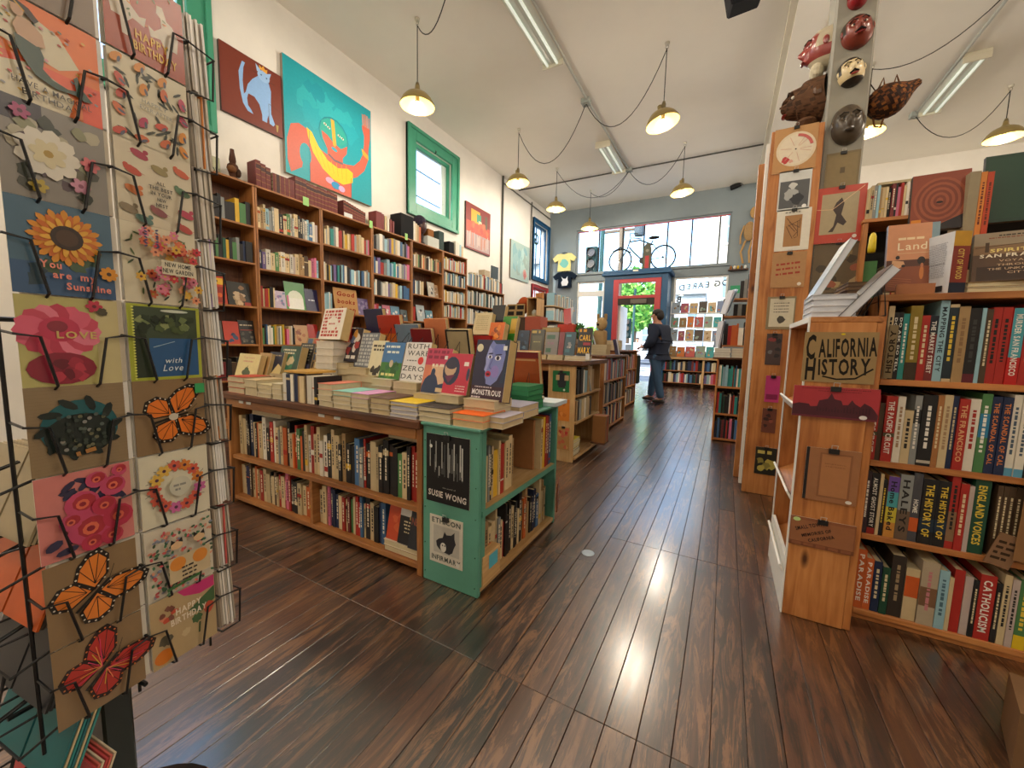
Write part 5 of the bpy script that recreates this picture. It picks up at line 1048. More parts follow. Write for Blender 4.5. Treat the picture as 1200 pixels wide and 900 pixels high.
def art_spirits(m, w, h):
    m.rect(0, 0, w, h, 0x5a4232); m.rect(0, .70*h, w, h, 0x9a8a74); m.rect(0, .55*h, w, .74*h, 0x8a6a4c); m.pol(S([(.78, .6), (.78, .9), (.9, .97), (.99, .9), (.99, .6)], w, h), 0x6a4a34)
    for x in (.12, .55): m.rect(x*w, .60*h, (x+.04)*w, .80*h, 0x4a3626)
    m.line(S([(.02, .70), (.78, .76)], w, h), .012*h, 0x4a3626); m.rect(.05*w, .02*h, .95*w, .30*h, 0x3c2a22)
    marks(m, .45*w, .93*h, .025*h, .4*w, 0x3a2c22); marks(m, .4*w, .885*h, .02*h, .5*w, 0x8a4a30)
    m.txt('SPIRITS OF', .5*w, .625*h, .065*h, 0xe8d27c, w=.66*w, bold=1); m.txt('SAN FRANCISCO', .52*w, .52*h, .065*h, 0xf0e6d0, w=.9*w, bold=1)
    for t_, y, ww in (('VOYAGES', .41, .38), ('THROUGH', .325, .42), ('THE UNKNOWN', .245, .60), ('CITY', .165, .2)): m.txt(t_, .46*w, y*h, .042*h, 0xd8b894, w=ww*w)
ztop = 1.2385
a, c = ony(1129, 342, 1.93), ony(1215, 341, 1.93)
zz = stacked(a.x+.0, c.x+.1, 1.915, 2.06, ztop, 2, .018, [0xd8cfb4, 0x9a7a4c], 'flat pile under the spirits book on the history bookcase', 0xd2c4a0)
M = frame((a.x+.012, 1.925, zz+.0005), (.985, -.17, 0), (.03, .17, .985)); w, h, e = .215, .165, .002
mb = MB().box(0, w, 0, h, -e, 0, 0x5a4232).box(0, w, 0, h, -.03, -.028, 0x3a2c22).box(0, e, 0, h, -.03, 0, 0x3a2c22); art_spirits(mb, w, h)
o = tag(mb.build('display_book', 'gloss', None, M), 'wide book lettered spirits of san francisco on the history bookcase', 'book', 'books stood face out'); MB().box(e, w-.003, .003, h-.003, -.028, -e, 0xd2c4a0).build('page_block', 'matte', o, M)
# thick paperback turned so that its back cover and its spine are seen
a = ony(1113, 343, 1.89); t_, h, d = .05, .205, .15
M = frow((a.x-.003, 1.897, ztop+.0005), (.93, .37, 0), (.37, -.93, 0))
o = shelf_book(t_, h, d, 0xd6d8dc, M, 'thick pale paperback lettered city of wood turned spine out', 'books on the history bookcase', None, bands=[(.0, .17, 0x1b2236), (.17, .76, 0x8a3428), (.76, 1, 0xc8962c)])
MB().txt('CITY OF WOOD', 0, 0, .017, 0xe0c060, w=.10, bold=1, rot=-math.pi/2).build('spine_lettering', 'print', o, M @ frame((t_/2, -.0006, h*.47), (1, 0, 0), (0, 0, 1)))
mb = MB(); marks(mb, 0, 0, .004, .1, 0x8a8a90)
for i in range(20): marks(mb, 0, .07-.006*i, .0025, .11, 0x9a9ca4)
mb.rect(.02, -.095, .055, -.075, 0x2a2a2c); mb.build('back_cover_print', 'print', o, M @ frame((-.0005, d/2, h/2), (0, -1, 0), (0, 0, 1)))
tag(MB().box(1040/1e9, .10, 0, .012, 0, .035, 0xb0714a, M=frame((ony(1048, 343, 1.91).x, 1.895, ztop+.0005), (1, 0, 0), (0, 1, 0))).build('stacked_book', 'print'), 'small tan book lying before the land book', 'book')
# ================================================================== CALIFORNIA HISTORY UNIT
UX0, UX1, UY0, UY1, UZ = .262, .452, 1.785, 2.28, 1.135
cu_ = thing('display_unit', 'pine display unit lettered california history with slanted aisle shelves', 'bookcase', (.35, UY0, 0))
board(cu_, 'end_panel', UX0+.004, UX1, UY0, UY0+.02, 0, UZ, 'pine', .002); board(cu_, 'end_panel_edge', UX0-.001, UX0+.0035, UY0, UY0+.02, 0, UZ, 'edge_white', 0)
board(cu_, 'far_panel', UX0+.004, UX1, UY1-.02, UY1, 0, UZ, 'pine'); board(cu_, 'far_panel_edge', UX0-.001, UX0+.0035, UY1-.02, UY1, 0, UZ, 'edge_white', 0)
board(cu_, 'back_panel', UX1-.012, UX1, UY0+.02, UY1-.02, 0, UZ-.02, 'pine'); board(cu_, 'top', UX0+.004, UX1+.015, UY0-.0, UY1, UZ, UZ+.02, 'pine'); board(cu_, 'top_edge', UX0-.002, UX0+.0035, UY0, UY1, UZ, UZ+.02, 'edge_white', 0)
for z in (.80, .46, .16):
    mb = MB().box(0, .165, 0, UY1-UY0-.042, -.012, 0, 0xffffff, M=frame((UX0+.006, UY0+.021, z), (.86, 0, .5), (0, 1, 0))); mb.build('slanted_shelf', 'pineY', cu_)
    MB().box(-.004, .004, 0, UY1-UY0-.042, -.012, .03, 0xffffff, M=frame((UX0, UY0+.021, z), (.86, 0, .5), (0, 1, 0))).build('shelf_lip', 'edge_white', cu_)
board(cu_, 'kick_board', UX0, UX0+.012, UY0+.02, UY1-.02, 0, .22, 'edge_white', 0)
board(cu_, 'corner_batten', UX1, UX1+.024, UY0+.006, UY0+.1, 0, UZ, 'pine')
def onpanel(name, label, cat, l, t, r, bt, Y, art, **kw):
    a, c = ony(l, t, Y), ony(r, bt, Y); return poster(name, label, cat, (a.x, Y, c.z), (1, 0, 0), (0, 0, 1), c.x-a.x, a.z-c.z, art, **kw)
def art_cal(m, w, h):
    K = 0x1f1b16
    m.txt('C', .10*w, .70*h, .46*h, K, w=.13*w, bold=1); m.txt('ALIFORNIA', .60*w, .70*h, .34*h, K, w=.78*w, bold=1, rot=.06); m.txt('H', .12*w, .26*h, .42*h, K, w=.14*w, bold=1); m.txt('ISTORY', .58*w, .32*h, .30*h, K, w=.70*w, bold=1, rot=.05)
    m.line(S([(.3, .12), (.5, .07), (.75, .10), (.97, .30)], w, h), .03*h, K); m.ell(.53*w, .96*h, .03*w, .015*w, 0xd8c020)
onpanel('cardboard_sign', 'kraft cardboard sign hand lettered california history', 'sign', 944, 389, 1024, 451, 1.781, art_cal, th=.004, base=0x9a8058, clipat=False, mat='matte')
def art_redpost(m, w, h):
    m.rect(0, 0, w, h, 0xa8323a); marks(m, .5*w, .93*h, .025*h, .8*w, 0x6a1c24); marks(m, .55*w, .86*h, .02*h, .5*w, 0x6a1c24)
    m.pol(S([(0, .05), (0, .38), (.08, .44), (.2, .42), (.22, .34), (.30, .36), (.32, .55), (.42, .62), (.46, .80), (.50, .62), (.58, .58), (.60, .45), (.66, .46), (.70, .62), (.74, .5), (.80, .42), (.84, .55), (.92, .45), (.96, .34), (1, .2), (1, .05)], w, h), 0x4a1c28); m.rect(0, 0, w, .06*h, 0x6a2430)
    for i in range(18): m.rect((.3+.035*i)*w, .2*h, (.315+.035*i)*w, (.26+.15*random.random())*h, 0x3a1622)
    m.ell(.84*w, .10*h, .045*w, .03*w, 0xe4e0da)
a = ony(932, 450, 1.77); onpanel('print_sheet', 'wide red tinted print of old mansions clipped on the pine end', 'print', 931, 451, 1028, 495, 1.772, art_redpost)
def art_tanbook(m, w, h):
    m.rect(0, 0, w, h, 0x9a6844); m.rect(0, 0, .06*w, h, 0x1d1b1d); m.rect(.26*w, .08*h, .86*w, .92*h, 0x8a5a3a); m.rect(.30*w, .11*h, .82*w, .89*h, 0xa87248); marks(m, .56*w, .72*h, .015*h, .4*w, 0x8a5a3a); marks(m, .56*w, .67*h, .015*h, .36*w, 0x8a5a3a); m.ell(.86*w, .05*h, .06*w, .04*w, 0xe0dcd4)
onpanel('print_sheet', 'plain tan pamphlet with a black edge clipped on the pine end', 'print', 946, 523, 1003, 594, 1.778, art_tanbook)
def art_brown(m, w, h):
    m.rect(0, 0, w, h, 0x8a5436); m.rect(.02*w, .12*h, .98*w, .9*h, 0x95603e); m.rect(0, 0, w, .14*h, 0x74432a)
    for i in range(5): m.rect((.05+.19*i)*w, .02*h, (.2+.19*i)*w, .12*h, 0x8a5436)
    for t_, x, y, ww, hh in (('SMALL TOWN', .30, .72, .46, .12), ('MEMORIES OF', .42, .52, .48, .10), ('CALIFORNIA', .50, .36, .42, .11)): m.txt(t_, x*w, y*h, hh*h, 0x2a1812, w=ww*w, bold=1, rot=.42)
    m.ell(.10*w, .9*h, .06*w, .04*w, 0xb8d890)
onpanel('print_sheet', 'brown pamphlet with slanted lettering clipped lowest on the pine end', 'print', 927, 603, 1000, 652, 1.778, art_brown)
# on top of the unit
stacked(.268, .40, 1.80, 1.98, UZ+.0205, 4, .02, 0xd8d8de, 'white pile on the pine display unit', 0xcfd2da)
def leanbook(label, o, U, V, w, h, th, col, edge=0xd4d6de):
    M = frame(o, U, V); mb = MB().box(0, w, 0, h, -.002, 0, col).box(0, w, 0, h, -th, -th+.002, col).box(0, .002, 0, h, -th, 0, col)
    p_ = tag(mb.build('display_book', 'gloss', None, M), label, 'book', 'books stood face out'); MB().box(.002, w-.003, .003, h-.003, -th+.002, -.002, edge).build('page_block', 'matte', p_, M); return p_
# they face the aisle (-x) and lean back to the right; their page edges are seen
leanbook('white paged book leaning over the white pile toward the aisle', (.275, 2.02, UZ+.105), (0, -1, 0), (.42, 0, .90), .16, .225, .022, 0xb8c8d0)
leanbook('grey backed thick book on a wire easel at the unit front', (.345, 1.93, UZ+.022), (0, -1, 0), (.60, 0, .80), .14, .215, .03, 0x5a5c60)
wire_stand('black wire easel holding the grey backed book', (.37, 1.86, UZ+.021), (0, -1, 0), .12, .22, .5)
wire_stand('black wire easel holding the white paged book over the pile', (.33, 2.08, UZ+.021), (0, -1, 0), .12, .26, .5)
stacked(.40, .47, 2.0, 2.2, UZ+.021, 9, .016, 0x6a5040, 'dark ridged pile behind the wire easels', 0x8a7058)
tag(MB().lathe([(0, 0), (.014, 0), (.015, .02), (.013, .07), (.008, .085), (0, .09)], 0xd8c020, 12, ony(1021, 296, 2.4)).build('highlighter_bottle', 'gloss', smooth=True), 'yellow bottle standing behind the land book', 'bottle')
# ================================================================== TALL CASE BESIDE THE PILLAR
tc_ = thing('tall_bookcase', 'tall pine case with clipped prints on its end beside the pillar', 'bookcase', (.31, 3.23, 0))
board(tc_, 'end_panel', .172, .455, 3.232, 3.255, 0, 2.48, 'pine', .003)
board(tc_, 'far_panel', .172, .40, 4.62, 4.645, 0, 2.48, 'pine'); board(tc_, 'back_panel', .40, .41, 3.56, 4.62, 0, 2.46, 'dark', 0); board(tc_, 'top', .172, .41, 3.56, 4.62, 2.455, 2.48, 'pine')
for z in (.10, .50, .88, 1.26, 1.64, 2.06): board(tc_, 'shelf', .155, .40, 3.56, 4.62, z-.022, z, 'pine')
board(tc_, 'face_post', .125, .172, 3.58, 3.66, 0, 2.42, 'pine', .003); board(tc_, 'steel_strip', .150, .170, 3.26, 3.30, .05, 2.42, 'edge_white', 0)
for z, cd in ((.10, 'lwbcslwk'*4), (.50, 'rkbclske'*4), (.88, 'wlescbkw'*4), (1.26, 'cswlkrbw'*4), (1.64, 'wcsklwcb'*4)):
    row(cd, (.172, 4.6, z), (0, -1, 0), (-1, 0, 0), 1.0, (.2, .27), (.15, .2), 'tall case', False)
def A_rec(m, w, h):
    m.rect(0, 0, w, h, 0xb88a58); m.ell(.52*w, .5*h, .46*w, .46*w, 0xd8c8ac, n=28); m.ell(.52*w, .5*h, .40*w, .40*w, 0xdccfb8, n=28); m.ell(.52*w, .5*h, .02*w, .02*w, 0x3a2a20); m.blob(.3*w, .28*h, .09*w, 0xb83a3c); m.blob(.42*w, .24*h, .05*w, 0xd8a090)
    for i in range(8): m.line([((.52+.1*math.cos(i))*w, .5*h+.1*w*math.sin(i)), ((.52+.36*math.cos(i))*w, .5*h+.36*w*math.sin(i))], .012*w, 0xc89a84)
    m.pol([(.52*w+.4*w*math.cos(a), .5*h+.4*w*math.sin(a)) for a in [.2+.1*k for k in range(14)]]+[(.52*w+.33*w*math.cos(a), .5*h+.33*w*math.sin(a)) for a in [1.5-.1*k for k in range(14)]], 0xc0605c)
def A_bw(m, w, h): m.rect(0, 0, w, h, 0xcfd0cc); m.rect(.05*w, .06*h, .95*w, .74*h, 0x5a5c5e); m.blob(.4*w, .4*h, .22*w, 0xa8aaa8); m.blob(.6*w, .28*h, .2*w, 0x36383c); m.blob(.45*w, .62*h, .12*w, 0xc8c8c4); m.ell(.84*w, .08*h, .07*w, .07*w, 0xe8e8e4)
def A_mapp(m, w, h): m.rect(0, 0, w, h, 0xe0dacb); m.rect(.25*w, .1*h, .75*w, .85*h, 0xa87a4c); [m.line(S([(.3+.4*random.random(), .2+.6*random.random()), (.3+.4*random.random(), .2+.6*random.random())], w, h), .02*w, 0x5a3c28) for _ in range(9)]; marks(m, .5*w, .92*h, .03*h, .5*w, 0x8a8478)
def A_script(m, w, h): m.rect(0, 0, w, h, 0xb08558); [marks(m, .5*w, (.68-.14*i)*h, .055*h, .74*w, 0xa03a26, .08) for i in range(3)]; m.ell(.85*w, .09*h, .06*w, .06*w, 0xe0d8cc)
def A_cert(m, w, h): m.rect(0, 0, w, h, 0x8a7a5c); m.rect(.1*w, .08*h, .95*w, .94*h, 0xcfc6ae); [marks(m, .52*w, (.8-.09*i)*h, .025*h, .55*w, 0x55504a) for i in range(4)]; m.blob(.52*w, .3*h, .14*w, 0x4a463e)
PY3 = 3.229
for (l, t, r, bt), art, lab in (((909, 153, 955, 197), A_rec, 'round disc with red print in a clear sleeve, topmost on the tall case end'), ((914, 202, 948, 244), A_bw, 'black and white photo print on the tall case end'), ((911, 247, 947, 292), A_mapp, 'white bordered tan map print on the tall case end'), ((906, 297, 942, 336), A_script, 'kraft card with red script on the tall case end'), ((900, 348, 930, 386), A_cert, 'cream certificate print on the tall case end'),
                                ((899, 391, 914, 428), A_plain(0x4a3a38, ('b', 8, .2, .15, .8, .85, .16, (0x8a3a3a, 0x6a6a6a, 0x2c2a2c))), 'dark red patterned print lower on the tall case end'), ((898, 440, 912, 472), A_plain(0xc03a78, ('r', .1, .1, .9, .3, 0x8a2450)), 'bright pink card on the tall case end'), ((894, 478, 908, 508), A_plain(0x6a3a2c, ('b', 6, .2, .2, .8, .8, .16, (0x8a4a3a, 0x3a2420))), 'brown red card on the tall case end'), ((886, 523, 908, 558), A_plain(0x26241c, ('b', 6, .2, .15, .8, .6, .2, (0xb8a850, 0x8a8040)), ('l', .5, .82, .12, .8, 0xc8b860)), 'yellow and black card lowest on the tall case end')):
    onpanel('print_sheet', lab, 'print', l, t, r, bt, PY3, art)
PYP = 3.26
onpanel('print_sheet', 'plain brown square sleeve clipped on the pillar under the masks', 'print', 969, 181, 1005, 218, PYP, A_plain(0x7a6a4c, ('r', .06, .06, .94, .94, 0x84724f), ('r', .44, .42, .58, .58, 0x5a4c36)))
def A_redrec(m, w, h): m.rect(0, 0, w, h, 0xb84434); m.rect(.12*w, .16*h, .86*w, .88*h, 0xa89878); m.pol(S([(.30, .2), (.40, .3), (.44, .5), (.36, .6), (.42, .72), (.52, .8), (.58, .7), (.54, .5), (.66, .36), (.60, .3), (.48, .36), (.40, .2)], w, h), 0x3a2c28); m.ell(.84*w, .1*h, .045*w, .045*w, 0xe0d8cc); m.line(S([(.02, .62), (.35, .6), (.95, .97)], w, h), .012*w, 0xe0b890)
onpanel('print_sheet', 'large red bordered print in a glossy sleeve on the pillar', 'print', 958, 222, 1010, 282, PYP-.02, A_redrec, mat='gloss')
onpanel('print_sheet', 'dim brown patterned print under the red bordered one', 'print', 955, 286, 1006, 342, PYP-.01, A_plain(0x6a5a44, ('b', 16, .1, .1, .9, .9, .1, (0x8a7858, 0x4a4034, 0xb09870, 0x9a5a44))))
# ---- masks
def mask(label, c, U, V, w, h, d, face, hair=None, brows=0x1c1614, lips=0x7a1c1c, beard=None, moustache=False, chin=0, eyes=0xe8e0d0, ribs=0, nose=.42):
    M = frame(c, U, V); t_ = thing('carved_mask', label, 'mask', M=M, group='carved masks on the pillar')
    nu, nv = 28, 30; vs = []; fs = []; cols = []
    def hgt(u, v):
        r2 = min(1, u*u+v*v); z = math.sqrt(max(0, 1-r2))*d
        z += d*nose*math.exp(-(u/.13)**2-((v+.02)/.24)**2)*(1-.5*max(0, v)) - d*.16*(math.exp(-((abs(u)-.36)/.17)**2-((v-.2)/.12)**2)) + d*.14*math.exp(-(u/.26)**2-((v+.45)/.09)**2) + d*.10*math.exp(-((v-.40)/.09)**2)*(abs(u) < .7)
        if ribs: z += d*.09*math.sin(ribs*(r2**.5)*9+2*math.atan2(v, u))
        return z
    for i in range(nv+1):
        v = -1+2*i/nv; s = max(0, 1-abs(v)**2.5)**.5*(1-.10*max(0, -v)**2) 
        for j in range(nu+1):
            u = (-1+2*j/nu)*s; vs.append((u*w/2, v*h/2, hgt(u, v)))
    mb = MB()
    for i in range(nv):
        for j in range(nu):
            k = i*(nu+1)+j; v = -1+2*(i+.5)/nv; u = (-1+2*(j+.5)/nu)
            col = face
            if hair is not None and (v > .62-.10*abs(u)*abs(u) or (abs(u) > .8 and v > -.1)): col = hair
            if beard is not None and v < -.62: col = beard
            if ribs and (int((u*u+v*v)**.5*9*ribs) % 3 == 0): col = tuple(q*.45 for q in lin(col))
            mb.add([vs[k], vs[k+1], vs[k+nu+2], vs[k+nu+1]], [(0, 1, 2, 3)], col)
    mb.build('face', 'rough' if ribs else 'gloss', t_, M, smooth=False)
    for s in (-1, 1):
        u, v = s*.34, .2; MB().ball((u*w/2, v*h/2, hgt(u, v)), (w*.085, h*.045, d*.07), eyes, 10, 6).ball((u*w/2, v*h/2, hgt(u, v)+d*.05), (w*.035, h*.035, d*.05), 0x15100e, 8, 5).build('eye', 'gloss', t_, M)
        MB().tube([(s*.14*w/2, .36*h/2, hgt(s*.14, .36)+.002), (s*.36*w/2, .46*h/2, hgt(s*.36, .46)+.002), (s*.60*w/2, .34*h/2, hgt(s*.6, .34)+.002)], h*.02, brows, 5).build('brow', 'matte', t_, M)
        MB().ball((s*.92*w/2, .05*h/2, d*.22), (w*.07, h*.12, d*.14), face, 8, 6).build('ear', 'gloss', t_, M)
    MB().ball((0, -.46*h/2, hgt(0, -.46)), (w*.16, h*.035, d*.09), lips, 10, 6).build('mouth', 'gloss', t_, M)
    if moustache: MB().tube([(-.3*w/2, -.36*h/2, hgt(-.3, -.36)+.004), (0, -.27*h/2, hgt(0, -.27)+.006), (.3*w/2, -.36*h/2, hgt(.3, -.36)+.004)], h*.032, 0x1a1412, 6).build('moustache', 'matte', t_, M)
    if chin: MB().ball((0, -.98*h/2, d*.4), (w*.3, h*.22*chin, d*.3), beard if beard is not None else face, 10, 7).build('beard', 'rough', t_, M)
    return t_
def onpil(px, py): p = ony(px, py, 3.262); return (p.x, 3.262, p.z)
mask('small glossy red mask topmost on the pillar', onpil(1005, -2), (1, 0, 0), (0, 0, 1), .10, .13, .07, 0x8a1f24, hair=0x5a1418)
mask('dark red face mask with black hair, second on the pillar', onpil(1004, 39), (1, 0, .12), (-.12, 0, 1), .155, .19, .08, 0x7a3426, hair=0x2a2018, moustache=True)
mask('white painted mask with a black moustache and beard', onpil(997, 86), (1, 0, .18), (-.18, 0, 1), .135, .17, .07, 0xd8c498, hair=0x2a221c, moustache=True, beard=0x2a221c, lips=0x9a3a30)
mask('dark carved wooden mask lowest on the pillar', onpil(993, 147), (1, 0, .06), (-.06, 0, 1), .165, .24, .07, 0x4a3f32, brows=0x2a241c, lips=0x2a2018, eyes=0x6a5c48)
p = ony(952, 62, 3.39); mask('bald mask with a red face and white beard on the pillar side', (.455, 3.39, p.z), (0, -1, 0), (0, 0, 1), .20, .26, .13, 0x8a3a34, hair=0xb0a48c, brows=0x2a2018, beard=0xc0b69c, chin=1.1, nose=.28)
p = ony(938, 122, 3.40); mask('big brown carved demon mask on the pillar side above the tall case', (.455, 3.40, p.z), (0, -1, 0), (0, 0, 1), .24, .28, .21, 0x5a3c26, brows=0x3a2818, lips=0x8a2a22, ribs=2.2, chin=.6, nose=.12)
# woven fish mask on the right side of the pillar
c = ony(1040, 118, 3.36); t_ = thing('fish_basket', 'brown woven fish shaped basket mask hanging off the pillar', 'mask', c)
prof = [(.0, -.115), (.05, -.105), (.085, -.075), (.102, -.035), (.106, .0), (.10, .03), (.086, .06), (.064, .09), (.044, .115), (.03, .14), (.02, .165), (0, .175)]
M3 = frame((0, 0, 0), (.2, .9, -.1), (-.45, .2, .87), (.89, -.1, .44)).to_3x3() @ Matrix.Scale(.92, 3)
mb = MB(); mb.lathe([tuple(p_) for q0, q1 in zip(prof, prof[1:]) for p_ in (q0, ((q0[0]+q1[0])/2, (q0[1]+q1[1])/2))]+[prof[-1]], 0x70421f, 44, c, M3)
for k in range(len(mb.c)): mb.c[k] = lin(random.choice((0x70401c, 0x4a2a14, 0x84501f, 0x643818, 0x2c180c)) if (k//44+(k % 44)//3) % 3 else 0x2c180c)
mb.build('body', 'rough', t_)
for s in (-1, 1): MB().tube([c+Vector((.0, 0, .08))+Vector((.02*s, 0, 0)), c+Vector((.03*s, 0, .14)), c+Vector((.05*s, .0, .08))], .006, 0x6a4424, 5).build('loop', 'rough', t_)
MB().tube([c+Vector((-.06, 0, -.09)), c+Vector((-.05, 0, -.14)), c+Vector((-.02, 0, -.15)), c+Vector((-.01, 0, -.10))], .006, 0x6a4424, 5).build('loop', 'rough', t_)
MB().tube([c+Vector((-.06, -.02, .05)), Vector((.66, 3.36, c.z+.16))], .003, 0x3a2c20, 4).build('cord', 'matte', t_)
# ================================================================== BACK BOOKCASE ON THE RIGHT
bk = thing('tall_bookcase', 'dark pine bookcase with art books standing behind the history shelves', 'bookcase', (1.6, 3.2, 0))
board(bk, 'side_panel', .69, .715, 3.2, 3.48, 0, 1.82, 'pine'); board(bk, 'side_panel', 2.6, 2.625, 3.2, 3.48, 0, 1.82, 'pine'); board(bk, 'top', .685, 2.63, 3.195, 3.48, 1.82, 1.842, 'pine'); board(bk, 'back_panel', .715, 2.6, 3.465, 3.48, 0, 1.82, 'soot', 0)
for z in (.1, .5, .9, 1.3): board(bk, 'shelf', .715, 2.6, 3.2, 3.465, z-.022, z, 'pine')
row('ccsltcckmkprcwfb', (.70, 3.21, 1.842), Ux, Ny, .215, (.17, .2), (.14, .17), 'the back bookcase top', tr=(.01, .016))
stacked(.74, .93, 3.23, 3.38, 2.045, 1, .012, 0xcabf9c, 'lying across the books on the back bookcase')
row('gkcrwlsctk'*3, (.72, 3.22, 1.3), Ux, Ny, 1.8, (.2, .3), (.14, .17), 'back', False)
def A_rings(m, w, h):
    m.rect(0, 0, w, h, 0x8a4430)
    for k in range(9): m.ell(.5*w, .5*h, (.46-.05*k)*w, (.42-.045*k)*h, (0x9a5238, 0x7c3c2a)[k % 2], n=24)
    m.ell(.5*w, .48*h, .06*w, .03*w, 0x2a1c18); m.pol(S([(.0, 0), (.3, .0), (.2, .12), (.04, .16)], w, h), 0x8aa0a8); m.pol(S([(.3, 0), (.99, 0), (.95, .25), (.6, .12)], w, h), 0x2c2628); m.rect(.02*w, .12*h, .2*w, .2*h, 0xd8862c)
def bigcover(label, quad, Y, art, th=.03, tilt=.12, mat='print', yaw=0):
    a, c = ony(*quad[0], Y), ony(*quad[1], Y); top = ony(*quad[2], Y+.04); w = c.x-a.x; h = (top.z-a.z)/math.cos(tilt)
    M = frame((a.x, Y, a.z), (math.cos(yaw), math.sin(yaw), 0), (0, math.sin(tilt), math.cos(tilt))); mb = MB().box(0, w, 0, h, -th, 0, 0x33302c); art(mb, w, h); return tag(mb.build('display_book', mat, None, M), label, 'book', 'books stood face out')
t2 = thing('display_ledge', 'wooden ledge carrying large books before the back bookcase', 'shelf', (1.1, 2.75, 0))
board(t2, 'ledge', .78, 1.9, 2.68, 2.92, 1.545, 1.57, 'pine'); board(t2, 'upright', .78, .805, 2.70, 2.92, 0, 1.545, 'pine'); board(t2, 'upright', 1.875, 1.9, 2.70, 2.92, 0, 1.545, 'pine')
bigcover('large red-brown book with a ringed plate pattern', ((1065, 272), (1133, 262), (1068, 208)), 2.76, A_rings, yaw=-.06)
bigcover('tall dark green board standing behind the spirits book', ((1150, 262), (1232, 262), (1165, 183)), 2.78, A_plain(0x1c3a2c, ('r', .05, .05, .95, .95, 0x1f4030), ('l', .3, .3, .1, .2, 0x14281f)), .02)
for k, (l, r, c, lab) in enumerate(((1130, 1142.5, 0x9c8e72, 'beige tall book, first beside the ringed plate book'), (1143, 1150, 0xd8863c, 'orange tall book, second beside the ringed plate book'), (1150.5, 1158, 0xc04a2c, 'red-orange tall book, third beside the ringed plate book'))):
    a, c_ = ony(l, 255, 2.74), ony(r, 255, 2.74); shelf_book(c_.x-a.x, ony(l, 203, 2.74).z-1.571, .16, c, frow((a.x, 2.735, 1.571), Ux, Ny), lab, 'tall books on the ledge', '=' if k else None, 0x6a2a18)
bigcover('low landscape book with a blue sky in front of the ringed plate', ((1078, 318), (1098, 318), (1085, 262)), 2.3, A_plain(0x4a5a3c, ('r', 0, .5, 1, 1, 0x8aa4b0), ('b', 5, .2, .2, .8, .4, .2, (0x3a4a30, 0x6a7a4a))), .02)
# ================================================================== CARD SPINNER
cd_, cn_ = Vector((-.127, .992, 0)).normalized(), Vector((.992, .127, 0)).normalized()
CS, CP, CW = .80, .1283, .104
CTOP = [1.590, 1.461, 1.337, 1.211, 1.083, .957, .829, .698, .570]
CA, CB = .2435, .3585
def cpt(a, z, out=0): p = cd_*a - cn_*(CS-out); return Vector((p.x, p.y, z))
CC = cd_*.353 - cn_*(CS+.135)
sp = thing('card_spinner', 'black wire spinner rack full of greeting cards beside the viewer', 'card rack', (CC.x, CC.y, 0))
MB().box(-.022, .022, -.022, .022, .02, 1.95, 0x14211d, M=frame((CC.x, CC.y, 0), cd_, (0, 0, 1), cn_) @ Matrix.Rotation(-math.pi/2, 4, 'X')).build('post', 'gloss', sp, bev=.004)
MB().lathe([(0, .035), (.05, .034), (.12, .028), (.16, .014), (.165, .0)], 0x121315, 28, (CC.x-.01, CC.y+.0, 0)).build('base', 'gloss', sp, smooth=True)
for z in (.42, 1.05, 1.68):
    for s in (-1, 1):
        for dd, ee in ((cd_, cn_), (cn_, cd_)): MB().tube([Vector((CC.x, CC.y, z)), Vector((CC.x, CC.y, z))+dd*s*.12], .004, 0x141416, 5).build('arm', 'blackwire', sp)
def upright(a, out): MB().tube([cpt(a, .40, out), cpt(a, 1.80, out)], .0026, 0x141416, 5).build('upright_wire', 'blackwire', sp)
for a in (CA-.006, CA+CW+.005, CB+CW+.006): upright(a, -.034)
def pocket(a, zt):
    z0 = zt-CP; mb = MB(); zm = z0+CP*.58
    for s in (0, 1):
        ae = a-.005 if s == 0 else a+CW+.005; ai = a+.018 if s == 0 else a+CW-.018
        mb.tube([cpt(ae, zm+.004, -.034), cpt(ae, zm, .006), cpt(ai, zm-.004, .008), cpt(ai+(.012 if s == 0 else -.012), z0+.002, .009), cpt(ai+(.012 if s == 0 else -.012), z0-.003, .0), cpt(ai+(.012 if s == 0 else -.012), z0-.003, -.034)], .0019, 0x131315, 5)
    mb.build('pocket_wire', 'blackwire', sp)
def card(name, art, a, zt, nback, label, base=0xe4dccb, edgecol=(0xe6e2da, 0xd4cdbf, 0xc8bda8, 0xdedad4)):
    M = frame(cpt(a, zt-CP+.001), cd_, (0, 0, 1)); h = CP-.0025; mb = MB().box(0, CW, 0, h, -.0014, 0, base); art(mb, CW, h)
    o = tag(mb.build('greeting_card', 'gloss', None, M), label, 'card', 'greeting cards on the spinner')
    for k in range(nback):
        Mk = frame(cpt(a+random.uniform(-.001, .0015)+(.007 if a < .3 else 0), zt-CP+.001+random.uniform(0, .003), -.0044*(k+1)), cd_, (0, 0, 1)); c = random.choice(edgecol)
        tag(MB().box(0, CW, 0, h, -.003, 0, c).build('greeting_card', 'gloss', None, Mk), ('card tucked directly behind the ', 'second card tucked behind the ')[k]+name+' card', 'card', 'cards tucked behind the '+name+' card')
    pocket(a, zt)
def R_(): return random.random()
def a_dim(m, w, h): m.rect(0, 0, w, h, 0x8a7868); m.rect(0, 0, .3*w, h, 0x9a8470)
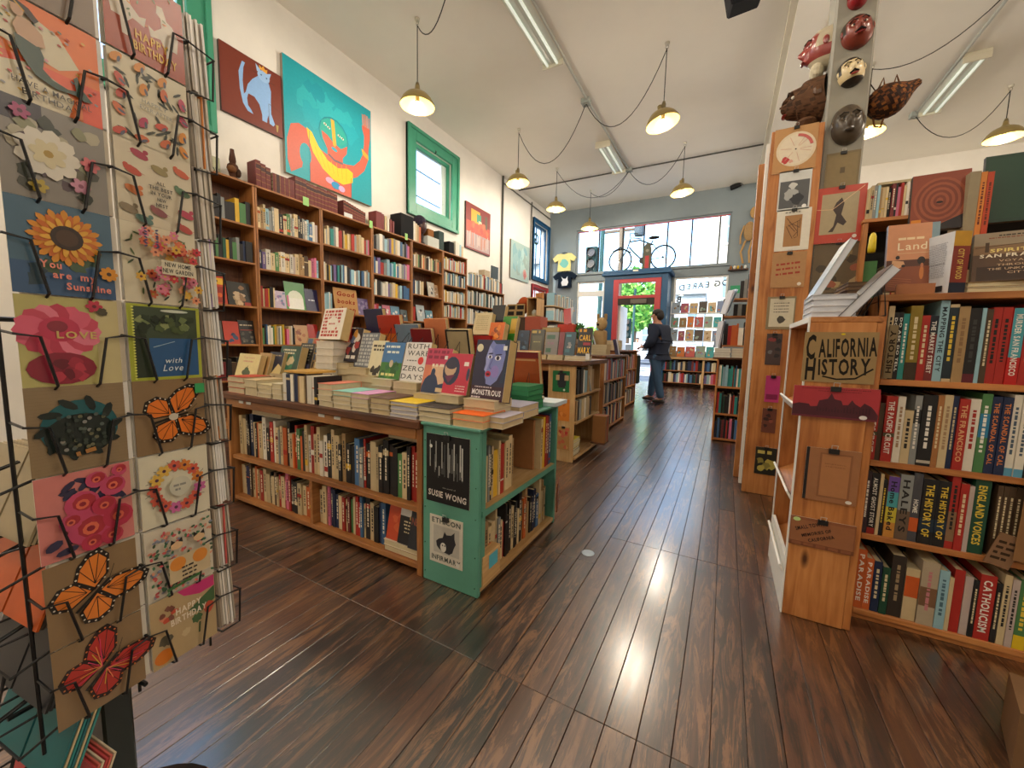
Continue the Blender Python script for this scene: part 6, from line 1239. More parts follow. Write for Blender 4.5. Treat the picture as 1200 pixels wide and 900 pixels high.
def a_mermaid(m, w, h):
    m.rect(0, 0, w, h, 0xe87a3c); m.rect(0, .30*h, w, .42*h, 0xe8603c)
    m.pol(S([(.0, .55), (.0, .85), (.25, .93), (.62, .80), (.80, .55), (.60, .45), (.30, .50)], w, h), 0xd8cdb0); m.pol(S([(0, 0), (0, .30), (.35, .40), (.62, .30), (.72, .18), (.66, 0)], w, h), 0xd8cdb0); m.rect(.8*w, 0, w, .4*h, 0xe25a40)
    for i in range(46): m.ell((.06+.9*R_())*w, (.06+.9*R_())*h, .022*w, .014*w, random.choice((0xb8423c, 0xb0a89c, 0xd0a84c, 0xd88a9c, 0x4a6a54, 0x9a9aa0)), -.4, 8)
    G = 0x2c4638
    m.pol(S([(.22, .62), (.42, .60), (.46, .50), (.44, .38), (.52, .31), (.66, .28), (.74, .30), (.72, .42), (.76, .46), (.80, .34), (.90, .24), (.82, .22), (.72, .25), (.55, .23), (.38, .28), (.28, .40), (.22, .52)], w, h), G)
    m.pol(S([(.24, .62), (.21, .70), (.26, .80), (.36, .80), (.46, .72), (.48, .60), (.40, .58)], w, h), 0xc09a7c); m.ell(.26*w, .86*h, .055*w, .06*h, 0xc09a7c); m.pol(S([(.20, .90), (.26, .95), (.36, .92), (.44, .84), (.40, .80), (.34, .84), (.28, .91)], w, h), 0x33251c); m.line(S([(.24, .93), (.32, .87)], w, h), .015*w, 0xd8a83c)
    m.txt('HAVE A MAGICAL', .52*w, .17*h, .055*h, 0x3a3230, w=.72*w, bold=0, rot=-.02); m.txt('BIRTHDAY', .50*w, .08*h, .06*h, 0x3a3230, w=.52*w, bold=0)
def a_floral(m, w, h):
    m.rect(0, 0, w, h, 0x8a847c); m.rect(0, .75*h, .4*w, h, 0x3c3640)
    for i in range(30): m.blob((.12+.76*R_())*w, (.12+.76*R_())*h, .08*w, random.choice((0x4a4a40, 0x6a6450, 0x8a8a6a, 0xb0a890, 0x5a4a50, 0x33382c)), 8, .4)
    m.flower(.42*w, .5*h, .30*w, 0xd8d2c4, 0xc0a04c, 9); m.flower(.42*w, .5*h, .17*w, 0xcfc4a0, 0xa88a3c, 7, .3); m.flower(.82*w, .52*h, .10*w, 0xd06a70, 0xa03a48, 6); m.flower(.2*w, .85*h, .09*w, 0xa03a6a, 0x5a1c3c, 6); m.flower(.7*w, .25*h, .10*w, 0xc88aa0, 0x8a4a60, 6); m.flower(.3*w, .14*h, .09*w, 0xb8a040, 0x6a5a20, 6)
def a_sun(m, w, h):
    m.rect(0, 0, w, h, 0x4a6a80); m.rect(0, 0, w, .34*h, 0x3a5a80)
    for i in range(14): m.blob((.15+.7*R_())*w, (.14+.5*R_())*h, .09*w, random.choice((0x3c5244, 0x4a6048, 0x2f4450)), 8, .4)
    for n, r, c, ro in ((16, .36, 0xd8902c, 0), (16, .31, 0xc86a24, .2), (14, .25, 0xe0a83c, .1)):
        for i in range(n):
            a = ro+6.283*i/n; m.ell(.52*w+.72*r*w*math.cos(a), .64*h+.72*r*w*math.sin(a), r*w*.32, r*w*.12, c, a, 8)
    m.ell(.52*w, .64*h, .16*w, .16*w, 0x33221a, n=16); m.ell(.52*w, .64*h, .11*w, .11*w, 0x4a3222, n=14); m.flower(.92*w, .30*h, .1*w, 0xd8902c, 0x4a3222, 8)
    for t_, x, y in (('You', .34, .33), ('are  my', .56, .225), ('Sunshine', .70, .11)): m.txt(t_, x*w, y*h, .075*h, 0xe88a78, w=(.2 if t_ == 'You' else .42 if t_[0] == 'a' else .46)*w, bold=1)
def a_peony(m, w, h):
    m.rect(0, 0, w, h, 0xb8b070); m.rect(.75*w, 0, w, h, 0xc4b888)
    for i in range(16): a = 6.283*i/16; m.ell(.38*w+.26*w*math.cos(a), .62*h+.2*w*math.sin(a), .17*w, .11*w, random.choice((0xc84a60, 0xd8607a, 0xb83a54, 0xe07a90)), a, 9)
    m.ell(.38*w, .64*h, .2*w, .17*w, 0xc03a58); m.ell(.36*w, .67*h, .1*w, .08*w, 0x8a3040); m.ell(.38*w, .2*h, .34*w, .22*w, 0x8a2438); [m.blob((.15+.5*R_())*w, (.1+.2*R_())*h, .07*w, random.choice((0xa02c40, 0x6a1c2c, 0xb83a4c)), 8, .4) for _ in range(9)]
    m.flower(.74*w, .92*h, .09*w, 0xb83048, 0x6a1c2c, 6); m.blob(.82*w, .86*h, .06*w, 0x4a4430); m.txt('LOVE', .54*w, .58*h, .075*h, 0xd0b46c, w=.40*w, bold=1)
def a_berry(m, w, h):
    m.rect(0, 0, w, h, 0x8f7a5c); [m.line(S([(0, .04*i), (1, .04*i)], w, h), .002*h, 0x84704f) for i in range(25)]; m.ell(.50*w, .5*h, .40*w, .40*w, 0x1c5a60, n=26); m.ell(.5*w, .42*h, .37*w, .3*w, 0x1d2622, n=20)
    for i in range(10): a = 6.283*i/10; m.ell(.5*w+.36*w*math.cos(a), .5*h+.36*w*math.sin(a), .12*w, .05*w, 0x1b2622, a+.6, 8)
    for i in range(46): m.ell((.28+.46*R_())*w, (.25+.40*R_())*h, .026*w, .026*w, random.choice((0x3a443c, 0x55605a, 0x8a8a84, 0x2c342e, 0x6a6a50)), 0, 8)
    marks(m, .56*w, .22*h, .05*h, .3*w, 0xa8743c, .2)
def a_rose(m, w, h):
    m.rect(0, 0, w, h, 0xd0807a)
    for i in range(34): a = R_()*6.28; m.ell((.30+.58*R_())*w, (.12+.76*R_())*h, .10*w, .04*w, 0x33304c, a, 8)
    for x, y, r in ((.44, .60, .19), (.78, .74, .15), (.5, .28, .24), (.82, .34, .18), (.60, .86, .12), (.86, .92, .09), (.5, .06, .12), (.30, .42, .12), (.66, .52, .14), (.72, .12, .13)):
        x = min(x, 1-r*1.05); y = max(min(y, 1-r*w/h*1.05), r*w/h*1.05); m.ell(x*w, y*h, r*w, r*w, random.choice((0xc8443c, 0xd05a48, 0xb83450, 0xc04a6c)), n=12); m.ell((x+.02)*w, (y+.02)*h, r*w*.68, r*w*.62, 0xa8303c, .4, 10); m.ell(x*w, y*h, r*w*.4, r*w*.36, 0xd86a50, .8, 9); m.ell(x*w, y*h, r*w*.2, r*w*.18, 0x8a2434, 0, 8)
    m.ell(.12*w, .2*h, .1*w, .06*w, 0x33304c, .6, 8); m.ell(.24*w, .1*h, .12*w, .05*w, 0x33304c, .2, 8)
def butterfly(m, w, h, O, K, rot, x, y, s, tip=0xd8d0c0, mid=0x1c1814, swirl=None):
    c, d = math.cos(rot), math.sin(rot)
    def T(p): return [(x*w+(a*c-b_*d)*s*w, y*h+(a*d+b_*c)*s*w) for a, b_ in p]
    for sx in (-1, 1):
        fw_ = [(.02*sx, .0), (.07*sx, .34), (.34*sx, .62), (.58*sx, .64), (.66*sx, .48), (.60*sx, .20), (.44*sx, -.02)]; hw = [(.02*sx, .0), (.44*sx, -.02), (.56*sx, -.2), (.50*sx, -.44), (.3*sx, -.54), (.08*sx, -.42)]
        for wg in (hw, fw_):
            m.pol(T(wg), K); gx = sum(p[0] for p in wg)/len(wg); gy = sum(p[1] for p in wg)/len(wg); m.pol(T([(gx*.92+(p[0]-gx)*.80, gy*.92+(p[1]-gy)*.80) for p in wg]), O)
            for p in wg[1:-1]: m.line(T([(gx*.3, gy*.3), (p[0]*.92, p[1]*.92)]), .012*s*w, K)
            for i in range(len(wg)-1):
                for f in (.25, .75): q = (wg[i][0]*(1-f)+wg[i+1][0]*f, wg[i][1]*(1-f)+wg[i+1][1]*f); e = T([(q[0]*.94, q[1]*.94)])[0]; m.ell(e[0], e[1], .018*s*w, .018*s*w, tip, 0, 6)
        if swirl:
            for k in range(7): m.line(T([(.04*sx, -.02), ((.2+.05*k)*sx, -.4+.13*k)]), .014*s*w, swirl[k % len(swirl)])
    m.line(T([(0, .26), (0, -.42)]), .05*s*w, mid)
    for sx in (-1, 1): m.line(T([(0, .26), (.14*sx, .50)]), .010*s*w, mid)
def kraft(m, w, h): m.rect(0, 0, w, h, 0x8a7050)
def a_mon1(m, w, h): kraft(m, w, h); butterfly(m, w, h, 0xe0782a, 0x1c1612, -1.35, .53, .48, .72, swirl=None); m.rect(.84*w, .78*h, .99*w, .92*h, 0x3aa060); m.ell(.5*w, .48*h, .07*w, .06*w, 0xc8c0b0)
def a_mon2(m, w, h): kraft(m, w, h); butterfly(m, w, h, 0xe08030, 0x1c1612, -.85, .50, .52, .74)
def a_mon3(m, w, h): kraft(m, w, h); butterfly(m, w, h, 0xb8342c, 0x241614, -.85, .52, .52, .74, 0xd8783c, swirl=(0xd83a6c, 0xd0b03c, 0xe8905c))
def a_unicorn(m, w, h):
    m.rect(0, 0, w, h, 0xa8482c)
    for sx in (0, 1):
        T = lambda p: [((.05+.9*a if not sx else .95-.8*a)*w*.62+(0 if not sx else .36*w), b_*h*.6+.28*h+(0 if not sx else -.06*h)) for a, b_ in p]
        m.pol(T([(.1, .2), (.05, .5), (.2, .7), (.35, .75), (.45, .98), (.6, .96), (.62, .8), (.52, .74), (.5, .55), (.7, .4), (.85, .45), (.8, .25), (.55, .3), (.4, .15), (.42, -.1), (.3, -.1), (.28, .2)]), 0xcfc2ae)
    for i in range(14): m.ell((.06+.88*R_())*w, (.3+.65*R_())*h, .03*w, .012*w, random.choice((0xd8943c, 0x6a7a4c, 0xc8723c)), R_()*3, 6)
    m.pol(S([(.05, .55), (.2, .62), (.22, .85), (.1, .95), (.16, .75)], w, h), 0xd07a2c); m.txt('HAPPY', .56*w, .30*h, .10*h, 0xe0b040, w=.42*w, bold=1); m.txt('BIRTHDAY', .60*w, .16*h, .10*h, 0xe0b040, w=.56*w, bold=1)
def a_ever(m, w, h):
    m.rect(0, 0, w, h, 0xd6ccb0)
    for i in range(38):
        x, y, a = (.08+.84*R_()), (.08+.84*R_()), R_()*3
        if .3 < x < .75 and .4 < y < .6: continue
        m.ell(x*w, y*h, .08*w, .02*w, 0x33382c, a, 6)
    for i in range(19):
        x, y, a = (.10+.8*(i % 4)/3+.06*R_()-.03), (.1+.8*(i//4)/4+.06*R_()-.03), R_()*6
        if .3 < x < .7 and .42 < y < .58: continue
        m.ell(x*w, y*h, .095*w, .052*w, random.choice((0xc84a34, 0xd06a3c, 0xb83a5c, 0xd88a2c)), a, 9); m.ell((x+.03)*w, (y-.02)*h, .05*w, .02*w, 0x5a5a6a, a+.5, 7)
    m.txt('HAPPILY', .52*w, .54*h, .045*h, 0x8a8a84, w=.32*w); m.txt('EVER AFTER', .54*w, .46*h, .045*h, 0x8a8a84, w=.42*w)
def a_nest(m, w, h):
    m.rect(0, 0, w, h, 0xd4c8ae)
    for i, (x, y, c) in enumerate(((.3, .86, 0xa8304a), (.2, .64, 0xc04a34), (.55, .74, 0x9a8a58), (.85, .80, 0xc85a34), (.2, .40, 0xd0763c), (.85, .55, 0x5a7a58), (.12, .16, 0x8a7a60), (.5, .20, 0x8a4a4c), (.88, .26, 0xb83a54), (.85, .06, 0xb8433a), (.3, .06, 0x5a7a70))):
        m.ell(x*w, (y-.03)*h, .10*w, .03*w, 0x8a7a60, -.2, 8); m.ell(x*w, y*h, .12*w, .058*w, c, -.35, 10); m.ell((x+.08*(-1)**i)*w, (y+.045)*h, .035*w, .035*w, c, 0, 8); m.pol(S([(x-.05, y), (x-.16*(-1)**i, y-.02), (x, y+.02)], w, h), c)
    for t_, y in (('ALL', .57), ('THE BEST', .50), ('IN YOUR', .43), ('NEW', .36), ('NEST', .29)): m.txt(t_, .54*w, y*h, .042*h, 0x3a3430, w=.04*len(t_)*w, bold=1)
def a_garden(m, w, h):
    m.rect(0, 0, w, h, 0xd8cfb4)
    for i in range(78): m.ell((.08+.84*R_())*w, (.06+.85*R_())*h, .06*w, .014*w, random.choice((0x3f5a34, 0x5a7040, 0x2f3f2c)), R_()*3, 6) if i < 26 else m.flower((.08+.84*R_())*w, random.choice((.08+.34*R_(), .60+.32*R_()))*h, .068*w, random.choice((0xc8343c, 0xd8704c, 0xd8a83c, 0xd87a90, 0xe0946c)), random.choice((0x6a2024, 0xd0b04c)), 6, R_())
    for x in (.18, .32): [m.ell(x*w, (.70+.035*k)*h, .025*w, .014*w, 0x3c3c6a, .5*(-1)**k, 6) for k in range(7)]
    m.rect(.36*w, .38*h, .82*w, .56*h, 0xd8cfb4); m.txt('NEW HOME', .58*w, .51*h, .052*h, 0x2a2824, w=.36*w, bold=1); m.txt('NEW GARDEN', .58*w, .43*h, .052*h, 0x2a2824, w=.42*w, bold=1)
def a_lake(m, w, h):
    m.rect(0, 0, w, h, 0xa8b03c); m.rect(.07*w, .04*h, .95*w, .97*h, 0x3c4a34); m.rect(.26*w, .04*h, .95*w, .56*h, 0x2c5a8a); m.pol(S([(.07, .04), (.07, .7), (.22, .6), (.28, .3), (.30, .04)], w, h), 0x24301f)
    for i in range(26): m.blob((.16+.7*R_())*w, (.66+.22*R_())*h, .06*w, random.choice((0x2c3a24, 0x4a5a34, 0x6a7a4c, 0x8a9460, 0x1f2c1c)), 8, .5)
    m.ell(.62*w, .93*h, .2*w, .02*h, 0xc8d0c0); m.line(S([(.30, .44), (.60, .52)], w, h), .01*w, 0xa8c0d0); m.txt('with', .56*w, .26*h, .07*h, 0xe4ecf0, w=.24*w, shear=.25); m.txt('Love', .55*w, .16*h, .085*h, 0xe4ecf0, w=.28*w, shear=.25)
    for i in range(26): m.ell(.055*w, (.03+.037*i)*h, .018*w, .012*h, 0xd8dc70, 0, 6)
def a_wreath(m, w, h):
    m.rect(0, 0, w, h, 0xd9d3bc)
    for i in range(13): a = 6.283*i/13+.2; m.line([((.5+.3*math.cos(a))*w, .5*h+.3*w*math.sin(a)), ((.5+.46*math.cos(a+.2))*w, .5*h+.46*w*math.sin(a+.2))], .008*w, 0x4a4436); m.flower((.5+.33*math.cos(a))*w, .5*h+.36*w*math.sin(a), .10*w, random.choice((0xd8843c, 0xc86aa0, 0xd8b050, 0xd0604c)), 0x5a3a4c, 6, R_())
    m.ell(.52*w, .5*h, .16*w, .17*w, 0xc9c6b4, n=16); marks(m, .52*w, .52*h, .03*h, .2*w, 0x8a8a84); marks(m, .52*w, .46*h, .03*h, .16*w, 0x8a8a84)
def a_cats(m, w, h):
    m.rect(0, 0, w, h, 0xd4cbb8)
    for i in range(190): m.ell((.04+.92*R_())*w, (.04+.92*R_())*h, .034*w, .022*w, random.choice((0xc85a5c, 0x4a7a58, 0x8a90a0, 0xd8967c, 0x3f5a44)), R_()*3, 6)
    m.rect(.25*w, .18*h, .88*w, .55*h, 0xc8b490)
    for x in (.38, .72): m.ell(x*w, .44*h, .12*w, .12*w, 0xd88a3c); m.ell(x*w, .72*h, .09*w, .07*w, 0xd8b48a); m.pol(S([(x-.09, .74), (x-.08, .82), (x-.02, .77)], w, h), 0x2c2824); m.pol(S([(x+.09, .74), (x+.08, .82), (x+.02, .77)], w, h), 0x2c2824)
    for k in range(4): marks(m, .55*w, (.36-.06*k)*h, .025*h, .24*w, 0x3a3430)
    m.line(S([(.2, .12), (.7, .16)], w, h), .05*w, 0x3f6a3c)
def a_bday(m, w, h):
    m.rect(0, 0, w, h, 0xb8a078); m.pol(S([(.4, .99), (.99, .99), (.99, .82), (.75, .80), (.5, .88)], w, h), 0xc83a78); m.pol(S([(.55, .62), (.99, .82), (.99, .60), (.75, .5)], w, h), 0x4a6a44); m.blob(.88*w, .52*h, .10*w, 0xc8543c); m.ell(.16*w, .14*h, .14*w, .13*w, 0xd87a24); m.blob(.2*w, .36*h, .10*w, 0x5a5444); m.blob(.68*w, .44*h, .08*w, 0x4a6a44); m.blob(.5*w, .32*h, .07*w, 0xc8b48a)
    [m.blob((.15+.2*R_())*w, (.65+.2*R_())*h, .05*w, random.choice((0xc8543c, 0xd88a6c, 0x7a4a3c)), 8, .4) for _ in range(7)]; m.line(S([(.7, .2), (.72, .36)], w, h), .03*w, 0x4a5a3c)
    m.txt('HAPPY', .56*w, .70*h, .09*h, 0xe8dcc8, w=.40*w, bold=1); m.txt('BIRTHDAY', .56*w, .57*h, .09*h, 0xe8dcc8, w=.56*w, bold=1)
LA = [('dim tan', a_dim, 'plain tan greeting card highest on the spinner'), ('mermaid', a_mermaid, 'orange birthday card with a green tailed mermaid'), ('white blossom', a_floral, 'grey greeting card with a large white blossom'), ('sunflower', a_sun, 'blue greeting card with a big sunflower and pink lettering'), ('peony', a_peony, 'olive greeting card with a pink peony lettered love'),
      ('berry', a_berry, 'kraft greeting card with dark berries on a teal circle'), ('rose', a_rose, 'pink greeting card with red roses and navy leaves'), ('tilted monarch', a_mon2, 'kraft card with a large orange monarch butterfly below the rose card'), ('crimson butterfly', a_mon3, 'kraft card with a crimson butterfly lowest on the spinner')]
LB = [('unicorn', a_unicorn, 'rust birthday card with white unicorns'), ('blossom twig', a_ever, 'cream card patterned with orange blossoms and twigs'), ('birds', a_nest, 'cream greeting card with small birds about a new nest'), ('garden', a_garden, 'cream greeting card crowded with red garden flowers'), ('lake', a_lake, 'green bordered card with a blue lake lettered with love'),
      ('upper monarch', a_mon1, 'kraft card with a monarch butterfly and green tag'), ('wreath', a_wreath, 'cream greeting card with a wreath of small flowers'), ('two cats', a_cats, 'speckled greeting card with two orange cats'), ('abstract birthday', a_bday, 'tan birthday card with pink and green shapes lowest in its column')]
for i, z in enumerate(CTOP):
    n, art, lab = LA[i]; card(n, art, CA, z, 2, lab, 0x8a7050 if i in (5, 7, 8) else 0xe4dccb)
    n, art, lab = LB[i]; card(n, art, CB, z, 2, lab, 0x8a7050 if i == 5 else 0xe4dccb)
# the far face: card edges stacked along the side of the spinner
ROWW = ('highest', 'second', 'third', 'fourth', 'fifth', 'sixth', 'seventh', 'eighth', 'lowest')
for i, zt in enumerate(CTOP):
    for k in range(7):
        o_ = cpt(CB+CW+.012+.0046*k, zt-CP+.001+random.uniform(-.002, .004), -.004+random.uniform(-.003, .002)); c = random.choice((0xe8e6e2, 0xdcd6ca, 0xc9bfae, 0xb8b0a4, 0xe2dcd6, 0xa89c8c) if k else (0x8a7a66, 0x7a6c60))
        V = (Vector((0, 0, 1))*.995-cd_*.04).normalized()
        tag(MB().box(0, CW, 0, CP-.006, -.0036, 0, c, top=None).build('greeting_card', 'gloss', None, frame(o_, -cn_, V)), 'card seen edge on in the %s pocket of the spinner far face, %s' % (ROWW[i], ('nearest', 'second', 'third', 'fourth', 'fifth', 'sixth', 'outermost')[k]), 'card', 'cards seen edge on')
    if i % 2 == 1:
        o_ = cpt(CB+CW+.014+.0046*3, zt-CP+.004, -.003); tag(MB().box(0, CW*.8, 0, CP-.004, -.002, 0, random.choice((0xd8605c, 0xe08a3c, 0xb89ad0, 0xe0b83c))).build('greeting_card', 'gloss', None, frame(o_, -cn_, (0, 0, 1))), 'card with a bright top edge in the %s far pocket' % ROWW[i], 'card', 'cards seen edge on')
    zm = zt-CP*.42; MB().tube([cpt(CB+CW+.006, zm, -.06), cpt(CB+CW+.006, zm, .004), cpt(CB+CW+.046, zm-.006, .005), cpt(CB+CW+.048, zm-.008, -.06)], .0019, 0x131315, 5).build('pocket_wire', 'blackwire', sp)
    MB().tube([cpt(CB+CW+.046, zm-.006, .003), cpt(CB+CW+.042, zt-CP-.002, .003), cpt(CB+CW+.01, zt-CP-.004, .0), cpt(CB+CW+.01, zt-CP-.004, -.06)], .0019, 0x131315, 5).build('pocket_wire', 'blackwire', sp)
# the neighbouring face of the spinner, turned toward the viewer's side: card edges low at the picture border
for r, (zt, cols, nm) in enumerate(((.86, (0xa89878, 0xb8a888, 0x8a7a60), 'tan'), (.73, (0xd0622c, 0x4a4038, 0x6a5a4c), 'orange and dark'), (.60, (0x3a3a3c, 0x4a4a50, 0x2c2c30), 'charcoal'), (.475, (0x1f6a70, 0xc8b890, 0x2c8a88), 'teal and cream'), (.345, (0xc84a4c, 0xd86a5c, 0xe0d0b0), 'coral red'))):
    for col in range(2):
        for k in range(6):
            o_ = CC - cd_*(.135-.02-.005*k) + cn_*(.018+.11*col-.118+.0); V = (Vector((0, 0, 1))*.93+cd_*.36).normalized()
            M = frame((o_.x, o_.y, zt-.13), cn_, V)
            tag(MB().box(0, CW, 0, .125, -.0032, 0, cols[k % 3]).build('greeting_card', 'gloss', None, M), '%s card, %s in its tilted pocket, %s column of the spinner side' % (nm, ORD[k+1], ('outer', 'inner')[col]), 'card', '%s cards on the spinner side' % nm)
        o_ = CC - cd_*.142 + cn_*(.018+.11*col-.118); mb = MB()
        z0 = zt-.135; mb.tube([(o_+cd_*.06).to_tuple()[:2]+(zt-.03,), o_.to_tuple()[:2]+(zt-.05,), (o_+cn_*CW).to_tuple()[:2]+(zt-.05,), (o_+cn_*CW+cd_*.06).to_tuple()[:2]+(zt-.03,)], .0022, 0x131315, 5)
        for f in (.15, .85): q = o_+cn_*CW*f; mb.tube([(q.x, q.y, zt-.05), (q.x-cd_.x*.02, q.y-cd_.y*.02, z0), ((q+cd_*.05).x, (q+cd_*.05).y, z0)], .0022, 0x131315, 5)
        mb.build('pocket_wire', 'blackwire', sp)
# ================================================================== SECOND TABLE AND THE AISLE BEYOND
T2Z = .90
t2_ = thing('book_table', 'second wooden book table with a pine end panel of posters', 'table', (-2.0, 3.2, 0))
board(t2_, 'end_panel', -1.375, -1.12, 3.2, 3.222, 0, .86, 'pale'); board(t2_, 'far_panel', -1.375, -1.12, 3.94, 3.96, 0, .86, 'pale'); board(t2_, 'back_panel', -1.375, -1.36, 3.222, 3.94, 0, .86, 'dark', 0)
for z in (.04, .36, .60): board(t2_, 'shelf', -1.36, -1.105, 3.222, 3.94, z-.02, z, 'pale')
board(t2_, 'table_top', -3.0, -1.06, 3.17, 4.0, .86, T2Z, 'dark', .004)
for x in (-2.98, -2.45, -1.92): board(t2_, 'stile', x, x+.05, 3.22, 3.25, 0, .86, 'oak')
board(t2_, 'rail', -2.98, -1.38, 3.22, 3.245, .80, .86, 'oak'); board(t2_, 'rail', -2.98, -1.38, 3.22, 3.245, 0, .06, 'oak'); board(t2_, 'mid_shelf', -2.95, -1.40, 3.25, 3.6, .40, .42, 'oak'); board(t2_, 'inner_back', -2.95, -1.38, 3.6, 3.61, .06, .86, 'dark', 0)
row('ktcrckbtcmkctrkcdk', (-2.4, 3.27, .42), Ux, Ny, .9, (.2, .3), (.15, .2), 'second table', False); row('ckrtkcdmkcbtkcr', (-2.4, 3.27, .06), Ux, Ny, .9, (.2, .3), (.15, .2), 'second table', False)
for (l, t, r, bt), art, lab in (((648, 434, 667, 460), A_plain(0x1f6a3c, ('r', .3, .3, .8, .9, 0x2a2c30), ('r', .36, .2, .74, .5, 0x2a2c30), ('r', .2, .55, .95, .8, 0xb89a70), ('r', .4, .5, .7, .85, 0x26282c), ('e', .7, .1, .06, .06, 0xd8d8d0)), 'green poster of a dark shirt on the second table end'), ((652, 467, 667, 494), A_plain(0xd07a2c, ('b', 6, .2, .2, .8, .8, .14, (0xd88a40, 0xc06a24))), 'orange poster on the second table end'), ((653, 499, 667, 528), A_plain(0xb88a50, ('b', 12, .15, .1, .85, .9, .14, (0xb83a34, 0xd0a060, 0x8a2c2c, 0xc86a4c))), 'red and gold floral poster on the second table end')):
    onpanel('poster', lab, 'poster', l, t, r, bt, 3.196, art)
row('kkwltcct', (-1.115, 3.26, .60), Un, Nn, .5, (.2, .25), (.18, .22), 'second', False)
row('tkscwctk', (-1.115, 3.26, .36), Un, Nn, .45, (.16, .2), (.18, .22), 'second', False)
tag(MB().box(-.30, .0, 0, .0+.24, 0, .012, 0xb0b8bc, M=frame((-1.10, 3.62, .603), (1, 0, 0), (-.1, -.3, .95))).build('display_book', 'print'), 'pale book leaning on the aisle shelf of the second table', 'book')
stacked(-1.33, -1.13, 3.25, 3.42, .041, 6, .026, [0x2a2824, 0xd8d4c8, 0x35302c, 0xc8b84c, 0xd8d0b0, 0xd8c84c], 'pile at the foot of the second table aisle side', 0xc8bc9c)
hb = thing('hanging_books', 'tan and red bundle of books jutting from the second table foot', 'books', (-1.02, 3.7, .1))
for k, c in enumerate((0x9a6a3c, 0xa87a4c, 0xa02a24, 0x8a7448)): MB().box(-1.09, -.96, 3.66+.035*k, 3.69+.035*k, .10, .36, c).build('volume', 'print', hb)
board(hb, 'tray', -1.10, -.96, 3.64, 3.82, .085, .10, 'dark')
def put2(label, l, r, yb, ty, Y, art, **kw): return display(label, (l, yb), (r, yb+1), ty, Y, art, tilt=.2, **kw)
stk = [(620, 640, 0xd8b878, 'tan'), (641, 660, 0xcfc4a8, 'cream'), (661, 687, 0xd8d4cc, 'white')]
zz = T2Z
for l, r, c, nm in stk:
    a, b_ = ony(l, 424, 3.24), ony(r, 424, 3.24); zz = stacked(a.x, b_.x-.006, 3.24, 3.4, T2Z+.0005, 2, .022, c, '%s covered pile on the front edge of the second table' % nm, 0xd0c4a4)
a = ony(603, 424, 3.24); stacked(a.x, ony(619, 424, 3.24).x, 3.24, 3.4, T2Z+.0005, 2, .022, 0x9a7a50, 'brown covered pile on the front edge of the second table')
def setdisp(label, l, r, ty, art, base=None):
    a, b_ = ony(l, 412, 3.26), ony(r, 412, 3.26); w = b_.x-a.x; top = ony((l+r)/2, ty, 3.31).z; z0 = zz+.001; h = (top-z0)/.98; M = frame((a.x, 3.27, z0), (1, 0, 0), (0, .2, .98))
    mb = MB().box(0, w, 0, h, -.025, 0, 0x4a4038); art(mb, w, h); tag(mb.build('display_book', 'gloss', None, M), label, 'book', 'books stood face out')
setdisp('navy patterned book first in the row on the second table', 602, 617, 387, A_plain(0x1f2f44, ('b', 8, .2, .2, .8, .8, .13, (0x2c4660, 0x4a6a80, 0x17202c))))
setdisp('dark olive book with gold title on the second table', 619, 635, 386, A_plain(0x3c3a2c, ('l', .5, .9, .1, .85, 0xb89a44), ('r', .15, .15, .85, .75, 0x5a5640), ('l', .5, .5, .04, .5, 0xb0a468)))
setdisp('grey book with green title bands on the second table', 637, 652, 389, A_plain(0x7a7470, ('l', .5, .78, .18, .8, 0x2c5a40), ('l', .5, .2, .18, .8, 0x2c5a40), ('l', .5, .5, .1, .6, 0x8a6a78)))
setdisp('plain maroon book on the second table', 653, 659, 389, A_plain(0x7a1f28))
setdisp('slate teal book with pale figures on the second table', 660, 672, 389, A_plain(0x2c4a58, ('b', 4, .3, .35, .7, .6, .14, (0xc8c0b4, 0x8a8a8a)), ('l', .5, .84, .1, .8, 0x4a8a98), ('l', .5, .2, .14, .8, 0x3a6a78)))
def art_carl(m, w, h):
    m.rect(0, 0, w, h, 0x17161a); marks(m, .5*w, .90*h, .10*h, .84*w, 0xd8961c); m.txt('CARL', .52*w, .64*h, .19*h, 0xe8b01c, w=.84*w, bold=1); m.rect(.42*w, .38*h, .95*w, .48*h, 0x9a2434); m.txt('MARX', .5*w, .20*h, .20*h, 0xe8b01c, w=.86*w, bold=1)
setdisp('black book with bold yellow capitals at the second table corner', 675, 691, 384, art_carl)
tag(MB().box(0, .035, 0, .002, 0, .05, 0xe4e4e0, M=Matrix.Translation(ony(686, 422, 3.2)+Vector((0, 0, .004)))).build('price_card', 'print'), 'small blank white card at the second table corner', 'card')
def aisle_unit(name, label, x0, x1, y0, y1, h, lv, codes, top='oak'):
    t_ = thing(name, label, 'bookcase', (x1, y0, 0), 'aisle bookcases')
    board(t_, 'end_panel', x0, x1, y0, y0+.022, 0, h, 'oak'); board(t_, 'end_panel', x0, x1, y1-.022, y1, 0, h, 'oak'); board(t_, 'back_panel', x0, x0+.015, y0+.022, y1-.022, 0, h, 'dark', 0); board(t_, 'top', x0, x1+.02, y0-.01, y1+.01, h, h+.025, 'dark')
    for z, cd in zip(lv, codes): board(t_, 'shelf', x0+.015, x1, y0+.022, y1-.022, z-.02, z, 'oak'); row(cd, (x1-.02, y0+.03, z), Un, Nn, y1-y0-.06, (.2, .26), (.15, .2), 'aisle', False)
    return t_
aisle_unit('bookcase', 'low aisle bookcase just beyond the second table', -1.55, -1.19, 4.36, 5.5, .90, (.06, .35, .63), ('rkctmkbwcs'*3, 'kdmcnkstbk'*3, 'bkwcvsprml'*3))
aisle_unit('bookcase', 'low aisle bookcase farthest toward the doorway', -1.75, -1.40, 5.75, 7.3, .95, (.06, .37, .66), ('skcwbtkms'*4, 'mkbtrkcsv'*4, 'kbwsnpcrt'*4))
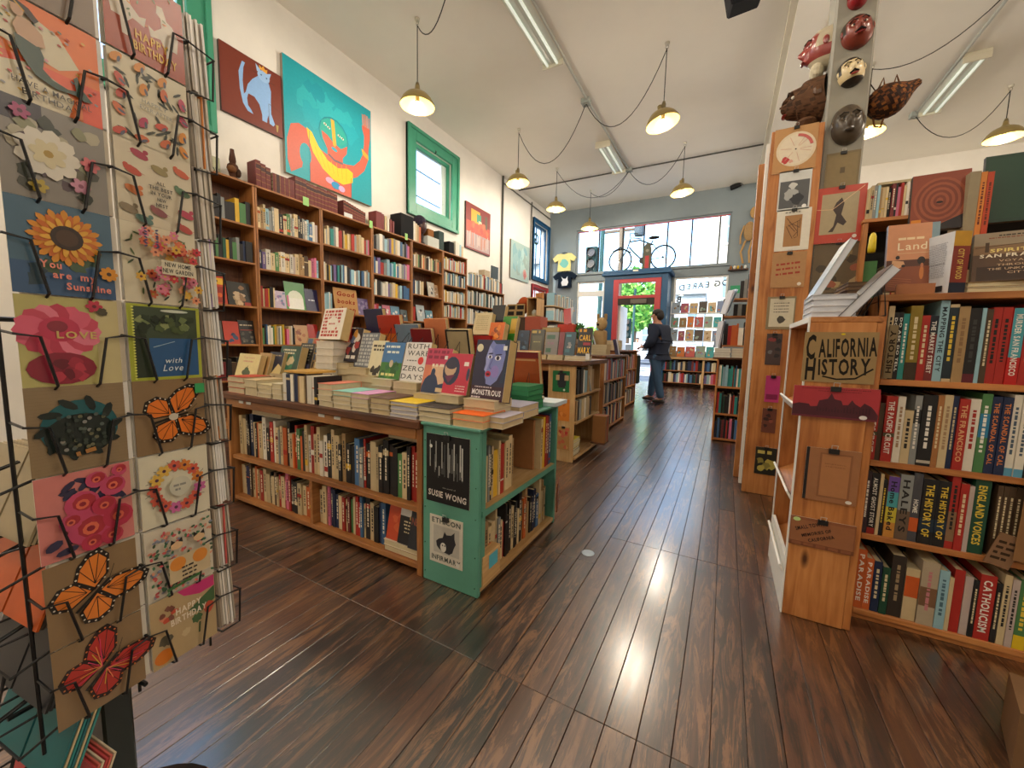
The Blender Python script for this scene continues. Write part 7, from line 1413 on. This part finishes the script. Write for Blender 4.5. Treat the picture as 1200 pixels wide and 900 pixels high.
bag = thing('tote_bag', 'dark bundle of tote bags hanging on the farthest aisle bookcase', 'bag', (-1.42, 7.42, .45))
for k in range(3): MB().box(-1.52+.05*k, -1.48+.05*k, 7.33, 7.55, .42-.03*k, .88, (0x55402c, 0x3a3a34, 0x2c3430)[k]).build('bag_panel', 'cloth', bag, bev=.012)
MB().tube([(-1.44, 7.38, .86), (-1.44, 7.40, .93), (-1.44, 7.46, .93), (-1.44, 7.48, .86)], .008, 0x3a3028).build('handle', 'cloth', bag)
# counter with boxes, plant and leaning books behind the second table
ct = thing('display_counter', 'long wooden counter with boxes and leaning books behind the second table', 'counter', (-2.6, 5.0, 0))
board(ct, 'counter_top', -4.0, -1.75, 4.95, 5.7, 1.0, 1.03, 'oak'); board(ct, 'front_panel', -3.98, -1.78, 5.0, 5.02, 0, 1.0, 'oak'); board(ct, 'side_panel', -1.80, -1.78, 5.0, 5.68, 0, 1.0, 'oak')
def block(name, label, l, r, yb, ty, Y, d, col, cat='box', mat='print', art=None, zb=1.031):
    a, c = ony(l, yb, Y), ony(r, yb, Y); zt_ = ony((l+r)/2, ty, Y).z; z0 = zb if zb is not None else a.z; mb = MB().box(a.x, c.x, Y, Y+d, z0, zt_, col)
    o = tag(mb.build(name, mat, bev=.004), label, cat)
    return o, (a.x, c.x, z0, zt_)
block('storage_box', 'red-brown box with ridges behind the dark row of books', 615, 633, 385, 371, 5.0, .25, 0xa8503a)
stacked(ony(635, 385, 5.0).x, ony(655, 385, 5.0).x, 5.0, 5.2, 1.031, 5, .045, [0x2a2624, 0x1f1d1c, 0xb89a60, 0xc8ac74, 0xb08a54], 'tan and black pile behind the grey titled book', 0xc0a878)
_, b_ = block('red_box', 'red box below the leaning red book on the counter', 653, 672, 395, 380, 5.05, .2, 0xb83a2c)
a = ony(661, 380, 5.1); leanbook('red book with white pages leaning on the red box', (a.x, 5.1, b_[3]+.002), (1, 0, 0), (-.3, .2, .93), .10, .22, .05, 0xb01f24)
cr = thing('wooden_crate', 'open wooden crate standing on its side on the counter', 'crate', ony(624, 371, 5.3))
a, c = ony(617, 371, 5.3), ony(630, 348, 5.3)
for nm, x0, x1, z0, z1 in (('crate_base', a.x, c.x, a.z, a.z+.015), ('crate_top', a.x, c.x, c.z-.015, c.z), ('crate_side', a.x, a.x+.015, a.z, c.z), ('crate_side', c.x-.015, c.x, a.z, c.z)): board(cr, nm, x0, x1, 5.3, 5.55, z0, z1, 'pale')
board(cr, 'crate_back', a.x, c.x, 5.54, 5.55, a.z, c.z, 'dark'); 
MB().ball(((a.x+c.x)/2, 5.4, a.z+.06), (.05, .05, .05), 0xb0b0a4, 10, 6).build('contents', 'rough', cr)
block('riser_block', 'dark riser block carrying the crate on the counter', 600, 631, 385, 371.3, 5.28, .3, 0x4a3424)
p = ony(610, 357, 5.3); t_ = thing('knit_cap', 'round orange-brown cap on the lettered cardboard sign', 'cap', p)
MB().ball((p.x, 5.42, p.z+.0), (.10, .10, .13), 0xa04a28, 14, 10).build('crown', 'cloth', t_, smooth=True); MB().lathe([(.10, -.02), (.115, -.02), (.115, .03), (.10, .03)], 0x8a3c20, 16, (p.x, 5.42, p.z)).build('cuff', 'cloth', t_)
a, c = ony(594, 372, 5.27), ony(615, 356, 5.27); poster('cardboard_sign', 'kraft cardboard sign with crowded black lettering on the counter', 'sign', (a.x, 5.27, a.z), (1, 0, 0), (0, .05, 1), c.x-a.x, c.z-a.z, lambda m, w, h: [marks(m, .5*w, (.75-.45*i)*h, .3*h, .88*w, 0x231d18) for i in range(2)], .006, 0xa08458, False, 'matte')
wc = thing('bookcase', 'narrow pine bookcase beside the corner window', 'bookcase', (-3.6, 7.6, 0))
a, c = ony(626, 400, 7.6), ony(637, 343, 7.6); board(wc, 'side_panel', a.x, c.x, 7.6, 7.63, 0, c.z, 'pine')
d_ = ony(656, 343, 8.6); board(wc, 'back_panel', c.x-.02, c.x, 7.63, 8.9, 0, c.z, 'dark', 0)
for z in (1.2, 1.55, 1.86): board(wc, 'shelf', c.x, c.x+.24, 7.63, 8.9, z-.02, z, 'pale'); row('lwscbwls'*5, (c.x+.22, 7.65, z), Un, Nn, 1.2, (.2, .28), (.15, .2), 'window case', False)
pl = thing('potted_plant', 'small bushy green plant in a pale pot on the counter', 'plant', ony(679, 385, 5.2))
p = ony(679, 384, 5.2); MB().lathe([(0, 0), (.05, 0), (.065, .09), (.055, .09), (.05, .08), (0, .08)], 0xb8a890, 16, (p.x, p.y, 1.031)).build('pot', 'matte', pl, smooth=True)
mb = MB(); leaves(mb, (p.x, p.y, 1.24), (.085, .085, .11), 260, (0x3f7a34, 0x558a3c, 0x2f6428), .03); tag(mb.build('foliage', 'leaf', pl), kind='stuff'); MB().tube([(p.x, p.y, 1.10), (p.x, p.y, 1.2)], .006, 0x4a6a30).build('stem', 'matte', pl)
for k in range(5):
    a = ony(683+3*k, 400, 4.98); leanbook('pale blue book leaning on the counter, %s from the plant' % ORD[k+1], (a.x, 4.98+.02*k, 1.031), (.35, -.94, 0), (-.3, -.1, .95), .15, .22-.008*k, .014, (0x9ab4c4, 0xb8ccd4, 0x86a4b8, 0xc4d4d8, 0x7a9ab0)[k])
kf = thing('paper_figure', 'kraft paper animal figure sitting at the counter end', 'figure', ony(702, 390, 5.0))
p = ony(702, 390, 5.0); MB().box(p.x-.08, p.x+.08, 5.0, 5.12, 1.031, 1.24, 0xa98a60).build('torso', 'matte', kf, bev=.02); MB().ball((p.x+.02, 5.03, 1.32), (.075, .07, .085), 0xb09468, 10, 8).build('head', 'matte', kf)
for s in (-1, 1): MB().box(p.x+.02+s*.05-.02, p.x+.02+s*.05+.02, 5.02, 5.04, 1.37, 1.45, 0x96784c).build('ear', 'matte', kf, bev=.008)
MB().ball((p.x-.01, 4.965, 1.31), .018, 0x1c1816, 8, 6).build('nose', 'matte', kf)
a = ony(701, 405, 4.5); leanbook('pale blue thin book leaning on the first aisle bookcase', (-1.45, 4.55, .927), (.5, -.86, 0), (-.25, -.1, .95), .16, .24, .014, 0xa8c0cc)
leanbook('dark blue book standing on the first aisle bookcase', (-1.28, 5.2, .927), (.5, -.86, 0), (-.2, -.1, .97), .15, .2, .02, 0x2f4a78)
stacked(-1.5, -1.28, 4.75, 4.95, .926, 4, .03, 0xb8a888, 'pile on the first aisle bookcase')
stacked(-1.68, -1.45, 6.1, 6.3, .976, 5, .03, 0xa8a49c, 'pile on the farthest aisle bookcase')
# ================================================================== RIGHT SIDE BEYOND THE PILLAR CASE
rs = thing('bookcase', 'small dark bookcase of teal and red spines beyond the tall case', 'bookcase', (.05, 4.9, 0))
zs = [ony(850, y, 4.9).z for y in (517, 485, 453)]
board(rs, 'side_panel', -.075, -.055, 4.9, 5.2, 0, .92, 'pine'); board(rs, 'side_panel', .30, .32, 4.9, 5.2, 0, .92, 'pine'); board(rs, 'top', -.12, .34, 4.88, 5.2, .92, .94, 'dark'); board(rs, 'back_panel', -.055, .30, 5.19, 5.2, 0, .92, 'dark', 0)
for z, cd in zip((.03, zs[1], zs[2]), ('nkbkmkrkp', 'rekGkkwrk', 'welleereb')):
    board(rs, 'shelf', -.055, .30, 4.9, 5.19, z-.02, z, 'pine'); row(cd*2, (-.05, 4.93, z), Ux, Ny, .345, (.19, .24), (.15, .2), 'small', False)
stacked(-.11, .05, 4.9, 5.08, .9405, 4, .026, [0xd8d4c8, 0x6a4a3c, 0xd0c8b8, 0xc8c4bc], 'white pile on the small dark bookcase', 0xdcd8cc); stacked(.06, .30, 4.9, 5.08, .9405, 4, .026, [0xc8b890, 0xd8d4c8, 0x8a3a30, 0xd8d0bc], 'mixed pile on the small dark bookcase', 0xd8d0bc)
up = thing('bookcase', 'upper shelf unit with orange and black spines above the small bookcase', 'bookcase', (.1, 5.25, 0))
board(up, 'side_panel', -.06, -.04, 5.25, 5.5, 0, 1.62, 'dark'); board(up, 'side_panel', .34, .36, 5.25, 5.5, 0, 1.62, 'dark'); 
for z in (1.08, 1.42, 1.62): board(up, 'shelf', -.04, .34, 5.25, 5.5, z-.02, z, 'pine')
row('kroowkkwsk', (-.035, 5.27, 1.08), Ux, Ny, .37, (.2, .27), (.15, .2), 'upper', False); row('kskyywkr', (.05, 5.27, 1.42), Ux, Ny, .28, (.12, .17), (.1, .15), 'upper', False); row('kskmts', (.1, 5.3, 1.622), Ux, Ny, .2, (.2, .3), (.1, .15), 'upper', False)
leanbook('pale blue book tilted toward the doorway on the upper shelf unit', (-.09, 5.2, 1.44), (.4, -.9, 0), (.35, 0, .93), .2, .28, .02, 0xa8b8c8)
leanbook('blue grey book standing on edge below the tilted one', (-.13, 5.1, 1.05), (.3, -.95, 0), (.15, 0, .98), .2, .30, .02, 0x5a6a80)
# window display to the right of the door
wl = thing('bookcase', 'low bookcase under the lettered display window', 'bookcase', (-.85, 11.25, 0))
board(wl, 'end_panel', -1.62, -1.6, 11.2, 11.5, 0, .72, 'pine'); board(wl, 'end_post', -.50, -.45, 11.18, 11.5, 0, .72, 'pale'); board(wl, 'end_panel', .0, .02, 11.2, 11.5, 0, .72, 'pine'); board(wl, 'top', -1.65, .1, 11.15, 11.78, .74, .79, 'pale'); board(wl, 'back_panel', -1.6, 0, 11.48, 11.5, 0, .72, 'dark', 0)
for z, cd in ((.12, 'nbkGmkwcnvlwprvwl'), (.44, 'nnmbrkkGgnbkwcnck')): board(wl, 'shelf', -1.6, 0, 11.2, 11.48, z-.02, z, 'pine'); row(cd*2, (-1.58, 11.22, z), Ux, Ny, 1.57, (.2, .27), (.15, .2), 'window', False)
wr = thing('window_rack', 'white tiered rack of face-out books in the lettered window', 'rack', (-.7, 11.6, .8))
tiers = [(.80, 402, 415), (1.24, 381, 395), (1.60, 362, 377), (1.98, 340, 355)]
PC = [0x8a6a3c, 0xc06a28, 0xb0504c, 0x8a9a8c, 0x3c98a0, 0x8a98a4, 0x9a4a5c, 0xb89a6a, 0x4a4038, 0xc0a888, 0x7a88a8, 0x6a8a7a]
k = 0
for ti, (z, y0, y1) in enumerate(tiers):
    if ti: board(wr, 'tier', -1.4, -.08, 11.52, 11.70, z-.025, z-.005, 'edge_white')
    x = -1.36; nth = 0
    while x < -.25:
        nth += 1; w = random.uniform(.15, .24); h = random.uniform(.26, .31); c = PC[k % 12]; M = frame((x, 11.54, z), (1, 0, 0), (0, .2, .98)); mb = MB().box(0, w, 0, h, -.015, 0, 0x8a8478); A_plain(c, ('b', 5, .25, .2, .75, .75, .14, (PC[(k+3) % 12], PC[(k+7) % 12], c)))(mb, w, h)
        tag(mb.build('display_book', 'print', None, M), 'face-out book, %s on the %s tier of the window rack' % (ordn(nth), ('lowest', 'second', 'third', 'top')[ti]), 'book', 'books in the window rack'); x += w+.02; k += 1
for x in (-1.4, -.1): board(wr, 'upright', x, x+.02, 11.6, 11.64, .79, 2.3, 'edge_white')
# pier decorations
sk = thing('skeleton_puppet', 'tan paper skeleton hanging on the grey pier by the windows', 'decoration', (.28, 11.7, 3.2))
c = ony(878, 262, 11.72); MB().ball((c.x+.12, 11.72, 4.45), (.12, .06, .15), 0xb08a58, 10, 8).build('skull', 'matte', sk); MB().ball((c.x+.02, 11.72, 4.0), (.13, .06, .24), 0x9a7c54, 10, 8).build('ribs', 'rough', sk)
for s in (-1, 1): MB().tube([(c.x+.02+s*.07, 11.72, 3.78), (c.x-.05+s*.09, 11.72, 3.5), (c.x+s*.07, 11.72, 3.22)], .025, 0xb08a58).build('leg', 'matte', sk); MB().tube([(c.x+.02+s*.12, 11.72, 4.15), (c.x+s*.17, 11.72, 3.9), (c.x-.04+s*.12, 11.72, 3.7)], .02, 0xb08a58).build('arm', 'matte', sk)
c = ony(864, 311, 11.7); sh = thing('pier_shelf', 'small dark shelf on the grey pier with little figures', 'shelf', c); board(sh, 'plank_shelf', c.x-.2, c.x+.25, 11.62, 11.8, c.z-.12, c.z-.1, 'dark')
for k in range(5): MB().ball((c.x-.14+.08*k, 11.7, c.z-.05), (.03, .03, .05), (0x8a5a30, 0xd8d0c0, 0xc8a030, 0x6a4a34, 0xd8d8d0)[k], 8, 6).build('little_figure', 'matte', sh)
c = ony(866, 339, 11.79); tag(MB().box(c.x-.2, c.x+.24, 11.785, 11.795, c.z-.1, c.z+.1, 0x1f8a5c).build('notice', 'print'), 'green notice board on the grey pier', 'notice')
# ================================================================== T-SHIRTS
def shirt(l, r, ty, by, Y, col, art, label):
    a, c = ony(l, by, Y), ony(r, ty, Y); w, h = c.x-a.x, c.z-a.z
    pts = [(.22, 0), (.24, .62), (.10, .52), (0, .74), (.20, .98), (.36, 1.0), (.5, .94), (.64, 1.0), (.80, .98), (1, .74), (.90, .52), (.76, .62), (.78, 0)]
    n = len(pts); mb = MB(); vs = [(x*w, y*h, .0) for x, y in pts]+[(x*w, y*h, .05) for x, y in pts]; mb.add(vs, [tuple(range(n))[::-1] if False else tuple(reversed(range(n))), tuple(range(n, 2*n))]+[(i, (i+1) % n, (i+1) % n+n, i+n) for i in range(n)], col); mb.z = .0505; art(mb, w, h)
    t_ = thing('t_shirt', label, 'shirt', M=frame((a.x, Y, a.z), (1, 0, 0), (0, 0, 1))); mb.build('garment', 'cloth', t_, WM[t_.name]); MB().tube([(.36*w, h, .025), (.5*w, h*1.06, .025), (.64*w, h, .025)], .01, 0x2a2a2a).build('hanger', 'matte', t_, WM[t_.name])
shirt(648, 676, 296, 319, 11.74, 0xd8cc8a, lambda m, w, h: m.blob(.5*w, .42*h, .17*w, 0x7ab8ac, 12, .2), 'pale yellow t-shirt with a teal print hung on the pier')
shirt(648, 677, 318, 338, 11.72, 0x17202c, lambda m, w, h: (m.pol(S([(.40, .12), (.36, .34), (.42, .48), (.36, .72), (.44, .58), (.54, .56), (.62, .72), (.62, .50), (.66, .34), (.60, .12)], w, h), 0xd8d8d8)), 'black t-shirt with a white dog print hung below the yellow one')
# ================================================================== BICYCLE ON THE DOOR SURROUND
bz = pz+.151; by_ = 11.35
xf, xr = ony(727, 300, by_).x, ony(777, 300, by_).x
bk_ = thing('bicycle', 'old dark bicycle standing on top of the blue door surround', 'bicycle', ((xf+xr)/2, by_, bz))
def wheel(x, r):
    MB().tube([(x+r*math.cos(a), by_, bz+r+r*math.sin(a)) for a in [i*6.2832/28 for i in range(28)]], .022, 0x1d1d1f, 6, closed=True).build('tire', 'matte', bk_)
    mb = MB()
    for i in range(14): a = i*6.2832/14; mb.tube([(x, by_, bz+r), (x+(r-.02)*math.cos(a), by_, bz+r+(r-.02)*math.sin(a))], .003, 0x55585a, 3)
    tag(mb.build('spokes', 'steel', bk_), kind='stuff'); MB().tube([(x, by_-.05, bz+r), (x, by_+.05, bz+r)], .025, 0x3a3a3c, 8).build('hub', 'steel', bk_)
r_ = .31; wheel(xf, r_); wheel(xr, r_); zc = bz+r_
bbx, bbz = xf+.62, bz+.26; stx, stz = xr-.28, bz+.78; hdx, hdz = xf+.24, bz+.80
MB().tube([(hdx, by_, hdz), (hdx+.28, by_, bz+.82), (stx-.12, by_, bz+.72), (stx, by_, stz-.12)], .02, 0x22343c, 7).tube([(hdx-.01, by_, hdz-.14), (bbx-.25, by_, bz+.50), (bbx, by_, bbz)], .02, 0x22343c, 7).tube([(bbx, by_, bbz), (stx, by_, stz)], .018, 0x22343c, 7).tube([(bbx, by_, bbz), (xr, by_, zc), (stx, by_, stz-.1)], .013, 0x22343c, 6).build('frame', 'gloss', bk_)
MB().tube([(hdx+.02, by_, hdz+.08), (hdx-.06, by_, hdz-.2), (xf, by_, zc)], .018, 0x22343c, 6).build('fork', 'gloss', bk_)
MB().tube([(hdx+.28, by_-.28, hdz+.12), (hdx+.05, by_-.24, hdz+.16), (hdx+.02, by_, hdz+.10), (hdx+.05, by_+.24, hdz+.16), (hdx+.28, by_+.28, hdz+.12)], .014, 0x2a2a2c, 6).build('handlebar', 'steel', bk_)
MB().ball((stx+.02, by_, stz+.07), (.15, .09, .04), 0x1c1a1a, 12, 6).build('saddle', 'matte', bk_, smooth=True)
MB().lathe([(0, -.01), (.09, -.01), (.09, .01), (0, .01)], 0x3a3a3a, 16, (bbx, by_-.04, bbz), Matrix.Rotation(math.pi/2, 3, 'X')).build('chainring', 'steel', bk_)
MB().tube([(xf-.22, by_, zc+.26), (xf, by_, zc+.36), (xf+.28, by_, zc+.2)], .02, 0x22343c, 5).build('mudguard', 'gloss', bk_)
a, c = ony(753, 314, 11.15), ony(764, 284, 11.15); w, h = c.x-a.x, c.z-bz
sg = thing('arched_sign', 'small arched dark board with a red base before the bicycle', 'sign', (a.x, 11.12, bz)); pts = [(0, 0), (w, 0), (w, h*.75), (w*.85, h*.92), (w*.5, h), (w*.15, h*.92), (0, h*.75)]; n = len(pts)
mb = MB(); M = frame((a.x, 11.14, bz), (1, 0, 0), (0, 0, 1)); mb.add([(x, y, -.03) for x, y in pts]+[(x, y, 0) for x, y in pts], [tuple(reversed(range(n))), tuple(range(n, 2*n))]+[(i, (i+1) % n, (i+1) % n+n, i+n) for i in range(n)], 0x4a4a3c); mb.z = .0005; mb.pol(S([(.25, .02), (.75, .02), (.75, .5), (.25, .5)], w, h), 0xa02c30); mb.ell(.5*w, .7*h, .22*w, .2*w, 0x7a786a); mb.build('sign_board', 'print', sg, M)
# ================================================================== PEOPLE
def solid(name, col, rough):
    m, t, b = newmat(name); n = N(t, 'ShaderNodeTexNoise', Scale=60, Detail=4); r = t.nodes.new('ShaderNodeValToRGB'); c = lin(col); r.color_ramp.elements[0].color = (*[x*.8 for x in c], 1); r.color_ramp.elements[1].color = (*[min(1, x*1.15) for x in c], 1)
    t.links.new(n.outputs['Fac'], r.inputs[0]); t.links.new(r.outputs[0], b.inputs['Base Color']); b.inputs['Roughness'].default_value = rough
for nm, c, r in (('skin', 0xb98468, .55), ('navy_knit', 0x20283c, .95), ('denim', 0x34506e, .9), ('hair_dark', 0x1d1715, .7), ('shoe_dark', 0x2a2422, .6), ('white_knit', 0xe0d8d4, .9), ('khaki', 0x8a8478, .9)): solid(nm, c, r)
def skinned(name, verts, edges, rad, mat, parent, M, root=0, sub=2):
    me = bpy.data.meshes.new(name); me.from_pydata(verts, edges, []); me.materials.append(MATS[mat]); o = link(name, me, parent, M)
    sk_ = o.modifiers.new('skin', 'SKIN'); sk_.use_smooth_shade = True
    if not me.skin_vertices: 
        pass
    for i, sv in enumerate(me.skin_vertices[0].data):
        r_ = rad[i]; sv.radius = r_ if isinstance(r_, tuple) else (r_, r_); sv.use_root = (i == root)
    ss = o.modifiers.new('sub', 'SUBSURF'); ss.levels = ss.render_levels = sub
    return o
def person(label, loc, fwd, cols, H_=1.70, stride=.17):
    top, leg = cols; f = Vector((fwd[0], fwd[1], 0)).normalized(); M = frame(loc, f, (-f.y, f.x, 0), (0, 0, 1)) @ Matrix.Scale(H_/1.70, 4)
    P = thing('person', label, 'person', M=M)
    V, E, R = [], [], []
    def j(p, r, par=None):
        V.append(p); R.append(r); k = len(V)-1
        if par is not None: E.append((par, k))
        return k
    pel = j((0, 0, .93), .125); wa = j((.0, 0, 1.08), .115, pel); ch = j((.0, 0, 1.28), .13, wa); nk0 = j((.02, 0, 1.42), .075, ch); nk = j((.05, 0, 1.48), .055, nk0); hd0 = j((.075, 0, 1.55), (.075, .08), nk); hd1 = j((.09, 0, 1.62), (.078, .092), hd0); hd2 = j((.085, 0, 1.665), (.06, .07), hd1)
    wr_ = []
    for s in (-1, 1):
        sh_ = j((-.01, s*.17, 1.37), .062, ch); el = j((-.01, s*.25, 1.11), .046, sh_); w_ = j((.20, s*.16, 1.02), .030, el); pm = j((.27, s*.13, 1.02), (.036, .018), w_)
        for q in range(4):
            y = s*(.13-.026+.017*q); k1 = j((.315+.006*(q in (1, 2)), y, 1.012), .0095, pm); k2 = j((.345+.008*(q in (1, 2)), y, .995), .0085, k1); j((.352, y, .972), .007, k2)
        t1 = j((.275, s*.095, 1.035), .011, w_); j((.31, s*.085, 1.035), .009, t1)
        hp = j((.0, s*.085, .86), .092, pel); fx = stride*s*-1; kn = j((fx*.55+.03, s*.095, .49), .062, hp); an = j((fx, s*.10, .09), .042, kn); j((fx+.13, s*.105, .035), (.045, .032), an)
    skinned('body', V, E, R, 'skin', P, M)
    v = [(0, 0, .90), (0, 0, .98), (0, 0, 1.10), (0, 0, 1.28), (.01, 0, 1.42)]; e = [(0, 1), (1, 2), (2, 3), (3, 4)]; r = [.172, .178, .18, .19, .10]
    for s in (-1, 1): k = len(v); v += [(-.01, s*.18, 1.37), (-.01, s*.255, 1.11), (.19, s*.165, 1.02)]; e += [(3, k), (k, k+1), (k+1, k+2)]; r += [.10, .082, .056]
    skinned('sweater', v, e, r, top, P, M, 1)
    v = [(0, 0, 1.0), (0, 0, .88)]; e = [(0, 1)]; r = [.16, .165]
    for s in (-1, 1): k = len(v); fx = stride*s*-1; v += [(0, s*.09, .80), (fx*.55+.03, s*.095, .49), (fx+.0, s*.10, .08)]; e += [(1, k), (k, k+1), (k+1, k+2)]; r += [.105, .082, .068]
    skinned('jeans', v, e, r, leg, P, M, 1)
    for s in (-1, 1): fx = stride*s*-1; skinned('shoe', [(fx-.07, s*.10, .045), (fx+.06, s*.105, .045), (fx+.17, s*.107, .035)], [(0, 1), (1, 2)], [(.045, .045), (.05, .045), (.042, .03)], 'shoe_dark', P, M, 1)
    MB().ball((.06, 0, 1.655), (.105, .095, .075), 0x1d1715, 14, 8).ball((.0, 0, 1.60), (.06, .085, .085), 0x1d1715, 12, 8).build('hair', 'hair_dark', P, M, smooth=True)
    MB().ball((.185, 0, 1.585), (.02, .014, .02), 0xffffff, 8, 6).build('nose', 'skin', P, M, smooth=True)
    for s in (-1, 1): MB().ball((.085, s*.083, 1.60), (.022, .012, .034), 0xffffff, 8, 6).build('ear', 'skin', P, M, smooth=True); MB().ball((.165, s*.035, 1.61), (.008, .013, .008), 0x1d1715, 8, 5).build('eye', 'hair_dark', P, M)
    MB().ball((.172, 0, 1.55), (.008, .025, .006), 0x7a3a34, 8, 5).build('mouth', 'shoe_dark', P, M)
    return P
person('man in a navy sweater and jeans standing in the aisle looking down', (-1.10, 7.71, 0), (-.92, .38), ('navy_knit', 'denim'), 1.72)
p = onz(746, 415, -.1); person('distant pedestrian in a white top outside the doorway', (ony(746, 412, 22).x, 22, -.12), (.3, -.95), ('white_knit', 'khaki'), 1.65, .1)
# ================================================================== THE REST OF THE SHELVED BOOKS
tag(STUFF.build('shelved_books', 'print', local=True), 'many smaller books packed on the farther shelves', 'books', None, 'stuff')
